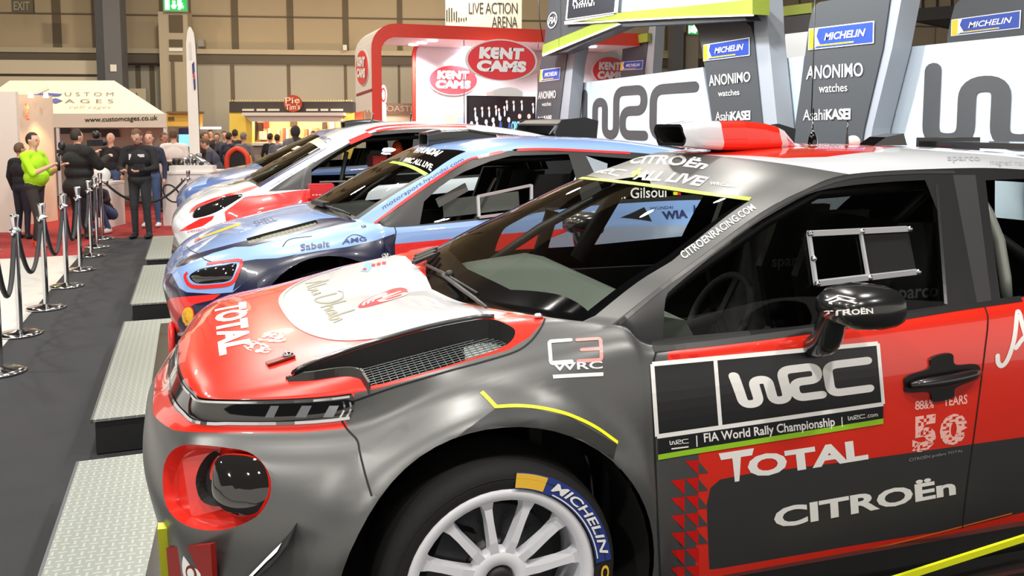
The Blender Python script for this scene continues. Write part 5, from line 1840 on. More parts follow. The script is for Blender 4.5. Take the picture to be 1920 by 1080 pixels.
y0.stripe([(486, 351), (540, 319), (612, 278)], .02, NVB, lift=.002)
y0.stripe([(586, 262), (598, 267), (611, 276)], .10, mat('visor_lime', (206, 216, 150), .4), lift=.002, part='pillar_skin')
y0.text('WRC', [(594, 262), (612, 270), (622, 262), (604, 255)], DNAVY, bold=.03, lift=.003, nx=2, part='pillar_skin')
y0.text('toyotagazooracing.com', [(508, 352), (560, 321), (557, 318), (505, 349)], DNAVY, lift=.002, nx=6, part='pillar_skin')
y0.stripe([(655, 267), (686, 254), (712, 245), (760, 239), (821, 237), (874, 238)], .055, SRED, lift=.003)
y0.stripe([(686, 246), (712, 238), (760, 234), (821, 233), (890, 234)], .05, SRED, lift=.003, part='roof')
y0.region([(584, 350), (584, 318), (606, 302), (630, 286), (660, 268), (700, 254), (760, 249), (830, 248), (836, 275), (840, 340), (700, 347)], GLASS, 'side_window', parts=['door_window_frame'])
y0.cut(loc([(2.60, .87, 1.03), (2.55, .7, 1.43), (3.35, .7, 1.38), (3.60, .7, 1.30), (3.65, .87, 1.08)]), SIDE, GLASS, 'side_window', parts=['side_skin'])
y0.stripe([(566, 356), (570, 330), (576, 315), (590, 304)], .02, mat('frame_edge', (70, 70, 71), .35, .4))
y0.text('DENSO', [(352, 437), (384, 432), (384, 428), (352, 433)], SRED, lift=.002, nx=3)
y0.lay(([(0, .3), (.3, .9), (1, 1), (.8, .4), (.3, 0)], [(0, 1, 2, 3, 4)]), [(424, 349), (478, 336), (474, 332), (426, 343)], GLOSSBLK, lift=.002, nx=4, ny=2, part='hood_skin')
roof_vent(y0, 1.66, 2.2, 1.515, .06, .12, mat('scoop_black', (26, 27, 29), .3, coat=.8))
std_tail(y0, mat('rim_dark', (60, 60, 64), .4, .5), 1.53)
for hx in (1.9, 2.3):
    ar = MB()
    ar.tube([(hx, -.3, 1.54), (hx + .02, -.3, 1.66)], .006, GLOSSBLK, 6)
    ar.build('roof_aerial', y0.root)
tb = [[(.95, s * .70, .30), (.98, s * .72, .92), (1.25, s * .68, 1.12), (1.5, s * .65, 1.27), (1.75, s * .62, 1.39), (2.55, s * .60, 1.43)] for s in (-1, 1)]
tb += [[(2.5, s * .68, .1), (2.52, s * .66, .9), (2.54, s * .62, 1.36), (2.54, s * .45, 1.47), (2.54, 0, 1.49)] for s in (-1, 1)]
tb += [[(1.15, s * .72, .80), (2.5, s * .68, .45)] for s in (-1, 1)] + [[(1.42, -.70, .5), (1.58, -.66, 1.28)]]
cabin(y0, .12, .97, (.82, 1.3, 3.7), mat('dash_black', (44, 46, 44), .9), 2.5, tubes=tb)
sx = MB()
sx.box((1.95, -.30, 1.13), (.14, .3, .2), mat('seat_red', (206, 52, 44), .6))
sx.ball((2.14, -.40, 1.26), (.06, .07, .12), mat('seat_orange', (238, 80, 30), .5))
sx.build('seat_pad', y0.root)
st = MB()
for a, b in (((1.55, -.74, 1.04), (2.3, -.72, 1.06)), ((1.3, -.78, 1.0), (1.75, -.76, 1.0)), ((1.6, -.74, 1.12), (2.2, -.72, 1.14))): st.bar(a, b, .016, .014, RL)
st.build('sliding_pane', y0.root)
dm = MB()
q = V3((1.28, -.99, .93))
dm.box(q, (.22, .16, .13), SRED)
dm.bar(q + V3((0, .05, -.03)), (1.26, -.88, .90), .06, .04, SRED)
for k in range(6): dm.box(q + V3((-.08 + .03 * k, -.081, -.03)), (.016, .004, .008), DWHITE)
dm.build('door_mirror', y0.root)
y0.finish({'hood_skin': 'hood', 'pillar_skin': 'windscreen_pillar', 'side_skin': 'rear_quarter_trim'})

# ------------------------------------------------------------------ fourth car: steel blue, mostly behind the third
f0 = Car('rally_car', (-0.17, 11.7, 0.2), 'steel blue rally car farthest from the camera, mostly behind the white one', 'rally car', 'rally cars on show platforms')
SBLUE = mat('steel_blue_paint', (84, 108, 160), .28, coat=1.0, backdark=True)
sh = lambda L: [[(x + .0, w, z + (.06 if z > .5 else 0)) for x, w, z in r] for r in L]
f0.shell(sh(lvb), 3, 6, 13, [(x - 0.0, w, z + .06) for x, w, z in railb], 4,
         cowl=[(.83, 0, 1.0), (.87, .3, 1.0), (.99, .6, .995), (1.08, .74, .99), (1.216, .82, .993)],
         centre=None, ws_c=[(.83, 0, 1.0), (1.15, 0, 1.15), (1.45, 0, 1.285), (1.69, 0, 1.40), (1.79, 0, 1.46)],
         roof_f=[(1.79, 0, 1.46), (1.81, .3, 1.452), (1.875, .56, 1.43), (1.965, .68, 1.395)],
         roof_c=[(1.79, 0, 1.46), (2.1, 0, 1.49), (2.6, 0, 1.50), (3.2, 0, 1.47), (4.1, 0, 1.34)],
         roof_r=[(4.1, 0, 1.34), (4.09, .35, 1.32), (4.05, .56, 1.26)],
         hood_c=[(.10, 0, .77), (.25, 0, .85), (.45, 0, .92), (.65, 0, .97)], m=SBLUE,
         flares=[(.905, .32, .46, .62, .035), (3.50, .32, .46, .62, .035)], hood_crown=.018)
for f in f0.bm.faces:
    if f[f0.pl] == f0.pi('side_skin'): f.material_index = f0.mi(BLK)
std_parts(f0, (1.33, 2.62, 3.9), SBLUE)
f0.region([(392, 351), (430, 337), (452, 332), (470, 334), (440, 343), (408, 354)], NAVY, None, parts=['hood_skin'], mirror=True, depth=.4)
f0.cut(loc([(.0, .4, .6), (.0, .75, .62), (.35, .75, .75), (.40, .3, .9)]), V3((-.4, -.2, 1)), mat('pale_blue_paint', (150, 176, 216), .3, coat=.8, backdark=True), None, parts=['hood_skin'], depth=.6)
f0.cut(loc([(1.03, .70, .99), (1.75, .60, 1.34), (1.70, -.02, 1.40), (.9, -.02, 1.03)]), V3((-.4, 0, 1)), GLASS, 'windscreen', parts=['pillar_skin'], depth=.6)
f0.stripe([(552, 277), (562, 279), (575, 284)], .09, mat('visor_lime', (206, 216, 150), .4), lift=.003, part='pillar_skin')
f0.cut(loc([(1.5, .9, 1.0), (1.95, .9, 1.36), (2.55, .9, 1.40), (2.58, .9, 1.04)]), SIDE, GLASS, 'side_window', parts=['side_skin'])
std_tail(f0, RIMW, 1.26)
cabin(f0, .12, .99, (1.05, 1.5, 3.9), mat('dash_black', (44, 46, 44), .9), 2.75, tubes=[[(1.29, s * .72, .9), (1.5, s * .68, 1.1), (2.0, s * .6, 1.36)] for s in (-1, 1)], seats=True)
f0.finish({'hood_skin': 'hood', 'pillar_skin': 'windscreen_pillar', 'side_skin': 'rear_quarter_trim'})
# ------------------------------------------------------------------ floors, platforms, hall wall
def struct(o):
    o['kind'] = 'structure'
    return o


def slab(name, poly, z, t, m):
    mb = MB()
    mb.prism(poly, (0, 0, -t), m, (0, 0, z), (1, 0, 0), (0, 1, 0))
    return struct(mb.build(name))


CARP = mat('carpet_charcoal', (40, 41, 44), .95, noise=.22, nscale=3.5, bump=.3, bscale=500)
REDC = mat('carpet_red', (150, 42, 42), .95, noise=.12, nscale=5, bump=.3, bscale=300)
WFL = mat('floor_white', (205, 203, 198), .25, noise=.03, nscale=2)
slab('floor', [(-40, -12), (45, -12), (45, 60), (-40, 60)], -.012, .1, mat('hall_concrete', (120, 112, 104), .8, noise=.1))
slab('floor_aisle_carpet', [(-1.44, -6), (9.5, -6), (9.5, 14.3), (-1.44, 14.3)], .003, .01, CARP)
slab('floor_white_boards', [(-14, -6), (-1.44, -6), (-1.44, 12.6), (-14, 12.6)], .002, .01, WFL)
slab('floor_red_carpet', [(-16, 12.6), (-1.44, 12.6), (-1.44, 14.3), (9.5, 14.3), (9.5, 21), (-16, 21)], .0, .008, REDC)


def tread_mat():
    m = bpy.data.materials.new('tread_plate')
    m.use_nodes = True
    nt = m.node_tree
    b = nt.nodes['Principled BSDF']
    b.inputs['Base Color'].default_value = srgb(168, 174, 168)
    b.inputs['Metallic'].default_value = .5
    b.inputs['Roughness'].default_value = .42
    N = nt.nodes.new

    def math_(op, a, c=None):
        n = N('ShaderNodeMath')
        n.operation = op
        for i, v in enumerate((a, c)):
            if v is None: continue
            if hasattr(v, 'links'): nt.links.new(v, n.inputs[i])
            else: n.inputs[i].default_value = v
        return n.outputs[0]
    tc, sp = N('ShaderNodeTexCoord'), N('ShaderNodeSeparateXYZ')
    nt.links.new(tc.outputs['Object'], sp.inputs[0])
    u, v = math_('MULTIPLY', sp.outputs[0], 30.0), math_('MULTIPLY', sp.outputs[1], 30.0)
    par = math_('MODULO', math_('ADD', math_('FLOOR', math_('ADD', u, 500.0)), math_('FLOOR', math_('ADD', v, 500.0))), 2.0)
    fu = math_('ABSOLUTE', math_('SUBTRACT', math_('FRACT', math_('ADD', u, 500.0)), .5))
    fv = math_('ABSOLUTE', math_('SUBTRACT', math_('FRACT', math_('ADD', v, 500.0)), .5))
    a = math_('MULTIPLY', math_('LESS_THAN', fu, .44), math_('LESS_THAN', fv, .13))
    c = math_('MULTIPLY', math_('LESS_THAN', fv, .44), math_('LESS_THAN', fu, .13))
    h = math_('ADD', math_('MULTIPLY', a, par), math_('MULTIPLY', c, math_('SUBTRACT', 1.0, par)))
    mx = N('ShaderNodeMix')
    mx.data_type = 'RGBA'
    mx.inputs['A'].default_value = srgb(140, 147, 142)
    mx.inputs['B'].default_value = srgb(168, 174, 168)  # lighter raised bars: reflections off the ridges painted into the colour
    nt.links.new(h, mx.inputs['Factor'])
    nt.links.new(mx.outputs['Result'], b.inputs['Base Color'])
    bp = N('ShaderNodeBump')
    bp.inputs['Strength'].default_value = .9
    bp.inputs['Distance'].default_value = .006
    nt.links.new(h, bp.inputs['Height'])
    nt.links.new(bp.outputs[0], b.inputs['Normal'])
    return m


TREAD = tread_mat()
PSIDE = mat('platform_black', (24, 25, 27), .6)
PEDGE = mat('platform_edge', (120, 124, 128), .35, .8)
for (ya, yb), lab in zip(((1.88, 4.27), (4.86, 7.25), (7.94, 10.10), (10.56, 12.70)),
                         ('tread plate platform under the red, white and grey car', 'tread plate platform under the light blue car', 'tread plate platform under the white car', 'tread plate platform under the steel blue car')):
    o = empty('display_platform', (2.0, (ya + yb) / 2, 0), lab, 'platform', 'tread plate platforms')
    mb = MB()
    mb.box((0, 0, .098), (5.04, yb - ya - .02, .176), PSIDE)
    mb.build('plinth', o)
    mb = MB()
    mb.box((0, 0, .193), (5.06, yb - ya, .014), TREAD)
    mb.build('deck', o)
    mb = MB()
    mb.box((-2.535, 0, .19), (.012, yb - ya, .022), PEDGE)
    mb.build('edge_trim', o)

# hall wall in its own plane, nearly square to the view
HF = V3((math.sin(PSI), math.cos(PSI), 0))
_wa = math.radians(7)
WD = CR * math.cos(_wa) + HF * math.sin(_wa)
WN = V3((WD.y, -WD.x, 0))
if WN.dot(HF) > 0: WN = -WN
W0 = at_d(960, 232, 25.0)


def wp_(px, py, off=0.0):
    r = ray(px, py)
    p0 = W0 + WN * off
    t = (p0 - CO).dot(WN) / r.dot(WN)
    return CO + r * t


def wbox(mb, px0, py0, px1, py1, off, t, m):
    """slab on the wall from pixel corner to pixel corner, standing off the wall by off, t thick"""
    a, b = wp_(px0, py1, off), wp_(px1, py0, off)
    u0, u1 = (a - W0).dot(WD), (b - W0).dot(WD)
    xc = (px0 + px1) / 2 if px1 - px0 < 500 else 400
    z0, z1 = wp_(xc, py1, off).z, wp_(xc, py0, off).z
    O = W0 + WN * off
    O = V3((O.x, O.y, 0))
    mb.prism([(u0, z0), (u1, z0), (u1, z1), (u0, z1)], -WN * t, m, O, WD, V3((0, 0, 1)))


BEI = mat('wall_beige', (176, 160, 132), .85, noise=.05, nscale=.8)
GRP = mat('wall_lower_grey', (168, 163, 150), .8, noise=.04, nscale=.8)
BRN = mat('wall_seam', (104, 92, 74), .8)
BAND = mat('wall_band_dark', (96, 88, 76), .8)
LEDGE = mat('wall_ledge', (182, 170, 146), .7)
w = MB()
O = W0 - WN * .3
O = V3((O.x, O.y, 0))
w.prism([(-22, 0), (26, 0), (26, 14), (-22, 14)], -WN * .2, BEI, O, WD, V3((0, 0, 1)))
w.prism([(-22, 0), (26, 0), (26, wp_(960, 122).z), (-22, wp_(960, 122).z)], WN * .12, GRP, O, WD, V3((0, 0, 1)))
struct(w.build('wall_back'))
s_ = MB()
for x in (-60, 104, 178, 305, 350, 439, 543, 647, 749, 850, 950, 1060, 1250, 1330, 1500, 1640, 1697, 1757, 1850): wbox(s_, x - 4, -90, x + 4, 94, -.28, .04, BRN)
for y in (-60, 30): wbox(s_, -200, y - 1.5, 2100, y + 1.5, -.28, .03, BRN)
for x in (-30, 262, 288, 438, 543, 649, 749, 850, 960, 1100): wbox(s_, x - 1, 122, x + 1, 330, -.17, .02, BRN)
struct(s_.build('trim_1'))
s_ = MB()
wbox(s_, -200, 92, 2100, 101, -.05, .25, LEDGE)
wbox(s_, -200, 101, 2100, 119, -.1, .2, BAND)
struct(s_.build('trim_2'))
s_ = MB()
wbox(s_, -200, 112, 190, 138, .35, .4, mat('shutter_pale', (206, 194, 170), .7))
wbox(s_, -200, 138, 190, 143, .25, .3, BAND)
wbox(s_, -200, 143, 187, 330, .3, .4, mat('shutter_pale', (206, 194, 170), .7))
wbox(s_, 220, 119, 308, 123, .02, .1, mat('gap_black', (36, 33, 30), .9))
struct(s_.build('trim_3'))
c_ = MB()
COLG = mat('column_blue_grey', (98, 98, 100), .5)
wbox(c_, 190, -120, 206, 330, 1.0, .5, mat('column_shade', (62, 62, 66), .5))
wbox(c_, 205, -120, 219, 330, 1.02, .5, COLG)
wbox(c_, 207, 121, 218, 134, 1.05, .02, mat('notice_white', (225, 220, 212), .6))
struct(c_.build('column'))
c_ = MB()
wbox(c_, 307, 22, 351, 330, .5, .5, mat('duct_beige', (170, 158, 136), .7))
for a, b in ((28, 61), (74, 88), (103, 115)): wbox(c_, 317, a, 342, b, .52, .03, mat('duct_opening', (92, 80, 62), .8))
wbox(c_, 317, 90, 342, 96, .54, .05, mat('notice_white', (225, 220, 212), .6))
wbox(c_, 323, 116, 326, 210, .54, .03, BRN)
struct(c_.build('column'))
c_ = MB()
wbox(c_, 1285, 60, 1310, 140, .5, .5, mat('duct_beige', (170, 158, 136), .7))
wbox(c_, 1262, -60, 1284, 140, .8, .5, COLG)
wbox(c_, 1445, -60, 1462, 140, .8, .5, mat('duct_beige', (170, 158, 136), .7))
struct(c_.build('column'))

slab('ceiling', [(-40, -14), (45, -14), (45, 45), (-40, 45)], 9.6, .1, mat('ceiling_dark', (58, 54, 50), .9))
# signs fixed on the wall
GRN = mat('exit_green', (20, 160, 74), .5, emit=(20, 170, 80), estr=.6)
WEM = mat('exit_white', (235, 250, 235), .5, emit=(235, 255, 235), estr=1.0)


def exit_sign(x0, y0, x1, y1, off, label):
    o = MB()
    wbox(o, x0 - 1, y0, x1 + 1, y1 + 2, off, .12, mat('sign_case', (150, 150, 140), .5))
    f = o.build('exit_sign')
    tag(f, label, 'sign', 'green running-man exit signs')
    g = MB()
    wbox(g, x0, y0 + 1, x1, y1, off + .01, .01, GRN)
    w_ = x1 - x0
    wbox(g, x0 + w_ * .06, y0 + 2, x0 + w_ * .24, y1 - 2, off + .02, .01, WEM)
    g.build('sign_face', f)
    h = MB()
    q = lambda a, b: wp_(x0 + w_ * a, y0 + (y1 - y0) * b, off + .03)
    for a, b, c, d, wd in ((.44, .15, .44, .62, .06), (.37, .52, .44, .8, .06), (.51, .52, .44, .8, .06)):
        h.bar(q(a, b), q(c, d), wd * 1.2, .01, WEM, up=WN)
    h.ball(q(.68, .2), .055, WEM, 8, 6)
    for a, b, c, d, wd in ((.68, .3, .72, .6, .09), (.72, .6, .86, .72, .06), (.72, .6, .66, .9, .06), (.68, .38, .82, .45, .04), (.68, .38, .60, .55, .04)):
        h.bar(q(a, b), q(c, d), wd * 1.2, .01, WEM, up=WN)
    h.build('running_man', f)


exit_sign(307, -2, 350, 20, .62, 'green exit sign with running man on top of the beige service column')
exit_sign(1290, 46, 1309, 64, .6, 'small green exit sign seen through the rally stand arch')
o = MB()
wbox(o, 22, -6, 61, 24, 1.2, .1, mat('sign_dark', (84, 78, 62), .7))
f = o.build('exit_sign')
tag(f, 'dark unlit hanging EXIT sign at the top left corner', 'sign')
g = MB()
sign_text(g, 'EXIT', [wp_(26, 19, 1.2), wp_(56, 19, 1.2), wp_(56, 3, 1.2), wp_(26, 3, 1.2)], mat('sign_letter', (142, 134, 112), .7), .015, bold=.02)
g.build('lettering', f)
o = MB()
wbox(o, 240, 166, 273, 196, .1, .03, mat('poster_cream', (216, 204, 176), .7))
f = o.build('warning_notice')
tag(f, 'cream notice with a warning triangle on the wall behind the tent', 'notice')
g = MB()
g.prism([(0, 0), (1, 0), (.5, 1)], WN * .01, mat('warning_ochre', (130, 104, 52), .7), wp_(250, 186, .12), wp_(262, 186, .12) - wp_(250, 186, .12), wp_(250, 173, .12) - wp_(250, 186, .12))
g.build('triangle', f)
o = MB()
wbox(o, 371, 74, 382, 87, .05, .2, mat('sign_case', (150, 150, 140), .5))
tag(o.build('junction_box'), 'small grey junction box on the wall beside the feather flag', 'box')
o = MB()
wbox(o, 643, 84, 650, 94, .05, .2, mat('notice_white', (225, 220, 212), .6))
tag(o.build('wall_camera'), 'small white camera on the wall left of the red arch', 'camera')
# hanging banner
o = MB()
bq = [at_d(835, 60, 23.2), at_d(978, 60, 23.2), at_d(978, -30, 23.2), at_d(835, -30, 23.2)]
o.prism([(0, 0), (1, 0), (1, 1), (0, 1)], HF * .04, mat('banner_white', (222, 218, 208), .8), bq[0], bq[1] - bq[0], bq[3] - bq[0])
f = o.build('hanging_banner')
tag(f, 'white LIVE ACTION ARENA banner hanging above the red stand arch', 'banner')
g = MB()
INK = mat('ink_dark', (48, 44, 40), .8)
for t, q in (('LIVE ACTION', [(879, 26), (970, 26), (970, 5), (879, 5)]), ('ARENA', [(922, 52), (970, 52), (970, 31), (922, 31)])):
    sign_text(g, t, [at_d(*p, 23.18) for p in q], INK, .01, bold=-.005, spacing=.92)
R5 = random.Random(5)
for k in range(9):
    a = at_d(838 + 4.5 * k, 38 + R5.random() * 3, 23.17)
    g.bar(a, a + V3((0, 0, .08 + .3 * R5.random() * (k < 6))), .03, .004, INK, up=HF)
g.build('lettering', f)
# roof truss at the top right
tr = MB()
TRM = mat('truss_dark', (52, 48, 44), .6)
a, b = at_d(1600, 38, 22), at_d(1990, 8, 20)
a2, b2 = at_d(1600, -40, 22), at_d(1990, -70, 20)
tr.bar(a, b, .3, .3, TRM)
tr.bar(a2, b2, .3, .3, TRM)
for k in range(15):
    t = k / 14
    tr.bar(a + (b - a) * t, a2 + (b2 - a2) * t, .05, .05, TRM)
struct(tr.build('beam'))
tr = MB()
tr.bar(at_d(1660, 20, 23), at_d(1790, 48, 23), .25, .2, TRM)
struct(tr.build('beam'))

# ------------------------------------------------------------------ rope barrier
CHR2 = mat('polished_steel', (214, 214, 216), .12, 1.0)
ROPE = mat('rope_black', (34, 34, 38), .7, bump=.4, bscale=120)


def stanchion(x, y, label):
    o = empty('rope_stanchion', (x, y, 0), label, 'barrier post', 'chrome rope posts along the aisle')
    b = MB()
    b.lathe([(0, .003), (.165, .003), (.172, .012), (.168, .024), (.12, .032), (.05, .040), (.03, .05), (0, .05)], (0, 0, 0), CHR2, 36)
    b.build('base', o)
    b = MB()
    b.lathe([(.024, .04), (.024, .86)], (0, 0, 0), CHR2, 18)
    b.build('pole', o)
    b = MB()
    b.lathe([(.024, .86), (.045, .865), (.045, .882), (.026, .888), (.024, .91), (.034, .985), (.036, 1.0), (.024, 1.008), (0, 1.01)], (0, 0, 0), CHR2, 20)
    for sg in (-1, 1): b.tube([(0, sg * .04, .875), (0, sg * .058, .868), (0, sg * .06, .85)], .006, CHR2, 8)
    b.build('finial', o)
    return o


stx = [(-1.31, 6.77), (-1.38, 7.96), (-1.335, 9.02), (-1.30, 10.17), (-1.285, 11.27), (-1.28, 12.42), (-1.29, 13.3), (-1.307, 14.25)]
ordn = ('cut off by the left edge of the picture', 'first complete one from the left edge, nearest the camera', 'second complete one from the camera', 'third complete one from the camera', 'fourth complete one from the camera', 'fifth complete one from the camera', 'behind the crouching person, second from the far end', 'last of the row, at the end of the black carpet')
for (x, y), t in zip(stx, ordn): stanchion(x, y, 'chrome rope post, ' + t)
p9 = at_d(352, 300, 13.6)
p9 = (p9.x, p9.y)
stanchion(p9[0], p9[1], 'chrome rope post behind the nose of the steel blue car')


def rope(a, b, sag, label, gap=.06):
    a, b = V3((a[0], a[1], .865)), V3((b[0], b[1], .865))
    d = (b - a).normalized()
    a, b = a + d * gap, b - d * gap
    mb = MB()
    mb.tube([a + (b - a) * t - V3((0, 0, sag * 4 * t * (1 - t))) for t in np.linspace(0, 1, 17)], .019, ROPE, 8)
    o = mb.build('barrier_rope')
    tag(o, label, 'rope', 'black ropes of the barrier')
    h = MB()
    for p, q in ((a, a + d * .05), (b, b - d * .05)): h.tube([p - (q - p) * .3, q], .022, CHR2, 8)
    h.build('rope_end', o)
    return o


nm = ('cut off at the left edge', 'between the first two complete posts', 'between the second and third complete posts', 'between the third and fourth complete posts', 'between the fourth and fifth complete posts', 'left of the crouching person', 'at the far end of the row')
for i in range(7): rope(stx[i], stx[i + 1], .42, 'black barrier rope hanging ' + nm[i])
rope(stx[7], p9, .34, 'black barrier rope crossing in front of the man looking at his phone')
lp = MB()
c0 = V3((p9[0], p9[1], .76))
lp.tube([c0 + CR * (-.28 + .12 * math.cos(a) - .05 * math.sin(a)) + V3((0, 0, -.12 + .14 * math.sin(a))) for a in np.linspace(0, 2 * math.pi, 21)[:-1]], .014, ROPE, 6, closed=True)
tag(lp.build('rope_loop'), 'spare loop of black rope hanging beside the white counter', 'rope')
# ------------------------------------------------------------------ rally stand behind the cars: panels and pylons in the plane x = XW
XW = 6.8
PYL = mat('pylon_grey', (66, 70, 74), .45)
PYLD = mat('pylon_dark', (52, 55, 58), .4)
RET = mat('pylon_edge', (150, 156, 164), .4)
PANW = mat('panel_white', (184, 197, 208), .4)
LOGO = mat('logo_grey', (66, 68, 70), .45)
LIME = mat('stand_lime', (140, 155, 56), .45, noise=.12, nscale=30)
MBLUE = mat('sign_blue', (40, 72, 168), .4)
MYEL = mat('sign_yellow', (238, 200, 40), .4)


def xpoly(mb, px, X, t, m):
    P = [at_x(x, min(y, 400), X) for x, y in px]
    for q, (x, y) in zip(P, px):
        if y >= 400: q.z = 0.0
    n = len(P)
    D = V3((t, 0, 0))
    Q = [p + D for p in P]
    mb.add(P + Q, [tuple(range(n)), tuple(range(2 * n - 1, n - 1, -1))] + [((i + 1) % n, i, n + i, n + (i + 1) % n) for i in range(n)], m)


def xq(q, X): return [at_x(x, y, X) for x, y in q]


def michelin(parent, q, X):
    """sponsor plate in the picture quad q on the plane X"""
    g = MB()
    U = lambda a, b, c, d: ([(a, b), (c, b), (c, d), (a, d)], [(0, 1, 2, 3)])
    Q = xq(q, X)
    n = V3((-1, 0, 0))
    for vf, m, l in ((U(0, 0, 1, 1), DWHITE, .012), (U(.015, .05, .985, .95), MBLUE, .016), (U(.015, .05, .11, .95), MYEL, .02), (([(.11, .06), (.2, .2), (.14, .6), (.17, .94), (.11, .94)], [(0, 1, 2, 3, 4)]), DWHITE, .02), (U(.17, .12, .72, .19), MYEL, .02)):
        P = quad_map(vf[0], Q)
        g.add([p + n * l for p in P], vf[1], m)
    tv, tf, _ = text2d('MICHELIN', .02, .25)
    P = quad_map([(.27 + .62 * u, .36 + .34 * v) for u, v in tv], Q)
    g.add([p + n * .022 for p in P], tf, DWHITE)
    g.build('sponsor_plate', parent)


def lettering(parent, items, X):
    g = MB()
    for t, q, b, sp in items:
        P = quad_map(text2d(t, b, 0, sp)[0], xq(q, X))
        g.add([p - V3((.012, 0, 0)) for p in P], text2d(t, b, 0, sp)[1], DWHITE)
    g.build('lettering', parent)


def pylon(label, face, edge, signs, mich, X=XW, t=.25, base=None):
    cx = at_x(sum(p[0] for p in face) / len(face), 232, X)
    o = empty('stand_pylon', (X, cx.y, 0), label, 'pylon', 'dark sponsor pylons of the rally stand')
    off = o.location
    mb = MB()
    xpoly(mb, face, X, t, PYL)
    mb.build('pylon_body', o, off)
    if edge:
        mb = MB()
        xpoly(mb, edge, X + .02, t, RET)
        mb.build('pylon_edge', o, off)
    for ch in []: pass
    k = len(bpy.data.objects)
    if mich:
        michelin(o, mich, X)
    if signs: lettering(o, signs, X)
    for c in o.children:
        if c.name.startswith(('sponsor_plate', 'lettering')): c.location = -V3(off)
    return o


def dn(px, X):
    """lower ends of a polygon carried down to the floor at the picture column"""
    return px


def foot(x, y, X):
    p = at_x(x, y, X)
    return p


pylon('dark sponsor pylon beside the television, farthest left of the stand', [(985, 420), (1003, 240), (1010, 140), (1016, 104), (1064, 96), (1058, 140), (1046, 240), (1030, 420)], [(1030, 420), (1046, 240), (1058, 140), (1064, 96), (1082, 86), (1075, 120), (1063, 240), (1050, 420)],
      [('ANONIMO', [(1010, 186), (1043, 184), (1043, 169), (1011, 172)], .01, 1), ('watches', [(1017, 199), (1034, 198), (1034, 190), (1017, 192)], .0, 1), ('Asahi', [(1009, 223), (1020, 223), (1020, 217), (1009, 218)], 0, 1), ('KASEI', [(1021, 223), (1035, 223), (1035, 216), (1021, 217)], .03, 1)],
      [(1012, 154), (1050, 149), (1052, 126), (1014, 131)])
pylon('dark sponsor pylon right of the first white logo panel', [(1352, 420), (1337, 240), (1322, 130), (1310, 60), (1298, 40), (1392, 36), (1408, 50), (1413, 70), (1430, 240), (1452, 420)], [(1452, 420), (1430, 240), (1414, 60), (1412, -60), (1434, -60), (1440, 60), (1458, 240), (1482, 420)],
      [('ANONIMO', [(1331, 162), (1408, 153), (1408, 134), (1330, 141)], .01, 1), ('watches', [(1348, 181), (1388, 178), (1387, 167), (1348, 170)], 0, 1), ('Asahi', [(1343, 226), (1371, 226), (1371, 209), (1343, 210)], -.005, .95), ('KASEI', [(1372, 226), (1408, 225), (1408, 207), (1372, 209)], .03, .9)],
      [(1320, 115), (1407, 104), (1407, 70), (1320, 84)])
pylon('dark sponsor pylon standing between the two right-hand white panels', [(1466, 420), (1490, 240), (1506, 130), (1517, 45), (1524, 15), (1536, 4), (1560, 0), (1560, -60), (1680, -60), (1668, 0), (1655, 90), (1620, 240), (1582, 420)], [(1582, 420), (1620, 240), (1655, 90), (1668, 0), (1672, -60), (1700, -60), (1690, 0), (1673, 90), (1636, 240), (1600, 420)],
      [('ANONIMO', [(1513, 149), (1620, 143), (1619, 117), (1515, 124)], .01, 1), ('watches', [(1537, 174), (1590, 171), (1590, 156), (1537, 158)], 0, 1), ('Asahi', [(1507, 226), (1548, 225), (1548, 204), (1508, 206)], -.005, .95), ('KASEI', [(1550, 225), (1596, 224), (1596, 203), (1550, 205)], .03, .9)],
      [(1517, 94), (1640, 81), (1641, 39), (1518, 54)])
pylon('dark sponsor pylon at the far right, behind the white panel', [(1770, 420), (1776, 70), (1783, 35), (1790, 10), (1800, 0), (1800, -80), (1990, -80), (1990, 420)], None, None, [(1784, 68), (1914, 53), (1916, 19), (1785, 37)], X=10.5)
pylon('small dark pylon seen through the arch of the stand', [(1160, 330), (1164, 130), (1168, 85), (1215, 76), (1208, 130), (1205, 330)], [(1205, 330), (1208, 130), (1218, 45), (1230, 45), (1224, 130), (1222, 330)], None, [(1163, 132), (1205, 130), (1207, 113), (1165, 116)], X=10.5)

# logo panels
lq = xq([(1092, 257), (1310, 265), (1310, 154), (1092, 172)], XW + .30)
WRC_VB, WRC_FB = stroke2d(wrc_paths(), .185)
WRC_VB = [(x / 3.3, y) for x, y in WRC_VB]
LGW, LGH = abs(lq[1].y - lq[0].y), lq[3].z - lq[0].z


def logo_panel(label, poly, logo=None):
    mb = MB()
    xpoly(mb, poly, XW + .31, .06, PANW)
    o = mb.build('logo_panel')
    tag(o, label, 'panel', 'white panels of the rally stand')
    if logo:
        g = MB()
        k = logo[2]
        y, z = at_x(logo[0], logo[1], XW + .30).y, at_x(logo[0], logo[1], XW + .30).z
        q = [V3((XW + .30, y, z - LGH * k)), V3((XW + .30, y - LGW * k, z - LGH * k)), V3((XW + .30, y - LGW * k, z)), V3((XW + .30, y, z))]
        g.add(quad_map(WRC_VB, q), WRC_FB, LOGO)
        g.build('logo', o)
    return o


logo_panel('white panel with big grey WRC logo left of the second pylon', [(1050, 420), (1062, 240), (1070, 158), (1318, 126), (1336, 240), (1352, 420)], (1092, 172, 1.0))
logo_panel('plain narrow white panel between the two middle pylons', [(1474, 420), (1456, 240), (1444, 113), (1508, 105), (1492, 240), (1468, 420)])
logo_panel('big white panel with grey WRC letters at the right edge', [(1600, 420), (1636, 240), (1674, 91), (2300, 28), (2300, 420)], (1736, 125, .93))
XA = XW - .32
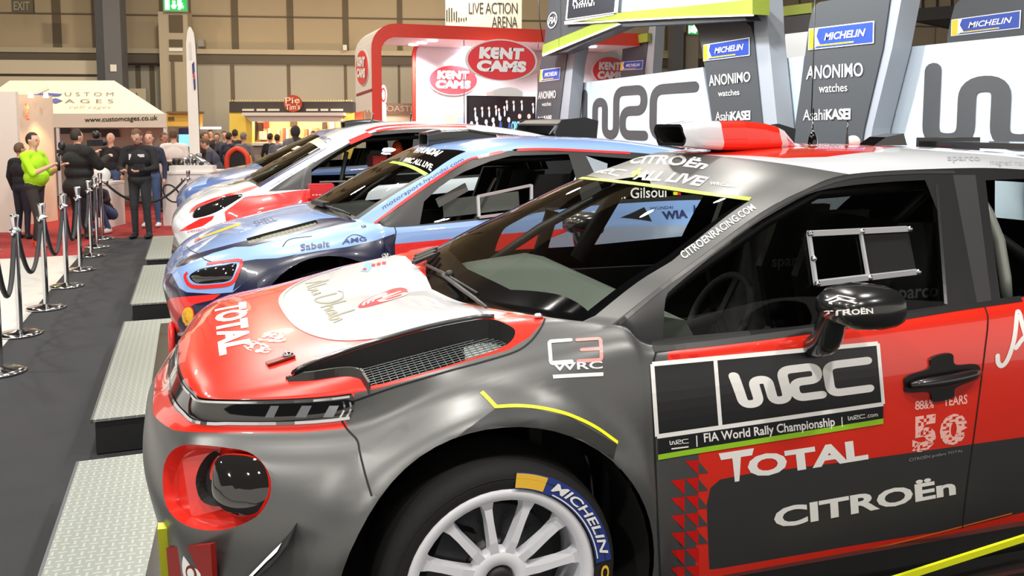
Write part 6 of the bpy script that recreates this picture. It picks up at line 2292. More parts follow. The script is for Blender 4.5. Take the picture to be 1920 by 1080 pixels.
# arch of the stand: beams between the pylons
o = empty('stand_arch', (XA, at_x(1200, 232, XA).y, 0), 'grey arch with lime green beams joining the first two pylons', 'arch')
mb = MB()
xpoly(mb, [(1016, 104), (1165, 44), (1165, 36), (1392, 24), (1400, 38), (1300, 44), (1168, 50), (1090, 84), (1064, 97)], XA + .01, .22, PYL)
mb.build('arch_frame', o, o.location)
mb = MB()
xpoly(mb, [(1016, 102), (1018, 84), (1108, 47), (1155, 40), (1160, 45)], XA - .01, .2, LIME)
mb.build('lower_beam', o, o.location)
mb = MB()
xpoly(mb, [(1058, 40), (1150, 25), (1280, 12), (1411, -2), (1411, 27), (1280, 31), (1150, 38)], XA - .03, .25, LIME)
mb.build('upper_beam', o, o.location)
mb = MB()
xpoly(mb, [(1058, 40), (1150, 25), (1150, 28), (1058, 44)], XA - .04, .02, DWHITE)
xpoly(mb, [(1058, 43), (1280, 31), (1411, 27), (1411, 30), (1280, 34), (1058, 46)], XA - .04, .02, DWHITE)
xpoly(mb, [(1017, 101), (1160, 44), (1162, 46), (1017, 106)], XA - .04, .02, DWHITE)
mb.build('beam_edge', o, o.location)
mb = MB()
xpoly(mb, [(1020, 84), (1030, -10), (1036, -80), (1075, -80), (1066, 0), (1058, 42), (1108, 47)], XA + .03, .2, PYL)
mb.build('corner_plate', o, o.location)
g = MB()
Q = xq([(1026, 55), (1044, 52), (1047, 21), (1029, 24)], XA + .02)
ring = stroke2d([[(.5 + .46 * math.cos(a), .5 + .46 * math.sin(a)) for a in np.linspace(0, 2 * math.pi, 25)]], .07, False)
g.add([p - V3((.01, 0, 0)) for p in quad_map(ring[0], Q)], ring[1], DWHITE)
tv, tf, _ = text2d('FIA', .02, .2)
g.add([p - V3((.01, 0, 0)) for p in quad_map([(.14 + .72 * u, .3 + .4 * v) for u, v in tv], Q)], tf, DWHITE)
g.build('round_emblem', o, o.location)
mb = MB()
xpoly(mb, [(1153, 24), (1157, -30), (1411, -50), (1411, 0), (1280, 12)], XA + .06, .06, PANW)
mb.build('top_panel', o, o.location)
mb = MB()
xpoly(mb, [(1060, 38), (1068, -40), (1160, -50), (1153, 24)], XA - .06, .05, DWHITE)
xpoly(mb, [(1063, 35), (1070, -40), (1157, -48), (1150, 22)], XA - .07, .02, mat('sign_ink', (36, 40, 50), .4))
tv, tf, _ = text2d('Rally', .0)
Q = xq([(1073, 17), (1115, 10), (1117, -14), (1075, -6)], XA - .08)
g = MB()
g.add(quad_map(tv, Q), tf, DWHITE)
for k in range(9):
    q = xq([(1076 + 4.6 * k, 16.5 - .8 * k), (1078 + 4.6 * k, 16.2 - .8 * k), (1078 + 4.6 * k, 10 - .8 * k), (1076 + 4.6 * k, 10.3 - .8 * k)], XA - .085)
    g.add(q, [(0, 1, 2, 3)], DWHITE)
g.v += []
mb2 = mb.build('sponsor_board', o, o.location)
g.build('board_lettering', mb2, o.location)
# pieces of the far side of the stand
o = empty('stand_beam', (10.5, at_x(1490, 232, 10.5).y, 0), 'lime green beam with dark panel behind the second pylon', 'beam')
mb = MB()
xpoly(mb, [(1460, 13), (1522, 5), (1522, 24), (1460, 31)], 10.5, .2, LIME)
mb.build('lime_strip', o, o.location)
mb = MB()
xpoly(mb, [(1468, 32), (1522, 26), (1522, 120), (1472, 130)], 10.52, .2, PYLD)
mb.build('dark_panel', o, o.location)
mb = MB()
xpoly(mb, [(1472, 64), (1516, 59), (1512, 420), (1472, 420)], 9.6, .3, mat('box_white', (214, 216, 214), .5))
tag(mb.build('white_cabinet'), 'tall plain white cabinet behind the second and third pylons', 'cabinet')
o = MB()
xpoly(o, [(1170, 70), (1214, 62), (1214, 78), (1170, 85)], 10.4, .1, LIME)
tag(o.build('stand_beam'), 'short lime green beam on the small pylon inside the arch', 'beam')
# hanging cable in front of the second pylon
cb = MB()
cb.tube([at_d(1530, -60, 8.6), at_d(1525, 120, 8.6), at_d(1521, 225, 8.6)], .006, BLK, 5)
tag(cb.build('hanging_cable'), 'thin black cable hanging in front of the tall right pylon', 'cable')
cb = MB()
cb.tube([at_d(1006, -60, 16), at_d(1012, 40, 16), at_d(1018, 78, 16)], .012, BLK, 5)
tag(cb.build('hanging_cable'), 'thin dark cable beside the round FIA emblem', 'cable')

# ------------------------------------------------------------------ red and white stand with oval signs
KR = mat('stand_red', (224, 62, 44), .45)
KW = mat('stand_white', (222, 219, 216), .5)
KRL = mat('oval_red', (226, 60, 66), .4)
YK = at_d(697, 232, 19.0).y
XL = at_y(697, 100, YK).x
XR = at_y(1200, 100, YK).x
ZT = at_y(697, 42, YK).z
TH_ = at_y(697, 42, YK).z - at_y(697, 64, YK).z * 1.0
ko = empty('exhibition_arch', (XL, YK, 0), 'large red and white exhibition arch with oval signs, behind the cars', 'exhibition stand')
wd = at_y(715, 100, YK).x - XL
zt = ZT
zb = zt - .30
rr_ = .55


def arch_prof(x0, x1, z1, wl, wt, r):
    out = [(x0, 0), (x0, z1 - r)] + [(x0 + r - r * math.cos(a), z1 - r + r * math.sin(a)) for a in np.linspace(.2, math.pi / 2, 6)] + [(x1, z1)]
    r2 = r * .6
    inn = [(x1, z1 - wt), (x0 + wl + r2, z1 - wt)] + [(x0 + wl + r2 - r2 * math.sin(a), z1 - wt - r2 + r2 * math.cos(a)) for a in np.linspace(.2, math.pi / 2, 5)] + [(x0 + wl, 0)]
    return out + inn


mb = MB()
D = 2.0
pr = arch_prof(XL, XR, zt, wd, .30, rr_)
mb.prism(pr, (0, .05, 0), KR, (0, YK, 0))
mb.build('red_front', ko, ko.location)
mb = MB()
mb.prism(pr, (0, D, 0), KW, (0, YK + .05, 0))
mb.build('arch_body', ko, ko.location)
# back wall
Y2 = YK + 2.1
mb = MB()
bp_ = [(776, 240), (776, 100), (780, 88), (790, 80), (820, 77), (1172, 82), (1172, 240)]
P = [at_y(x, y, Y2) for x, y in bp_]
P[0].z = P[-1].z = 0
mb.add(P + [p + V3((0, .1, 0)) for p in P], [tuple(range(7)), tuple(range(13, 6, -1))] + [((i + 1) % 7, i, 7 + i, 7 + (i + 1) % 7) for i in range(7)], KW)
mb.build('back_panel', ko, ko.location)
mb = MB()
e = [at_y(x, y, Y2 - .02) for x, y in ((776, 232), (776, 100), (780, 87), (792, 80), (812, 79))]
e[0].z = 0
mb.tube(e, .05, KR, 6)
mb.build('panel_edge', ko, ko.location)
mb = MB()
q = [at_y(x, y, Y2 - .3) for x, y in ((782, 212), (873, 212), (873, 240), (782, 240))]
mb.add(q, [(0, 1, 2, 3)], mat('shelf_cream', (206, 184, 140), .6))
for a, b in ((808, 835), (855, 873)):
    q = [at_y(x, y, Y2 - .32) for x, y in ((a, 218), (b, 218), (b, 236), (a, 236))]
    mb.add(q, [(0, 1, 2, 3)], mat('poster_blue', (140, 156, 196), .6))
mb.build('product_shelf', ko, ko.location)
# dark slot, orange poster on the left cheek
mb = MB()
sx = lambda px, py: at_x(px, py, XL - .01)
mb.add([sx(668, 181), sx(697, 171), sx(697, 166), sx(668, 176)], [(0, 1, 2, 3)], mat('slot_red', (150, 60, 52), .6))
mb.add([sx(665, 262), sx(682, 262), sx(682, 208), sx(665, 211)], [(0, 1, 2, 3)], mat('poster_orange', (244, 110, 70), .6))
for k in range(4): mb.add([sx(684 + 3 * k, 262), sx(686 + 3 * k, 262), sx(686 + 3 * k, 206 + 4 * (k % 2)), sx(684 + 3 * k, 206 + 4 * (k % 2))], [(0, 1, 2, 3)], mat('poster_brown', (206, 150, 120), .6))
mb.build('cheek_graphics', ko, ko.location)


def oval_sign(parent, name, O, A, B, off, asobj=None):
    """red oval with a white rim and two lines of white lettering; A, B half axes"""
    n = A.cross(B).normalized()
    if n.dot(CO - O) < 0: n = -n
    mb = MB()
    mb.prism(ellipse(1.07, 1.07, 48), -n * .06, KW, O, A, B)
    mb.prism(ellipse(1, 1, 48), n * .015, KRL, O, A, B)
    o = mb.build(name, parent, parent.location if parent else None)
    g = MB()
    for t, y0, y1, x in (('KENT', .05, .64, .66), ('CAMS', -.60, -.02, .74)):
        q = [O + A * a + B * b + n * .03 for a, b in ((-x - .03, y0), (x - .03, y0), (x, y1), (-x, y1))]
        sign_text(g, t, q, DWHITE, 0.0, bold=.07, spacing=.95)
    g.build('lettering', o, parent.location if parent else None)
    return o


def oval_at(px, py, hw, hh, Y):
    O = at_y(px, py, Y)
    return O, at_y(px + hw, py, Y) - O, at_y(px, py - hh, Y) - O


O, A, B = oval_at(850, 150, 44, 27, Y2 - .08)
oval_sign(ko, 'oval_sign', O, V3((A.x, 0, 0)), V3((0, 0, B.z)), 0)
O, A, B = oval_at(1143, 133, 22, 26, Y2 - .08)
oval_sign(ko, 'oval_sign', O, V3((A.x * 1.4, 0, 0)), V3((0, 0, B.z)), 0)
O = at_x(679, 127, XL - .02)
oval_sign(ko, 'oval_sign', O, at_x(690, 127, XL - .02) - O, at_x(679, 95, XL - .02) - O, 0)
for c in ko.children: pass
O, A, B = oval_at(941, 113, 62, 37, YK - .35)
so = oval_sign(None, 'hanging_oval_sign', O, V3((A.x, 0, 0)), V3((0, 0, B.z)), 0)
tag(so, 'large hanging red oval KENT CAMS sign in front of the arch', 'sign')
cb = MB()
for x in (-.9, .9):
    cb.tube([O + V3((x, .02, .3)), V3((O.x + x, YK - .33, zt - .32))], .012, mat('cable_grey', (120, 110, 120), .5), 5)
    cb.tube([O + V3((x, .02, -.3)), V3((O.x + x, YK - .33, O.z - 1.6))], .012, mat('cable_grey', (120, 110, 120), .5), 5)
cb.build('sign_cable', so)
# downlights in the arch
KL = mat('downlight_glow', (255, 240, 255), .5, emit=(246, 226, 255), estr=9.0)
for px, py, yy in ((775, 74, 1.5), (791, 67, 1.0), (811, 57, .35), (875, 88, 1.9), (954, 63, .35), (1110, 72, .5)):
    p = at_y(px, py, YK + yy)
    p.z = zt - .33
    mb = MB()
    mb.lathe([(0, 0), (.11, 0), (.12, .02), (.08, .05), (0, .05)], (0, 0, 0), KL, 16)
    dl = mb.build('downlight', None)
    dl.location = p
    dl.parent = ko
    dl.matrix_parent_inverse = Matrix.Translation(-ko.location)
    d = bpy.data.lights.new('downlight', 'SPOT')
    d.energy, d.spot_size, d.spot_blend, d.color, d.shadow_soft_size = 210, math.radians(120), .6, (1, .92, 1), .1
    lo = bpy.data.objects.new('downlight_lamp', d)
    lo.location = p - V3((0, 0, .06))
    COL.objects.link(lo)
    lo.rotation_euler = (math.radians(18), 0, 0)
# television
tv_o = empty('television', at_y(940, 232, YK - 1.0), 'black television showing a group of people in dark suits', 'television')
mb = MB()
Q = [at_y(x, y, YK - 1.0) for x, y in ((876, 250), (1004, 250), (1004, 179), (876, 179))]
mb.prism([(0, 0), (1, 0), (1, 1), (0, 1)], (0, .06, 0), mat('tv_case', (12, 12, 13), .3), Q[0] + V3((0, .002, 0)), Q[1] - Q[0], Q[3] - Q[0])
mb.build('case', tv_o, tv_o.location)
SCR = mat('screen_dark', (22, 16, 18), .2, emit=(34, 24, 26), estr=1.0)
SP1 = mat('screen_pale', (190, 205, 225), .3, emit=(196, 212, 236), estr=1.0)
SP2 = mat('screen_skin', (205, 160, 150), .3, emit=(214, 168, 158), estr=1.0)
SP3 = mat('screen_cyan', (110, 190, 230), .3, emit=(120, 200, 240), estr=1.0)
SP4 = mat('screen_blue', (50, 70, 120), .3, emit=(56, 78, 134), estr=1.0)
mb = MB()
mb.add([p + V3((0, -.004, 0)) for p in quad_map([(.02, .03), (.98, .03), (.98, .97), (.02, .97)], Q)], [(0, 1, 2, 3)], SCR)


def blob(x, y, rx, ry, m, l):
    v = ellipse(rx, ry, 12, x, y)
    mb.add([p + V3((0, -l, 0)) for p in quad_map(v, Q)], [tuple(range(12))], m)


for x, y in ((.11, .64), (.21, .66), (.31, .66), (.41, .70), (.455, .62), (.535, .68), (.57, .83), (.67, .82), (.79, .83), (.96, .76)):
    blob(x, y, .016, .045, SP2, .008)
    blob(x + .005, y - .14, .012, .10, SP1, .008)
for x, y in ((.06, .25), (.13, .38), (.27, .3), (.37, .35), (.47, .40), (.60, .36)):
    blob(x, y, .022, .07, SP1, .010)
    blob(x + .01, y - .2, .02, .14, SP1 if x < .4 else SP4, .009)
for x in (.76, .90):
    blob(x, .45, .026, .065, SP2, .010)
tv_, tf_, _ = text2d('ORCHESTRA', .02, 0, .8)
mb.add([p + V3((0, -.012, 0)) for p in quad_map([(.64 + .28 * u, .06 + .26 * v) for u, v in tv_], Q)], tf_, SP3)
mb.build('screen', tv_o, tv_o.location)
# white round display behind the television
mb = MB()
v = [(920, 182), (925, 172), (940, 165), (955, 163), (970, 166), (980, 173), (985, 182)]
P = [at_y(x, y, YK - .6) for x, y in v]
P[0].z = P[-1].z = 1.2
mb.add(P + [p + V3((0, .5, 0)) for p in P], [tuple(range(7)), tuple(range(13, 6, -1))] + [((i + 1) % 7, i, 7 + i, 7 + (i + 1) % 7) for i in range(7)], KW)
mb.add([p for p in [at_y(930, 172, YK - .62)]] * 0, [], KW)
tag(mb.build('display_counter'), 'white round topped counter behind the television', 'counter')

# ------------------------------------------------------------------ left side: tent, wall panels, counters, kiosk
TENT = mat('tent_canvas', (226, 216, 196), .8)
LETG = mat('tent_letter', (116, 110, 108), .7)
TD = 17.6
to = empty('gazebo_tent', at_d(205, 232, TD).xy.to_3d(), 'cream pop-up tent with grey web address on its valance', 'tent')
F = lambda x, y, d=TD: at_d(x, y, d)
mb = MB()
bl_, br_, tl_, tr_ = F(-70, 214), F(311, 214), F(18, 151, TD + 1.4), F(214, 151, TD + 1.4)
_sc = (TD + 3.2) / TD
bl2, br2 = V3((bl_.x * _sc, bl_.y * _sc, bl_.z)), V3((br_.x * _sc, br_.y * _sc, br_.z))
mb.add([bl_, br_, tr_, tl_, bl2, br2], [(0, 1, 2, 3), (1, 5, 2), (4, 0, 3), (5, 4, 3, 2)], TENT)
mb.build('canopy', to, to.location)
mb = MB()
a, b, c, d = F(-70, 239), F(311, 239), F(311, 213), F(-70, 213)
mb.prism([(0, 0), (1, 0), (1, 1), (0, 1)], HF * .02, TENT, a, b - a, d - a)
mb.prism([(0, 0), (1, 0), (1, c.z - b.z), (0, c.z - b.z)], CR * .02, TENT, b, V3((b.x, b.y, 0)) * (3.2 / TD), V3((0, 0, 1)))
val = mb.build('valance', to, to.location)
g = MB()
sign_text(g, 'www.customcages.co.uk', [F(159, 232, TD - .01), F(296, 228, TD - .01), F(296, 216, TD - .01), F(159, 220, TD - .01)], mat('ink_dark', (48, 44, 40), .8), .01, bold=.015)
g.build('lettering', val, to.location)
g = MB()


def can(px, py):
    """point on the sloping front of the canopy"""
    n = (br_ - bl_).cross(tl_ - bl_).normalized()
    r = ray(px, py)
    t = (bl_ - CO).dot(n) / r.dot(n)
    p = CO + r * t
    return p + (n if n.dot(CO - p) > 0 else -n) * .015


for t, q, m in (('USTOM', [(122, 181), (213, 181), (213, 174), (122, 174)], LETG), ('AGES', [(122, 194), (213, 194), (213, 187), (122, 187)], LETG), ('roll cages', [(130, 206), (208, 206), (208, 199), (130, 199)], mat('tent_script', (220, 130, 110), .7))):
    v, f, _ = text2d(t, -.01, 0 if m is LETG else .4, 1.6 if m is LETG else 1.2)
    Q = [can(*p) for p in q]
    g.add(quad_map(v, Q), f, m)
g.add([can(*p) for p in ((50, 180), (85, 175), (117, 177), (112, 181), (60, 182))], [(0, 1, 2, 3, 4)], mat('tent_blue', (92, 96, 160), .7))
g.add([can(*p) for p in ((92, 189), (105, 185), (118, 190), (104, 195))], [(0, 1, 2, 3)], mat('tent_blue', (92, 96, 160), .7))
g.add([can(*p) for p in ((60, 178), (90, 163), (93, 168), (70, 178))], [(0, 1, 2, 3)], mat('tent_pale', (206, 200, 190), .7))
g.build('canopy_lettering', to, to.location)
for px in (309, 108):
    mb = MB()
    p = F(px, 235, TD + .05)
    mb.box((p.x, p.y, .95), (.06, .06, 1.9), mat('tent_leg', (226, 224, 220), .4))
    mb.build('leg', to, to.location)
mb = MB()
a, b = F(60, 400, TD + 3.1), F(318, 400, TD + 3.1)
a.z = b.z = 0
mb.prism([(0, 0), (1, 0), (1, 1.75), (0, 1.75)], HF * .04, mat('tent_back', (222, 212, 198), .8), a, b - a, V3((0, 0, 1)))
mb.build('back_sheet', to, to.location)
g = MB()
for x0, x1, y0, y1 in ((113, 131, 240, 251), (149, 187, 241, 249), (190, 222, 242, 257)):
    g.add([F(x, y, TD + 3.05) for x, y in ((x0, y1), (x1 + 3, y1), (x1, y0), (x0, y0))], [(0, 1, 2, 3)], mat('van_window', (60, 48, 44), .3))
g.build('window_print', to, to.location)
# white wall panel at the left edge and the lit panel beside it
mb = MB()
a, b = at_d(-160, 437, 13.7), at_d(42, 437, 13.7)
mb.prism([(0, 0), (1, 0), (1, 1), (0, 1)], HF * .08, mat('panel_cream', (222, 214, 202), .7), V3((a.x, a.y, 0)), V3((b.x - a.x, b.y - a.y, 0)), V3((0, 0, at_d(0, 172, 13.7).z)))
tag(mb.build('stand_wall_panel'), 'tall white stand panel at the left edge of the picture', 'panel')
mb = MB()
a, b = at_d(42, 420, 14.6), at_d(106, 420, 15.4)
mb.prism([(0, 0), (1, 0), (1, 1), (0, 1)], HF * .06, mat('panel_cream2', (226, 206, 184), .7), V3((a.x, a.y, 0)), V3((b.x - a.x, b.y - a.y, 0)), V3((0, 0, at_d(70, 178, 15).z)))
lit = mb.build('stand_wall_panel')
tag(lit, 'panel lit by two warm spotlights beside the white wall panel', 'panel')
g = MB()
for k in range(6):
    p = at_d(50 + (k % 2) * 2, 196 + 5.5 * k, 14.5)
    g.box(p, (.05, .01, .035), mat('poster_red', (214, 70, 50), .6), rz=-PSI)
g.build('lettering', lit)
for px, d in ((58, 14.55), (86, 14.95)):
    p = at_d(px, 180, d)
    o = empty('spot_lamp', p, 'small warm spotlight at the top of the lit panel, ' + ('left one' if px < 70 else 'right one'), 'lamp', 'warm spotlights of the lit panel')
    mb = MB()
    mb.lathe([(0, .05), (.03, .05), (.045, -.02), (.04, -.03), (0, -.03)], (0, 0, 0), mat('lamp_warm', (255, 214, 150), .5, emit=(255, 205, 130), estr=6), 12)
    mb.build('lamp_head', o)
    d_ = bpy.data.lights.new('spot', 'SPOT')
    d_.energy, d_.spot_size, d_.spot_blend, d_.color, d_.shadow_soft_size = 60, math.radians(62), .7, (1, .62, .28), .04
    lo = bpy.data.objects.new('spot_light', d_)
    lo.location = p - HF * .12 + V3((0, 0, -.05))
    lo.rotation_euler = (math.radians(12), 0, -PSI)
    COL.objects.link(lo)
# feather flag
mb = MB()
out = [(356, 300), (352, 200), (350, 130), (349, 80), (351, 60), (354, 50), (358, 51), (363, 62), (366, 85), (368, 120), (370, 170), (373, 240), (375, 300)]
P = [at_d(x, y, 15.75) for x, y in out]
P[0].z = P[-1].z = .45
P[0] = P[0] * 1.0
n_ = len(P)
mb.add(P + [p + HF * .012 for p in P], [tuple(range(n_)), tuple(range(2 * n_ - 1, n_ - 1, -1))] + [((i + 1) % n_, i, n_ + i, n_ + (i + 1) % n_) for i in range(n_)], mat('flag_white', (226, 220, 210), .8))
fo = mb.build('feather_flag')
tag(fo, 'tall white feather flag with a blue and red mark', 'flag')
g = MB()
for px, m in (([(360, 120), (364, 115), (365, 135), (361, 140)], 'flag_navy'), ([(361, 140), (365, 137), (366, 147), (362, 147)], 'flag_red'), ([(362, 148), (366, 148), (367, 166), (364, 170)], 'flag_navy'), ([(354, 80), (357, 78), (359, 110), (356, 112)], 'flag_grey')):
    g.add([at_d(x, y, 15.73) for x, y in px], [(0, 1, 2, 3)], mat(m, {'flag_navy': (66, 66, 110), 'flag_red': (180, 80, 80), 'flag_grey': (206, 200, 192)}[m], .8))
g.build('flag_mark', fo)
g = MB()
a = at_d(375, 300, 15.77)
g.tube([(a.x, a.y, 0), (a.x, a.y, .6), at_d(374, 260, 15.77), at_d(371, 170, 15.77), at_d(367, 85, 15.77), at_d(358, 51, 15.77)], .012, mat('flag_pole', (70, 66, 60), .5), 6)
g.box((a.x, a.y, .02), (.4, .4, .04), mat('flag_pole', (70, 66, 60), .5))
g.build('flag_pole', fo)


def prism_px(mb, pts, d, depth, m):
    P = [at_d(x, y, d) for x, y in pts]
    n = len(P)
    mb.add(P + [p + HF * depth for p in P], [tuple(range(n)), tuple(range(2 * n - 1, n - 1, -1))] + [((i + 1) % n, i, n + i, n + (i + 1) % n) for i in range(n)], m)


def counter(px0, px1, ytop, d, label, depth=.6, m=None, name='display_counter', cat='counter', group=None):
    a, b = at_d(px0, ytop, d), at_d(px1, ytop, d)
    o = empty(name, V3(((a.x + b.x) / 2, (a.y + b.y) / 2, 0)), label, cat, group)
    M_ = m or mat('counter_white', (222, 216, 210), .5)
    mb = MB()
    mb.prism([(0, 0), (1, 0), (1, 1), (0, 1)], HF * depth, M_, V3((a.x, a.y, 0)), V3((b.x - a.x, b.y - a.y, 0)), V3((0, 0, a.z - .04)))
    mb.build('cabinet_body', o, o.location)
    mb = MB()
    mb.prism([(-.02, 0), (1.02, 0), (1.02, .04), (-.02, .04)], HF * (depth + .03), mat('counter_top', (232, 228, 222), .35), V3((a.x, a.y, a.z - .04)) - HF * .015, V3((b.x - a.x, b.y - a.y, 0)), V3((0, 0, 1)))
    mb.build('worktop', o, o.location)
    return o, a.z


c1, zc = counter(303, 402, 322, 14.6, 'white display counter with shiny machined parts on top', .9)
PARTS = mat('machined_metal', (200, 200, 204), .25, .9)
R9 = random.Random(11)
k = 0
for px, hgt, r, lab in ((318, .16, .05, 'dark pump body on the left end of the white counter'), (332, .22, .06, 'grey machined part with a dark mouth, second on the white counter'), (348, .24, .045, 'shiny upright cylinder, third on the white counter'), (359, .30, .04, 'tall shiny pipe part, fourth on the white counter'), (372, .30, .05, 'tall shiny pipe part, fifth on the white counter'), (388, .26, .05, 'shiny tube leaning at the right end of the white counter')):
    p = at_d(px, 320, 14.9)
    o = empty('machined_part', (p.x, p.y, zc), lab, 'machined part', 'machined parts on the white counter')
    mb = MB()
    if k == 5: mb.tube([(-.08, 0, .04), (.14, 0, hgt - .05)] if False else [(-.18, 0, hgt), (.06, 0, .05)], r, PARTS, 12)
    else: mb.lathe([(r * 1.3, 0), (r * 1.3, .02), (r, .03), (r, hgt * .7), (r * 1.25, hgt * .75), (r * 1.25, hgt), (r * .7, hgt), (r * .7, hgt * .6), (0, hgt * .6)], (0, 0, 0), PARTS if k > 1 else mat('part_dark', (70, 66, 62), .4, .5), 16)
    mb.build('housing', o)
    mb = MB()
    mb.tube([(-r, -.02, hgt * .55), (-r - .05, -.05, hgt * .5)], r * .6, mat('part_dark', (70, 66, 62), .4, .5), 10)
    mb.build('flange', o)
    k += 1
mb = MB()
p = at_d(362, 316, 14.75)
mb.box((p.x, p.y, zc + .05), (.75, .2, .10), mat('counter_white', (222, 216, 210), .5), rz=-PSI)
tag(mb.build('display_block'), 'white block carrying the upright shiny parts', 'block')
c2, zc2 = counter(176, 207, 342, 14.4, 'narrow white cabinet between the man in the padded coat and the bald man', .5)
mb = MB()
p = at_d(190, 330, 14.6)
mb.ball((p.x, p.y, zc2 + .11), (.15, .12, .14), mat('moulded_white', (226, 224, 222), .3), 16, 10)
mb.box((p.x, p.y, zc2 + .02), (.28, .22, .04), mat('moulded_white', (226, 224, 222), .3), rz=-PSI)
tag(mb.build('moulded_housing'), 'white rounded moulded housing on the narrow cabinet', 'housing')
# yellow header and blue screen
o = empty('yellow_kiosk', V3((at_d(338, 230, 21.3).x, at_d(338, 230, 21.3).y, 0)), 'yellow fronted kiosk behind the feather flag', 'kiosk')
mb = MB()
prism_px(mb, [(312, 237), (372, 237), (372, 212), (312, 212)], 21.3, .3, mat('kiosk_ochre', (232, 184, 84), .6))
mb.build('header', o, o.location)
mb = MB()
prism_px(mb, [(312, 213), (372, 213), (372, 209), (312, 209)], 21.2, .4, mat('kiosk_edge', (120, 90, 60), .6))
prism_px(mb, [(315, 226), (326, 226), (326, 219), (315, 219)], 21.28, .02, mat('kiosk_edge', (120, 90, 60), .6))
mb.build('header_trim', o, o.location)
mb = MB()
prism_px(mb, [(312, 398), (372, 398), (372, 237), (312, 237)], 21.9, .1, mat('kiosk_back', (140, 126, 110), .7))
mb.build('kiosk_body', o, o.location)
mb = MB()
prism_px(mb, [(334, 276), (359, 276), (359, 251), (334, 251)], 17.7, .04, mat('screen_frame', (30, 30, 34), .4))
sc_ = mb.build('monitor')
tag(sc_, 'monitor with a bright blue picture beside the man in the white shirt', 'monitor')
g = MB()
prism_px(g, [(335, 275), (358, 275), (358, 252), (335, 252)], 17.68, .01, mat('screen_sky', (120, 180, 250), .3, emit=(110, 175, 255), estr=1.1))
g.build('screen', sc_)
p = at_d(346, 276, 17.72)
g = MB()
g.bar((p.x, p.y, 0), (p.x, p.y, p.z), .05, .05, mat('screen_frame', (30, 30, 34), .4))
g.box((p.x, p.y, .02), (.5, .4, .03), mat('screen_frame', (30, 30, 34), .4))
g.build('monitor_stand', sc_)
mb = MB()
prism_px(mb, [(335, 251), (357, 251), (357, 240), (335, 240)], 18.5, .2, mat('box_navy', (40, 44, 86), .5))
prism_px(mb, [(335, 320), (357, 320), (357, 276), (335, 276)], 18.6, .2, mat('box_navy2', (56, 54, 64), .5))
tag(mb.build('navy_cabinet'), 'navy cabinet behind the blue monitor', 'cabinet')
# strip light
mb = MB()
a, b = at_d(376, 240, 21.5), at_d(414, 240, 21.5)
mb.bar(a, b, .06, .05, mat('tube_glow', (240, 230, 240), .5, emit=(250, 235, 250), estr=4))
sl_ = mb.build('strip_light')
tag(sl_, 'glowing white strip light on the grey wall left of the pie kiosk', 'strip light')
# pie kiosk
pk = empty('food_kiosk', V3((at_d(545, 230, 21.5).x, at_d(545, 230, 21.5).y, 0)), 'food kiosk with dark header, round red sign and warm lit counter', 'kiosk')
KD = 21.5
mb = MB()
prism_px(mb, [(430, 211), (662, 211), (662, 191), (430, 191)], KD, .4, mat('kiosk_brown', (62, 54, 50), .6))
hd = mb.build('header', pk, pk.location)
mb = MB()
for i in range(48):
    mb.ball(at_d(431 + i * 4.85, 189, KD), .025, mat('bulb_cream', (200, 190, 130), .5), 6, 4)
mb.build('bulb_row', hd, pk.location)
mb = MB()
for a, b in ((454, 476), (481, 497), (502, 524), (574, 596), (601, 615), (620, 643)): prism_px(mb, [(a, 208), (b, 208), (b, 204), (a, 204)], KD - .02, .02, mat('letter_cream', (206, 196, 182), .6))
mb.build('lettering', hd, pk.location)
mb = MB()
prism_px(mb, [(452, 217), (645, 217), (643, 211), (454, 211)], KD - .3, .5, mat('kiosk_white', (212, 206, 196), .5))
prism_px(mb, [(470, 228), (640, 228), (640, 216), (456, 216)], KD - .2, .3, mat('kiosk_white', (212, 206, 196), .5))
mb.build('awning', pk, pk.location)
KY = mat('kiosk_yellow', (230, 200, 84), .6)
mb = MB()
prism_px(mb, [(430, 395), (473, 395), (473, 228), (452, 211), (430, 211)], KD + .02, .2, KY)
mb.build('side_panel', pk, pk.location)
mb = MB()
prism_px(mb, [(638, 395), (662, 395), (662, 211), (645, 211), (638, 228)], KD + .02, .2, KY)
mb.build('side_panel', pk, pk.location)
mb = MB()
prism_px(mb, [(473, 395), (640, 395), (640, 272), (473, 272)], KD - .1, .6, mat('kiosk_counter', (150, 138, 128), .6))
prism_px(mb, [(471, 273), (642, 273), (642, 268), (471, 268)], KD - .2, .8, mat('kiosk_white', (212, 206, 196), .5))
mb.build('counter', pk, pk.location)
mb = MB()
prism_px(mb, [(473, 290), (640, 290), (640, 225), (473, 225)], KD + 1.2, .1, mat('kiosk_peach', (226, 176, 132), .7))
mb.build('back_wall', pk, pk.location)
mb = MB()
for x0, x1, y0, y1, c in ((475, 481, 228, 262, (60, 50, 48)), (484, 492, 230, 246, (70, 40, 36)), (495, 503, 228, 240, (170, 60, 44)), (544, 556, 228, 238, (70, 54, 40)), (604, 612, 229, 246, (60, 44, 44)), (618, 626, 229, 246, (236, 226, 220)), (503, 506, 240, 262, (250, 226, 190)), (520, 523, 243, 264, (250, 226, 190)), (530, 534, 240, 266, (190, 90, 60)), (536, 541, 242, 262, (250, 226, 190)), (570, 576, 242, 262, (200, 110, 70)), (580, 584, 240, 262, (250, 226, 190)), (590, 596, 240, 262, (214, 120, 90)), (486, 500, 246, 262, (206, 190, 184))):
    prism_px(mb, [(x0, y1), (x1, y1), (x1, y0), (x0, y0)], KD + 1.1, .08, mat('menu_%d_%d_%d' % c, c, .6))
mb.build('menu_boards', pk, pk.location)
mb = MB()
cc = at_d(549, 194, KD - .1)
ax, bx = at_d(566, 194, KD - .1) - cc, V3((0, 0, .21))
mb.prism(ellipse(1, 1, 28), HF * .06, mat('pie_red', (178, 62, 44), .5), cc, ax, bx)
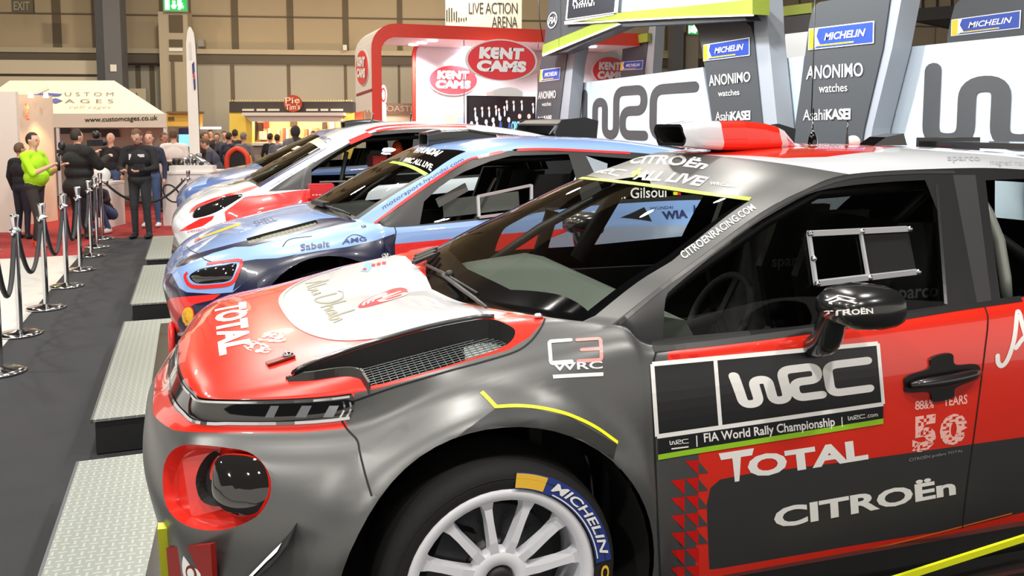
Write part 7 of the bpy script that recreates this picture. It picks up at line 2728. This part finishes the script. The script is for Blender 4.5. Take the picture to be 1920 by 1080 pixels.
sg_ = mb.build('round_sign', pk, pk.location)
g = MB()
for t, y0, y1 in (('Pie', .0, .75), ("Tim's", -.75, -.05)):
    sign_text(g, t, [cc + ax * -.8 + bx * (y0 - .05), cc + ax * .8 + bx * (y0 + .05), cc + ax * .8 + bx * (y1 + .05), cc + ax * -.8 + bx * (y1 - .05)], mat('letter_pale', (236, 214, 180), .6), .02, bold=.01)
g.build('lettering', sg_, pk.location)
for px in (505, 556, 606):
    d_ = bpy.data.lights.new('kiosk_lamp', 'POINT')
    d_.energy, d_.color, d_.shadow_soft_size = 26, (1, .72, .42), .15
    lo = bpy.data.objects.new('kiosk_lamp', d_)
    lo.location = at_d(px, 231, KD + .45)
    COL.objects.link(lo)
# coffee roaster board
mb = MB()
prism_px(mb, [(716, 214), (800, 214), (800, 194), (716, 194)], 23.0, .2, mat('roaster_brown', (108, 84, 66), .7))
prism_px(mb, [(716, 330), (800, 330), (800, 214), (716, 214)], 23.1, .1, mat('roaster_cream', (206, 186, 156), .7))
ro = mb.build('coffee_stall')
tag(ro, 'coffee stall with brown sign seen through the red arch', 'stall')
g = MB()
sign_text(g, 'ROASTERS', [at_d(715, 209, 22.98), at_d(796, 209, 22.98), at_d(796, 198, 22.98), at_d(715, 198, 22.98)], mat('roaster_letter', (164, 140, 116), .7), .01)
g.build('lettering', ro)
# paddle shaped sign
mb = MB()
c_ = at_d(719, 178, 20.5)
a_, b_ = at_d(725, 178, 20.5) - c_, V3((0, 0, .24))
mb.prism(ellipse(1, 1, 24), HF * .03, mat('counter_white', (222, 216, 210), .5), c_, a_, b_)
mb.prism(ellipse(.72, .72, 24), -HF * .01, mat('pie_red', (178, 62, 44), .5), c_, a_, b_)
mb.prism(ellipse(.5, .5, 24), -HF * .02, mat('counter_white', (222, 216, 210), .5), c_, a_, b_)
mb.bar(c_ - V3((0, 0, .22)), V3((c_.x, c_.y, 0)), .12, .03, mat('counter_white', (222, 216, 210), .5), up=HF)
tag(mb.build('round_signpost'), 'white post with a round red ringed sign inside the red arch', 'sign')
# ------------------------------------------------------------------ people
SKIN = mat('skin_fair', (206, 156, 134), .55)
SKIN2 = mat('skin_tan', (186, 134, 110), .55)
HAIRD = mat('hair_dark', (38, 30, 26), .7)
HAIRB = mat('hair_brown', (92, 66, 48), .7)
HAIRG = mat('hair_grey', (120, 110, 102), .7)
EYE = mat('eye_dark', (30, 24, 22), .3)
LIPS = mat('lip_tone', (160, 92, 84), .5)


def cloth(name, rgb): return mat('cloth_' + name, rgb, .85, noise=.10, nscale=14)


def ell_mesh(c, r, M=None, nu=16, nv=10):
    vs, fs = [], []
    for i in range(nv + 1):
        t = math.pi * i / nv
        for k in range(nu):
            a = 2 * math.pi * k / nu
            p = V3((r[0] * math.sin(t) * math.cos(a), r[1] * math.sin(t) * math.sin(a), r[2] * math.cos(t)))
            if M is not None: p = M @ p
            vs.append(V3(c) + p)
    for i in range(nv):
        for k in range(nu):
            l = (k + 1) % nu
            fs.append((i * nu + k, (i + 1) * nu + k, (i + 1) * nu + l, i * nu + l))
    return vs, fs


def cap_mesh(a, b, ra, rb, n=12):
    """closed tapered capsule"""
    a, b = V3(a), V3(b)
    d = b - a
    L = max(d.length, 1e-6)
    d = d / L
    u = d.orthogonal().normalized()
    w = d.cross(u)
    prof = [(-ra, .02), (-ra * .8, ra * .6), (-ra * .4, ra * .92), (0, ra), (L, rb), (L + rb * .4, rb * .92), (L + rb * .8, rb * .6), (L + rb, .02 * rb)]
    vs, fs = [], []
    for h, r in prof:
        for k in range(n):
            q = 2 * math.pi * k / n
            vs.append(a + d * h + (u * math.cos(q) + w * math.sin(q)) * max(r, 1e-4))
    for i in range(len(prof) - 1):
        for k in range(n):
            l = (k + 1) % n
            fs.append((i * n + k, i * n + l, (i + 1) * n + l, (i + 1) * n + k))
    fs.append(tuple(range(n - 1, -1, -1)))
    fs.append(tuple((len(prof) - 1) * n + k for k in range(n)))
    return vs, fs


def person(px, d, top, face, label, shirt, trousers, shoes=None, sleeve=None, skin=None, hair=None, belly=0.0, bulk=0.0, lean=0.0, nod=0.0, turn=0.0, elbow=None, wrist=None,
           knee=None, ankle=None, pelvis=None, long_coat=False, hood=None, ground=None, voxel=.015, hand_open=.5, group=None, extra=None, collar=None, hair_len=0, wide=1.0):
    """px, d: picture column and distance; top: picture row of the crown; face: 0 away from the camera, 90 to the right, 180 towards it"""
    skin = skin or SKIN
    sleeve = sleeve or shirt
    shoes = shoes or mat('shoe_black', (24, 24, 25), .5)
    g = at_d(px, 300, d)
    ztop = CAMH - (top - HZ) / FPX * d
    fd = HF * math.cos(math.radians(face)) + CR * math.sin(math.radians(face))
    o = empty('person', (g.x, g.y, .004), label, 'person', group, rz=math.atan2(fd.y, fd.x) - math.pi / 2)
    stand = pelvis is None
    S = (ztop / 1.755) if stand else (1.66 / 1.755)
    P = []          # (kind, data, region)
    pel = V3(pelvis) if pelvis else V3((0, 0, .95))
    RL = Matrix.Rotation(-math.radians(lean), 3, 'X')
    up = lambda x, y, z: pel + RL @ V3((x, y, z - .95))
    E = lambda c, r, M, reg: P.append((ell_mesh(c, r, M), ('e', V3(c), r, M), reg))
    C = lambda a, b, ra, rb, reg: P.append((cap_mesh(a, b, ra, rb), ('c', V3(a), V3(b), ra, rb), reg))
    k = bulk
    E(pel, (.160 * wide + k * .6, .115 + k * .5, .12), RL, 'legs' if not long_coat else 'top')
    E(up(0, .01 + belly * .5, 1.07), (.148 * wide + k + belly * .4, .11 + k + belly, .15), RL, 'top')
    E(up(0, 0, 1.26), (.172 * wide + k, .118 + k + belly * .3, .18), RL, 'top')
    if long_coat: E(pel + V3((0, 0, -.12)), (.175 * wide + k, .13 + k, .2), None, 'top')
    C(up(-.14 * wide, -.01, 1.41), up(.14 * wide, -.01, 1.41), .062 + k * .6, .062 + k * .6, 'top')
    C(up(0, -.01, 1.42), up(0, .005, 1.55), .058, .052, 'skin')
    if collar: C(up(0, -.01, 1.43), up(0, -.005, 1.485), .078, .068, 'collar')
    nk = up(0, 0, 1.53)
    RH = RL @ Matrix.Rotation(-math.radians(nod), 3, 'X') @ Matrix.Rotation(-math.radians(turn), 3, 'Z')
    hd = lambda x, y, z: nk + RH @ V3((x, y, z - 1.53))
    E(hd(0, .0, 1.645), (.076, .096, .108), RH, 'skin')
    E(hd(0, .028, 1.585), (.058, .066, .058), RH, 'skin')
    E(hd(0, .098, 1.628), (.013, .020, .024), RH, 'skin')
    E(hd(0, .074, 1.66), (.055, .022, .012), RH, 'skin')
    E(hd(0, .078, 1.578), (.024, .016, .012), RH, 'skin')
    for s in (-1, 1): E(hd(s * .077, -.004, 1.632), (.010, .022, .032), RH, 'skin')
    if hood:
        E(hd(0, -.035, 1.64), (.10, .10, .125), RH, 'hood')
        C(up(-.07, -.05, 1.45), up(.07, -.05, 1.45), .07, .07, 'hood')
    el = elbow or [(-.255, -.03, 1.14), (.255, -.03, 1.14)]
    wr = wrist or [(-.265, .05, .90), (.265, .05, .90)]
    for i, s in enumerate((-1, 1)):
        sh = up(s * .185 * wide, -.01, 1.40)
        e, w = V3(el[i]), V3(wr[i])
        C(sh, e, .056 + k * .7, .044 + k * .5, 'top')
        C(e, w, .044 + (k * .4 if sleeve is shirt else 0), .029 + (k * .3 if sleeve is shirt else 0), 'sleeve')
        dv = (w - e).normalized()
        side = dv.cross(V3((0, 0, 1)))
        side = side.normalized() if side.length > .2 else V3((1, 0, 0))
        # palm turned to the body
        nrm = side.cross(dv).normalized()
        a2 = (side if abs(dv.z) < .7 else V3((0, 1, 0)))
        a2 = (a2 - dv * a2.dot(dv)).normalized()
        nrm = dv.cross(a2).normalized()
        if nrm.x * s > 0: nrm = -nrm
        Mh = Matrix((a2, nrm, dv)).transposed()
        E(w + dv * .05, (.040, .016, .048), Mh, 'skin')
        for f_ in range(4):
            o1 = w + dv * .088 + a2 * (.027 - .018 * f_)
            ln = (.036, .042, .040, .030)[f_]
            p1 = o1 + dv * ln * (1 - .4 * hand_open) + nrm * ln * .6 * hand_open
            p2 = p1 + dv * ln * .8 * (1 - hand_open) + nrm * ln * .8 * (.3 + .6 * hand_open)
            C(o1, p1, .0098, .009, 'skin')
            C(p1, p2, .009, .008, 'skin')
        t0 = w + dv * .03 + a2 * .034
        t1 = t0 + dv * .028 + a2 * .022 + nrm * .012
        C(t0, t1, .012, .010, 'skin')
        C(t1, t1 + dv * .026 + nrm * .014, .010, .0085, 'skin')
    kn = knee or [(-.10, .015, .50), (.10, .015, .50)]
    an = ankle or [(-.11, -.02, .085), (.11, -.02, .085)]
    for i, s in enumerate((-1, 1)):
        hp = pel + V3((s * .09, 0, -.03))
        K, A = V3(kn[i]), V3(an[i])
        C(hp, K, .088 + k * .2, .060 + k * .2, 'legs')
        C(K, A, .060, .046, 'legs')
        E(A + V3((s * .012, .055, -.045)), (.047, .13, .042), None, 'shoes')
        C(A + V3((0, -.01, 0)), A + V3((0, 0, -.03)), .044, .044, 'shoes')
    vs, fs = [], []
    for (v, f), _, _ in P:
        n0_ = len(vs)
        vs += [tuple(p * S) for p in v]
        fs += [tuple(n0_ + a for a in q) for q in f]
    me = bpy.data.meshes.new('b')
    me.from_pydata(vs, [], fs)
    tmp = bpy.data.objects.new('b', me)
    COL.objects.link(tmp)
    md = tmp.modifiers.new('r', 'REMESH')
    md.mode, md.voxel_size, md.use_smooth_shade = 'VOXEL', voxel, True
    sm = tmp.modifiers.new('s', 'SMOOTH')
    sm.factor, sm.iterations = .5, 2
    dg = bpy.context.evaluated_depsgraph_get()
    bd = bpy.data.meshes.new_from_object(tmp.evaluated_get(dg))
    bpy.data.objects.remove(tmp)
    bd.name = 'body'
    # cloth or skin by the nearest limb
    n = len(bd.polygons)
    ce = np.empty(n * 3)
    bd.polygons.foreach_get('center', ce)
    ce = ce.reshape(-1, 3) / S
    best, reg = np.full(n, 1e9), np.zeros(n, int)
    regs = ['top', 'sleeve', 'legs', 'skin', 'shoes', 'hood', 'collar']
    mats_ = [shirt, sleeve, trousers, skin, shoes, hood or shirt, collar or shirt]
    for _, q, rg in P:
        if q[0] == 'e':
            M = np.array(q[3]) if q[3] is not None else np.eye(3)
            loc_ = (ce - np.array(q[1])) @ M
            rr = np.array(q[2])
            l = np.linalg.norm(loc_ / rr, axis=1)
            dd = (l - 1) * rr.min()
        else:
            a, b = np.array(q[1]), np.array(q[2])
            ab = b - a
            t = np.clip(((ce - a) @ ab) / max(ab @ ab, 1e-9), 0, 1)
            dd = np.linalg.norm(ce - a - t[:, None] * ab, axis=1) - (q[3] + (q[4] - q[3]) * t)
        if rg == 'top': dd = dd - .006
        m_ = dd < best
        best[m_], reg[m_] = dd[m_], regs.index(rg)
    for m in mats_: bd.materials.append(m)
    bd.polygons.foreach_set('material_index', reg.astype(np.int32))
    link('body', bd, o)
    if hair is not None:
        h = MB()
        c = hd(0, -.004, 1.652)
        v, f = ell_mesh((0, 0, 0), (.082, .102, .112), None, 20, 14)
        kf = []
        for q in f:
            m = sum((v[a] for a in q), V3()) / len(q)
            lim = -.02 + (.085 if m.y > .03 else (.02 if m.y > -.02 else -.05 - hair_len))
            if m.z > lim: kf.append(q)
        h.add([(c + RH @ p) * S for p in v], kf, hair, True)
        h.build('hair', o)
    fc = MB()
    for s in (-1, 1):
        fc.ball(hd(s * .031, .084, 1.641) * S, (.012, .009, .008), EYE, 8, 6)
    fc.ball(hd(0, .087, 1.588) * S, (.022, .007, .004), LIPS, 8, 6)
    fc.build('face_features', o)
    if extra: extra(o, S, up, hd)
    return o


BLKC, DKC = cloth('black', (24, 24, 27)), cloth('charcoal', (44, 44, 48))
JEAN, GRYC = cloth('denim', (62, 82, 116)), cloth('grey', (112, 108, 108))
LIMEC = cloth('lime', (166, 222, 24))
WHC = cloth('white', (228, 218, 212))
NAVYC = cloth('navy', (40, 44, 66))
ORSH = mat('shoe_orange', (238, 84, 52), .5)


def held_phone(o, S, up, hd, p=(0, .36, 1.13), rot=0.0):
    m = MB()
    m.box(V3(p) * S, (.07, .012, .14), mat('phone_black', (16, 16, 18), .2), M=Matrix.Rotation(rot, 3, 'X'))
    h = m.build('phone', None)
    h.matrix_world = o.matrix_world.copy()
    h.location, h.rotation_euler = o.location, o.rotation_euler
    return h


# man in the lime shirt filming with a handheld camera
pm = person(63, 12.1, 249, 92, 'person in a lime green T-shirt filming with a small camera held up', LIMEC, cloth('dark_olive', (50, 46, 44)), ORSH, SKIN, SKIN, HAIRD, belly=.045, wide=1.2, bulk=.015,
            elbow=[(-.30, .08, 1.12), (.26, .14, 1.14)], wrist=[(-.20, .33, 1.24), (.14, .38, 1.27)], ankle=[(-.12, -.10, .085), (.12, .10, .085)], knee=[(-.10, -.02, .5), (.10, .08, .5)], voxel=.013)
def gimbal():
    m = MB()
    R = pm.matrix_world if False else Matrix.Translation(pm.location) @ Matrix.Rotation(pm.rotation_euler.z, 4, 'Z')
    S = 1.62 / 1.755
    q = lambda x, y, z: R @ V3((x * S, y * S, z * S))
    DK = mat('camera_black', (22, 22, 26), .4)
    m.tube([q(.14, .47, 1.18), q(.14, .47, 1.40)], .02, DK, 10)
    m.tube([q(.14, .47, 1.40), q(.12, .50, 1.46), q(.12, .50, 1.52)], .016, DK, 8)
    m.ball(q(.12, .52, 1.56), (.05, .05, .065), DK)
    m.box(q(.12, .50, 1.47), (.05, .09, .05), DK, rz=pm.rotation_euler.z)
    o = m.build('handheld_camera')
    tag(o, 'black stabilised camera held up by the person in lime green', 'camera')
gimbal()
person(38, 12.9, 268, 20, 'person in a dark jacket mostly hidden behind the lime green shirt', BLKC, cloth('dark_blue', (30, 32, 44)), hair=HAIRB, bulk=.03, voxel=.018)
# padded coat, back to the camera, filming
person(146, 12.9, 243, 28, 'person in a long black padded coat seen from behind, filming', cloth('padded_black', (32, 31, 31)), BLKC, hair=HAIRD, bulk=.085, long_coat=True, wide=1.2,
       elbow=[(-.30, .14, 1.18), (.30, .16, 1.18)], wrist=[(-.14, .38, 1.36), (.20, .38, 1.30)], voxel=.015, ankle=[(-.10, -.05, .085), (.12, .03, .085)])
cm = MB()
p = at_d(178, 268, 12.55)
cm.box((p.x, p.y, p.z), (.09, .20, .09), mat('camera_black', (22, 22, 26), .4), rz=-PSI - .4)
cm.lathe([(0, 0), (.045, 0), (.05, .12), (.0, .12)], (p.x + .1, p.y + .12, p.z), mat('camera_black', (22, 22, 26), .4), 12, 'Y')
cm.ball((p.x + .02, p.y, p.z + .12), (.06, .08, .06), mat('camera_black', (22, 22, 26), .4))
tag(cm.build('video_camera'), 'black video camera on the shoulder of the person in the padded coat', 'camera')
# crouching with blond hair
person(193, 13.7, 336, 200, 'person with fair hair crouching in blue jeans beside the rope posts', cloth('dark_red', (52, 34, 44)), JEAN, mat('shoe_pale', (206, 200, 196), .5), None, SKIN, mat('hair_fair', (150, 118, 84), .7), pelvis=(0, -.08, .32), lean=34, nod=12, hair_len=.08,
       elbow=[(-.30, .22, .58), (.30, .22, .58)], wrist=[(-.14, .46, .52), (.12, .46, .52)], knee=[(-.20, .34, .52), (.20, .34, .50)], ankle=[(-.16, .10, .085), (.16, .10, .085)], voxel=.014)
person(209, 15.8, 249, 186, 'bald person in a black shirt standing behind the narrow white cabinet', BLKC, JEAN, skin=SKIN, voxel=.016)
# man in black looking at his phone
def badge(o, S, up, hd):
    m = MB()
    for x, z, w, h in ((-.09, 1.32, .10, .045), (.085, 1.30, .035, .09)): m.box(V3((x, .122, z)) * S, (w, .012, h), mat('badge_pale', (206, 200, 206), .5))
    m.build('badge', o)
person(261, 12.95, 240, 182, 'person in black with badges on the chest looking down at a phone', BLKC, cloth('dark_grey', (46, 47, 50)), None, None, SKIN, HAIRB, nod=32, bulk=.025, wide=1.12, collar=cloth('maroon', (70, 28, 34)),
       elbow=[(-.29, .06, 1.12), (.29, .06, 1.12)], wrist=[(-.13, .27, 1.09), (.13, .27, 1.09)], hand_open=.9, voxel=.013, extra=badge)
ph = MB()
p = at_d(261, 312, 12.6)
ph.box((p.x, p.y, p.z), (.15, .012, .075), mat('phone_black', (16, 16, 18), .2), rz=-PSI)
tag(ph.build('phone'), 'black phone held in both hands by the person in black', 'phone')
person(281, 14.4, 247, 175, 'person in blue jeans and white shoes hidden behind the one in black', NAVYC, JEAN, mat('shoe_white', (226, 224, 222), .5), None, SKIN, HAIRB, bulk=.02, voxel=.016)
person(327, 16.2, 243, 350, 'person in a white shirt seen from behind at the white counter', WHC, DKC, None, None, SKIN, HAIRB, wide=1.12, bulk=.02, voxel=.015)
person(309, 17.0, 249, 120, 'person in purple beside the one in the white shirt', cloth('plum', (78, 54, 82)), DKC, None, None, SKIN2, HAIRB, voxel=.018)
person(412, 16.7, 254, 262, 'person in a grey jacket leaning over the machined parts', cloth('slate', (66, 70, 84)), DKC, None, None, SKIN, HAIRB, lean=26, nod=6, bulk=.02, collar=GRYC,
       elbow=[(-.26, .22, 1.04), (.26, .20, 1.04)], wrist=[(-.18, .36, .90), (.18, .34, .90)], voxel=.015)
for px, d, top, face, lab, c1_, hr, vx in (
    (384, 19.8, 248, 90, 'distant person in dark brown left of the leaning person', cloth('brown', (60, 50, 48)), HAIRB, .02),
    (396, 22.5, 244, 170, 'distant person behind the head of the leaning person', DKC, HAIRD, .022),
    (408, 21.5, 250, 180, 'distant person with black hair facing the camera', BLKC, HAIRD, .022),
    (422, 21.0, 246, 160, 'distant person with a pale face left of the dark haired couple', cloth('slate2', (70, 70, 80)), HAIRB, .022),
    (431, 19.5, 249, 20, 'distant person in a navy jacket seen from behind', NAVYC, HAIRD, .02),
    (442, 21.3, 243, 340, 'distant tall person with black hair seen from behind', cloth('dark_plum', (50, 42, 54)), HAIRD, .02),
    (458, 19.0, 248, 10, 'distant person in a grey sweatshirt seen from behind', GRYC, HAIRG, .02),
    (508, 21.0, 250, 15, 'distant person in black in front of the pie kiosk', BLKC, HAIRD, .022),
    (521, 20.8, 252, 5, 'distant person with a grey backpack in front of the pie kiosk', cloth('blue_grey', (90, 94, 112)), HAIRD, .022),
    (588, 20.0, 246, 200, 'distant person in a red top right of the hooded person', cloth('red', (206, 92, 82)), HAIRB, .022)):
    person(px, d, top, face, lab, c1_, DKC, hair=hr, voxel=vx)
person(553, 17.2, 236, 300, 'person in a grey coat with a dark hood up before the pie kiosk', cloth('coat_grey', (104, 104, 110)), DKC, None, None, SKIN, None, bulk=.05, wide=1.2, hood=cloth('hood_dark', (40, 40, 44)), voxel=.018)
# red and black bucket seat among the crowd
bs = MB()
p = at_d(446, 320, 17.6)
rim = [(x, .0, z) for x, z in catmull([(-.20, .55), (-.22, .9), (-.18, 1.12), (0, 1.24), (.18, 1.12), (.22, .9), (.20, .55)], 4)]
bs.tube([V3((p.x, p.y, 0)) + CR * x + V3((0, 0, z)) for x, y, z in rim], .055, mat('seat_orange_red', (222, 74, 46), .5), 8)
bs.prism([(-.19, .55), (-.2, .9), (-.15, 1.12), (0, 1.2), (.15, 1.12), (.2, .9), (.19, .55)], HF * .06, mat('seat_black', (36, 34, 36), .7), V3((p.x, p.y, 0)), CR, V3((0, 0, 1)))
bs.box((p.x, p.y, .5), (.45, .5, .14), mat('seat_black', (36, 34, 36), .7), rz=-PSI)
bs.box((p.x, p.y, .22), (.4, .4, .44), mat('seat_black', (36, 34, 36), .7), rz=-PSI)
tag(bs.build('bucket_seat'), 'orange and black bucket seat on display behind the steel blue car', 'seat')
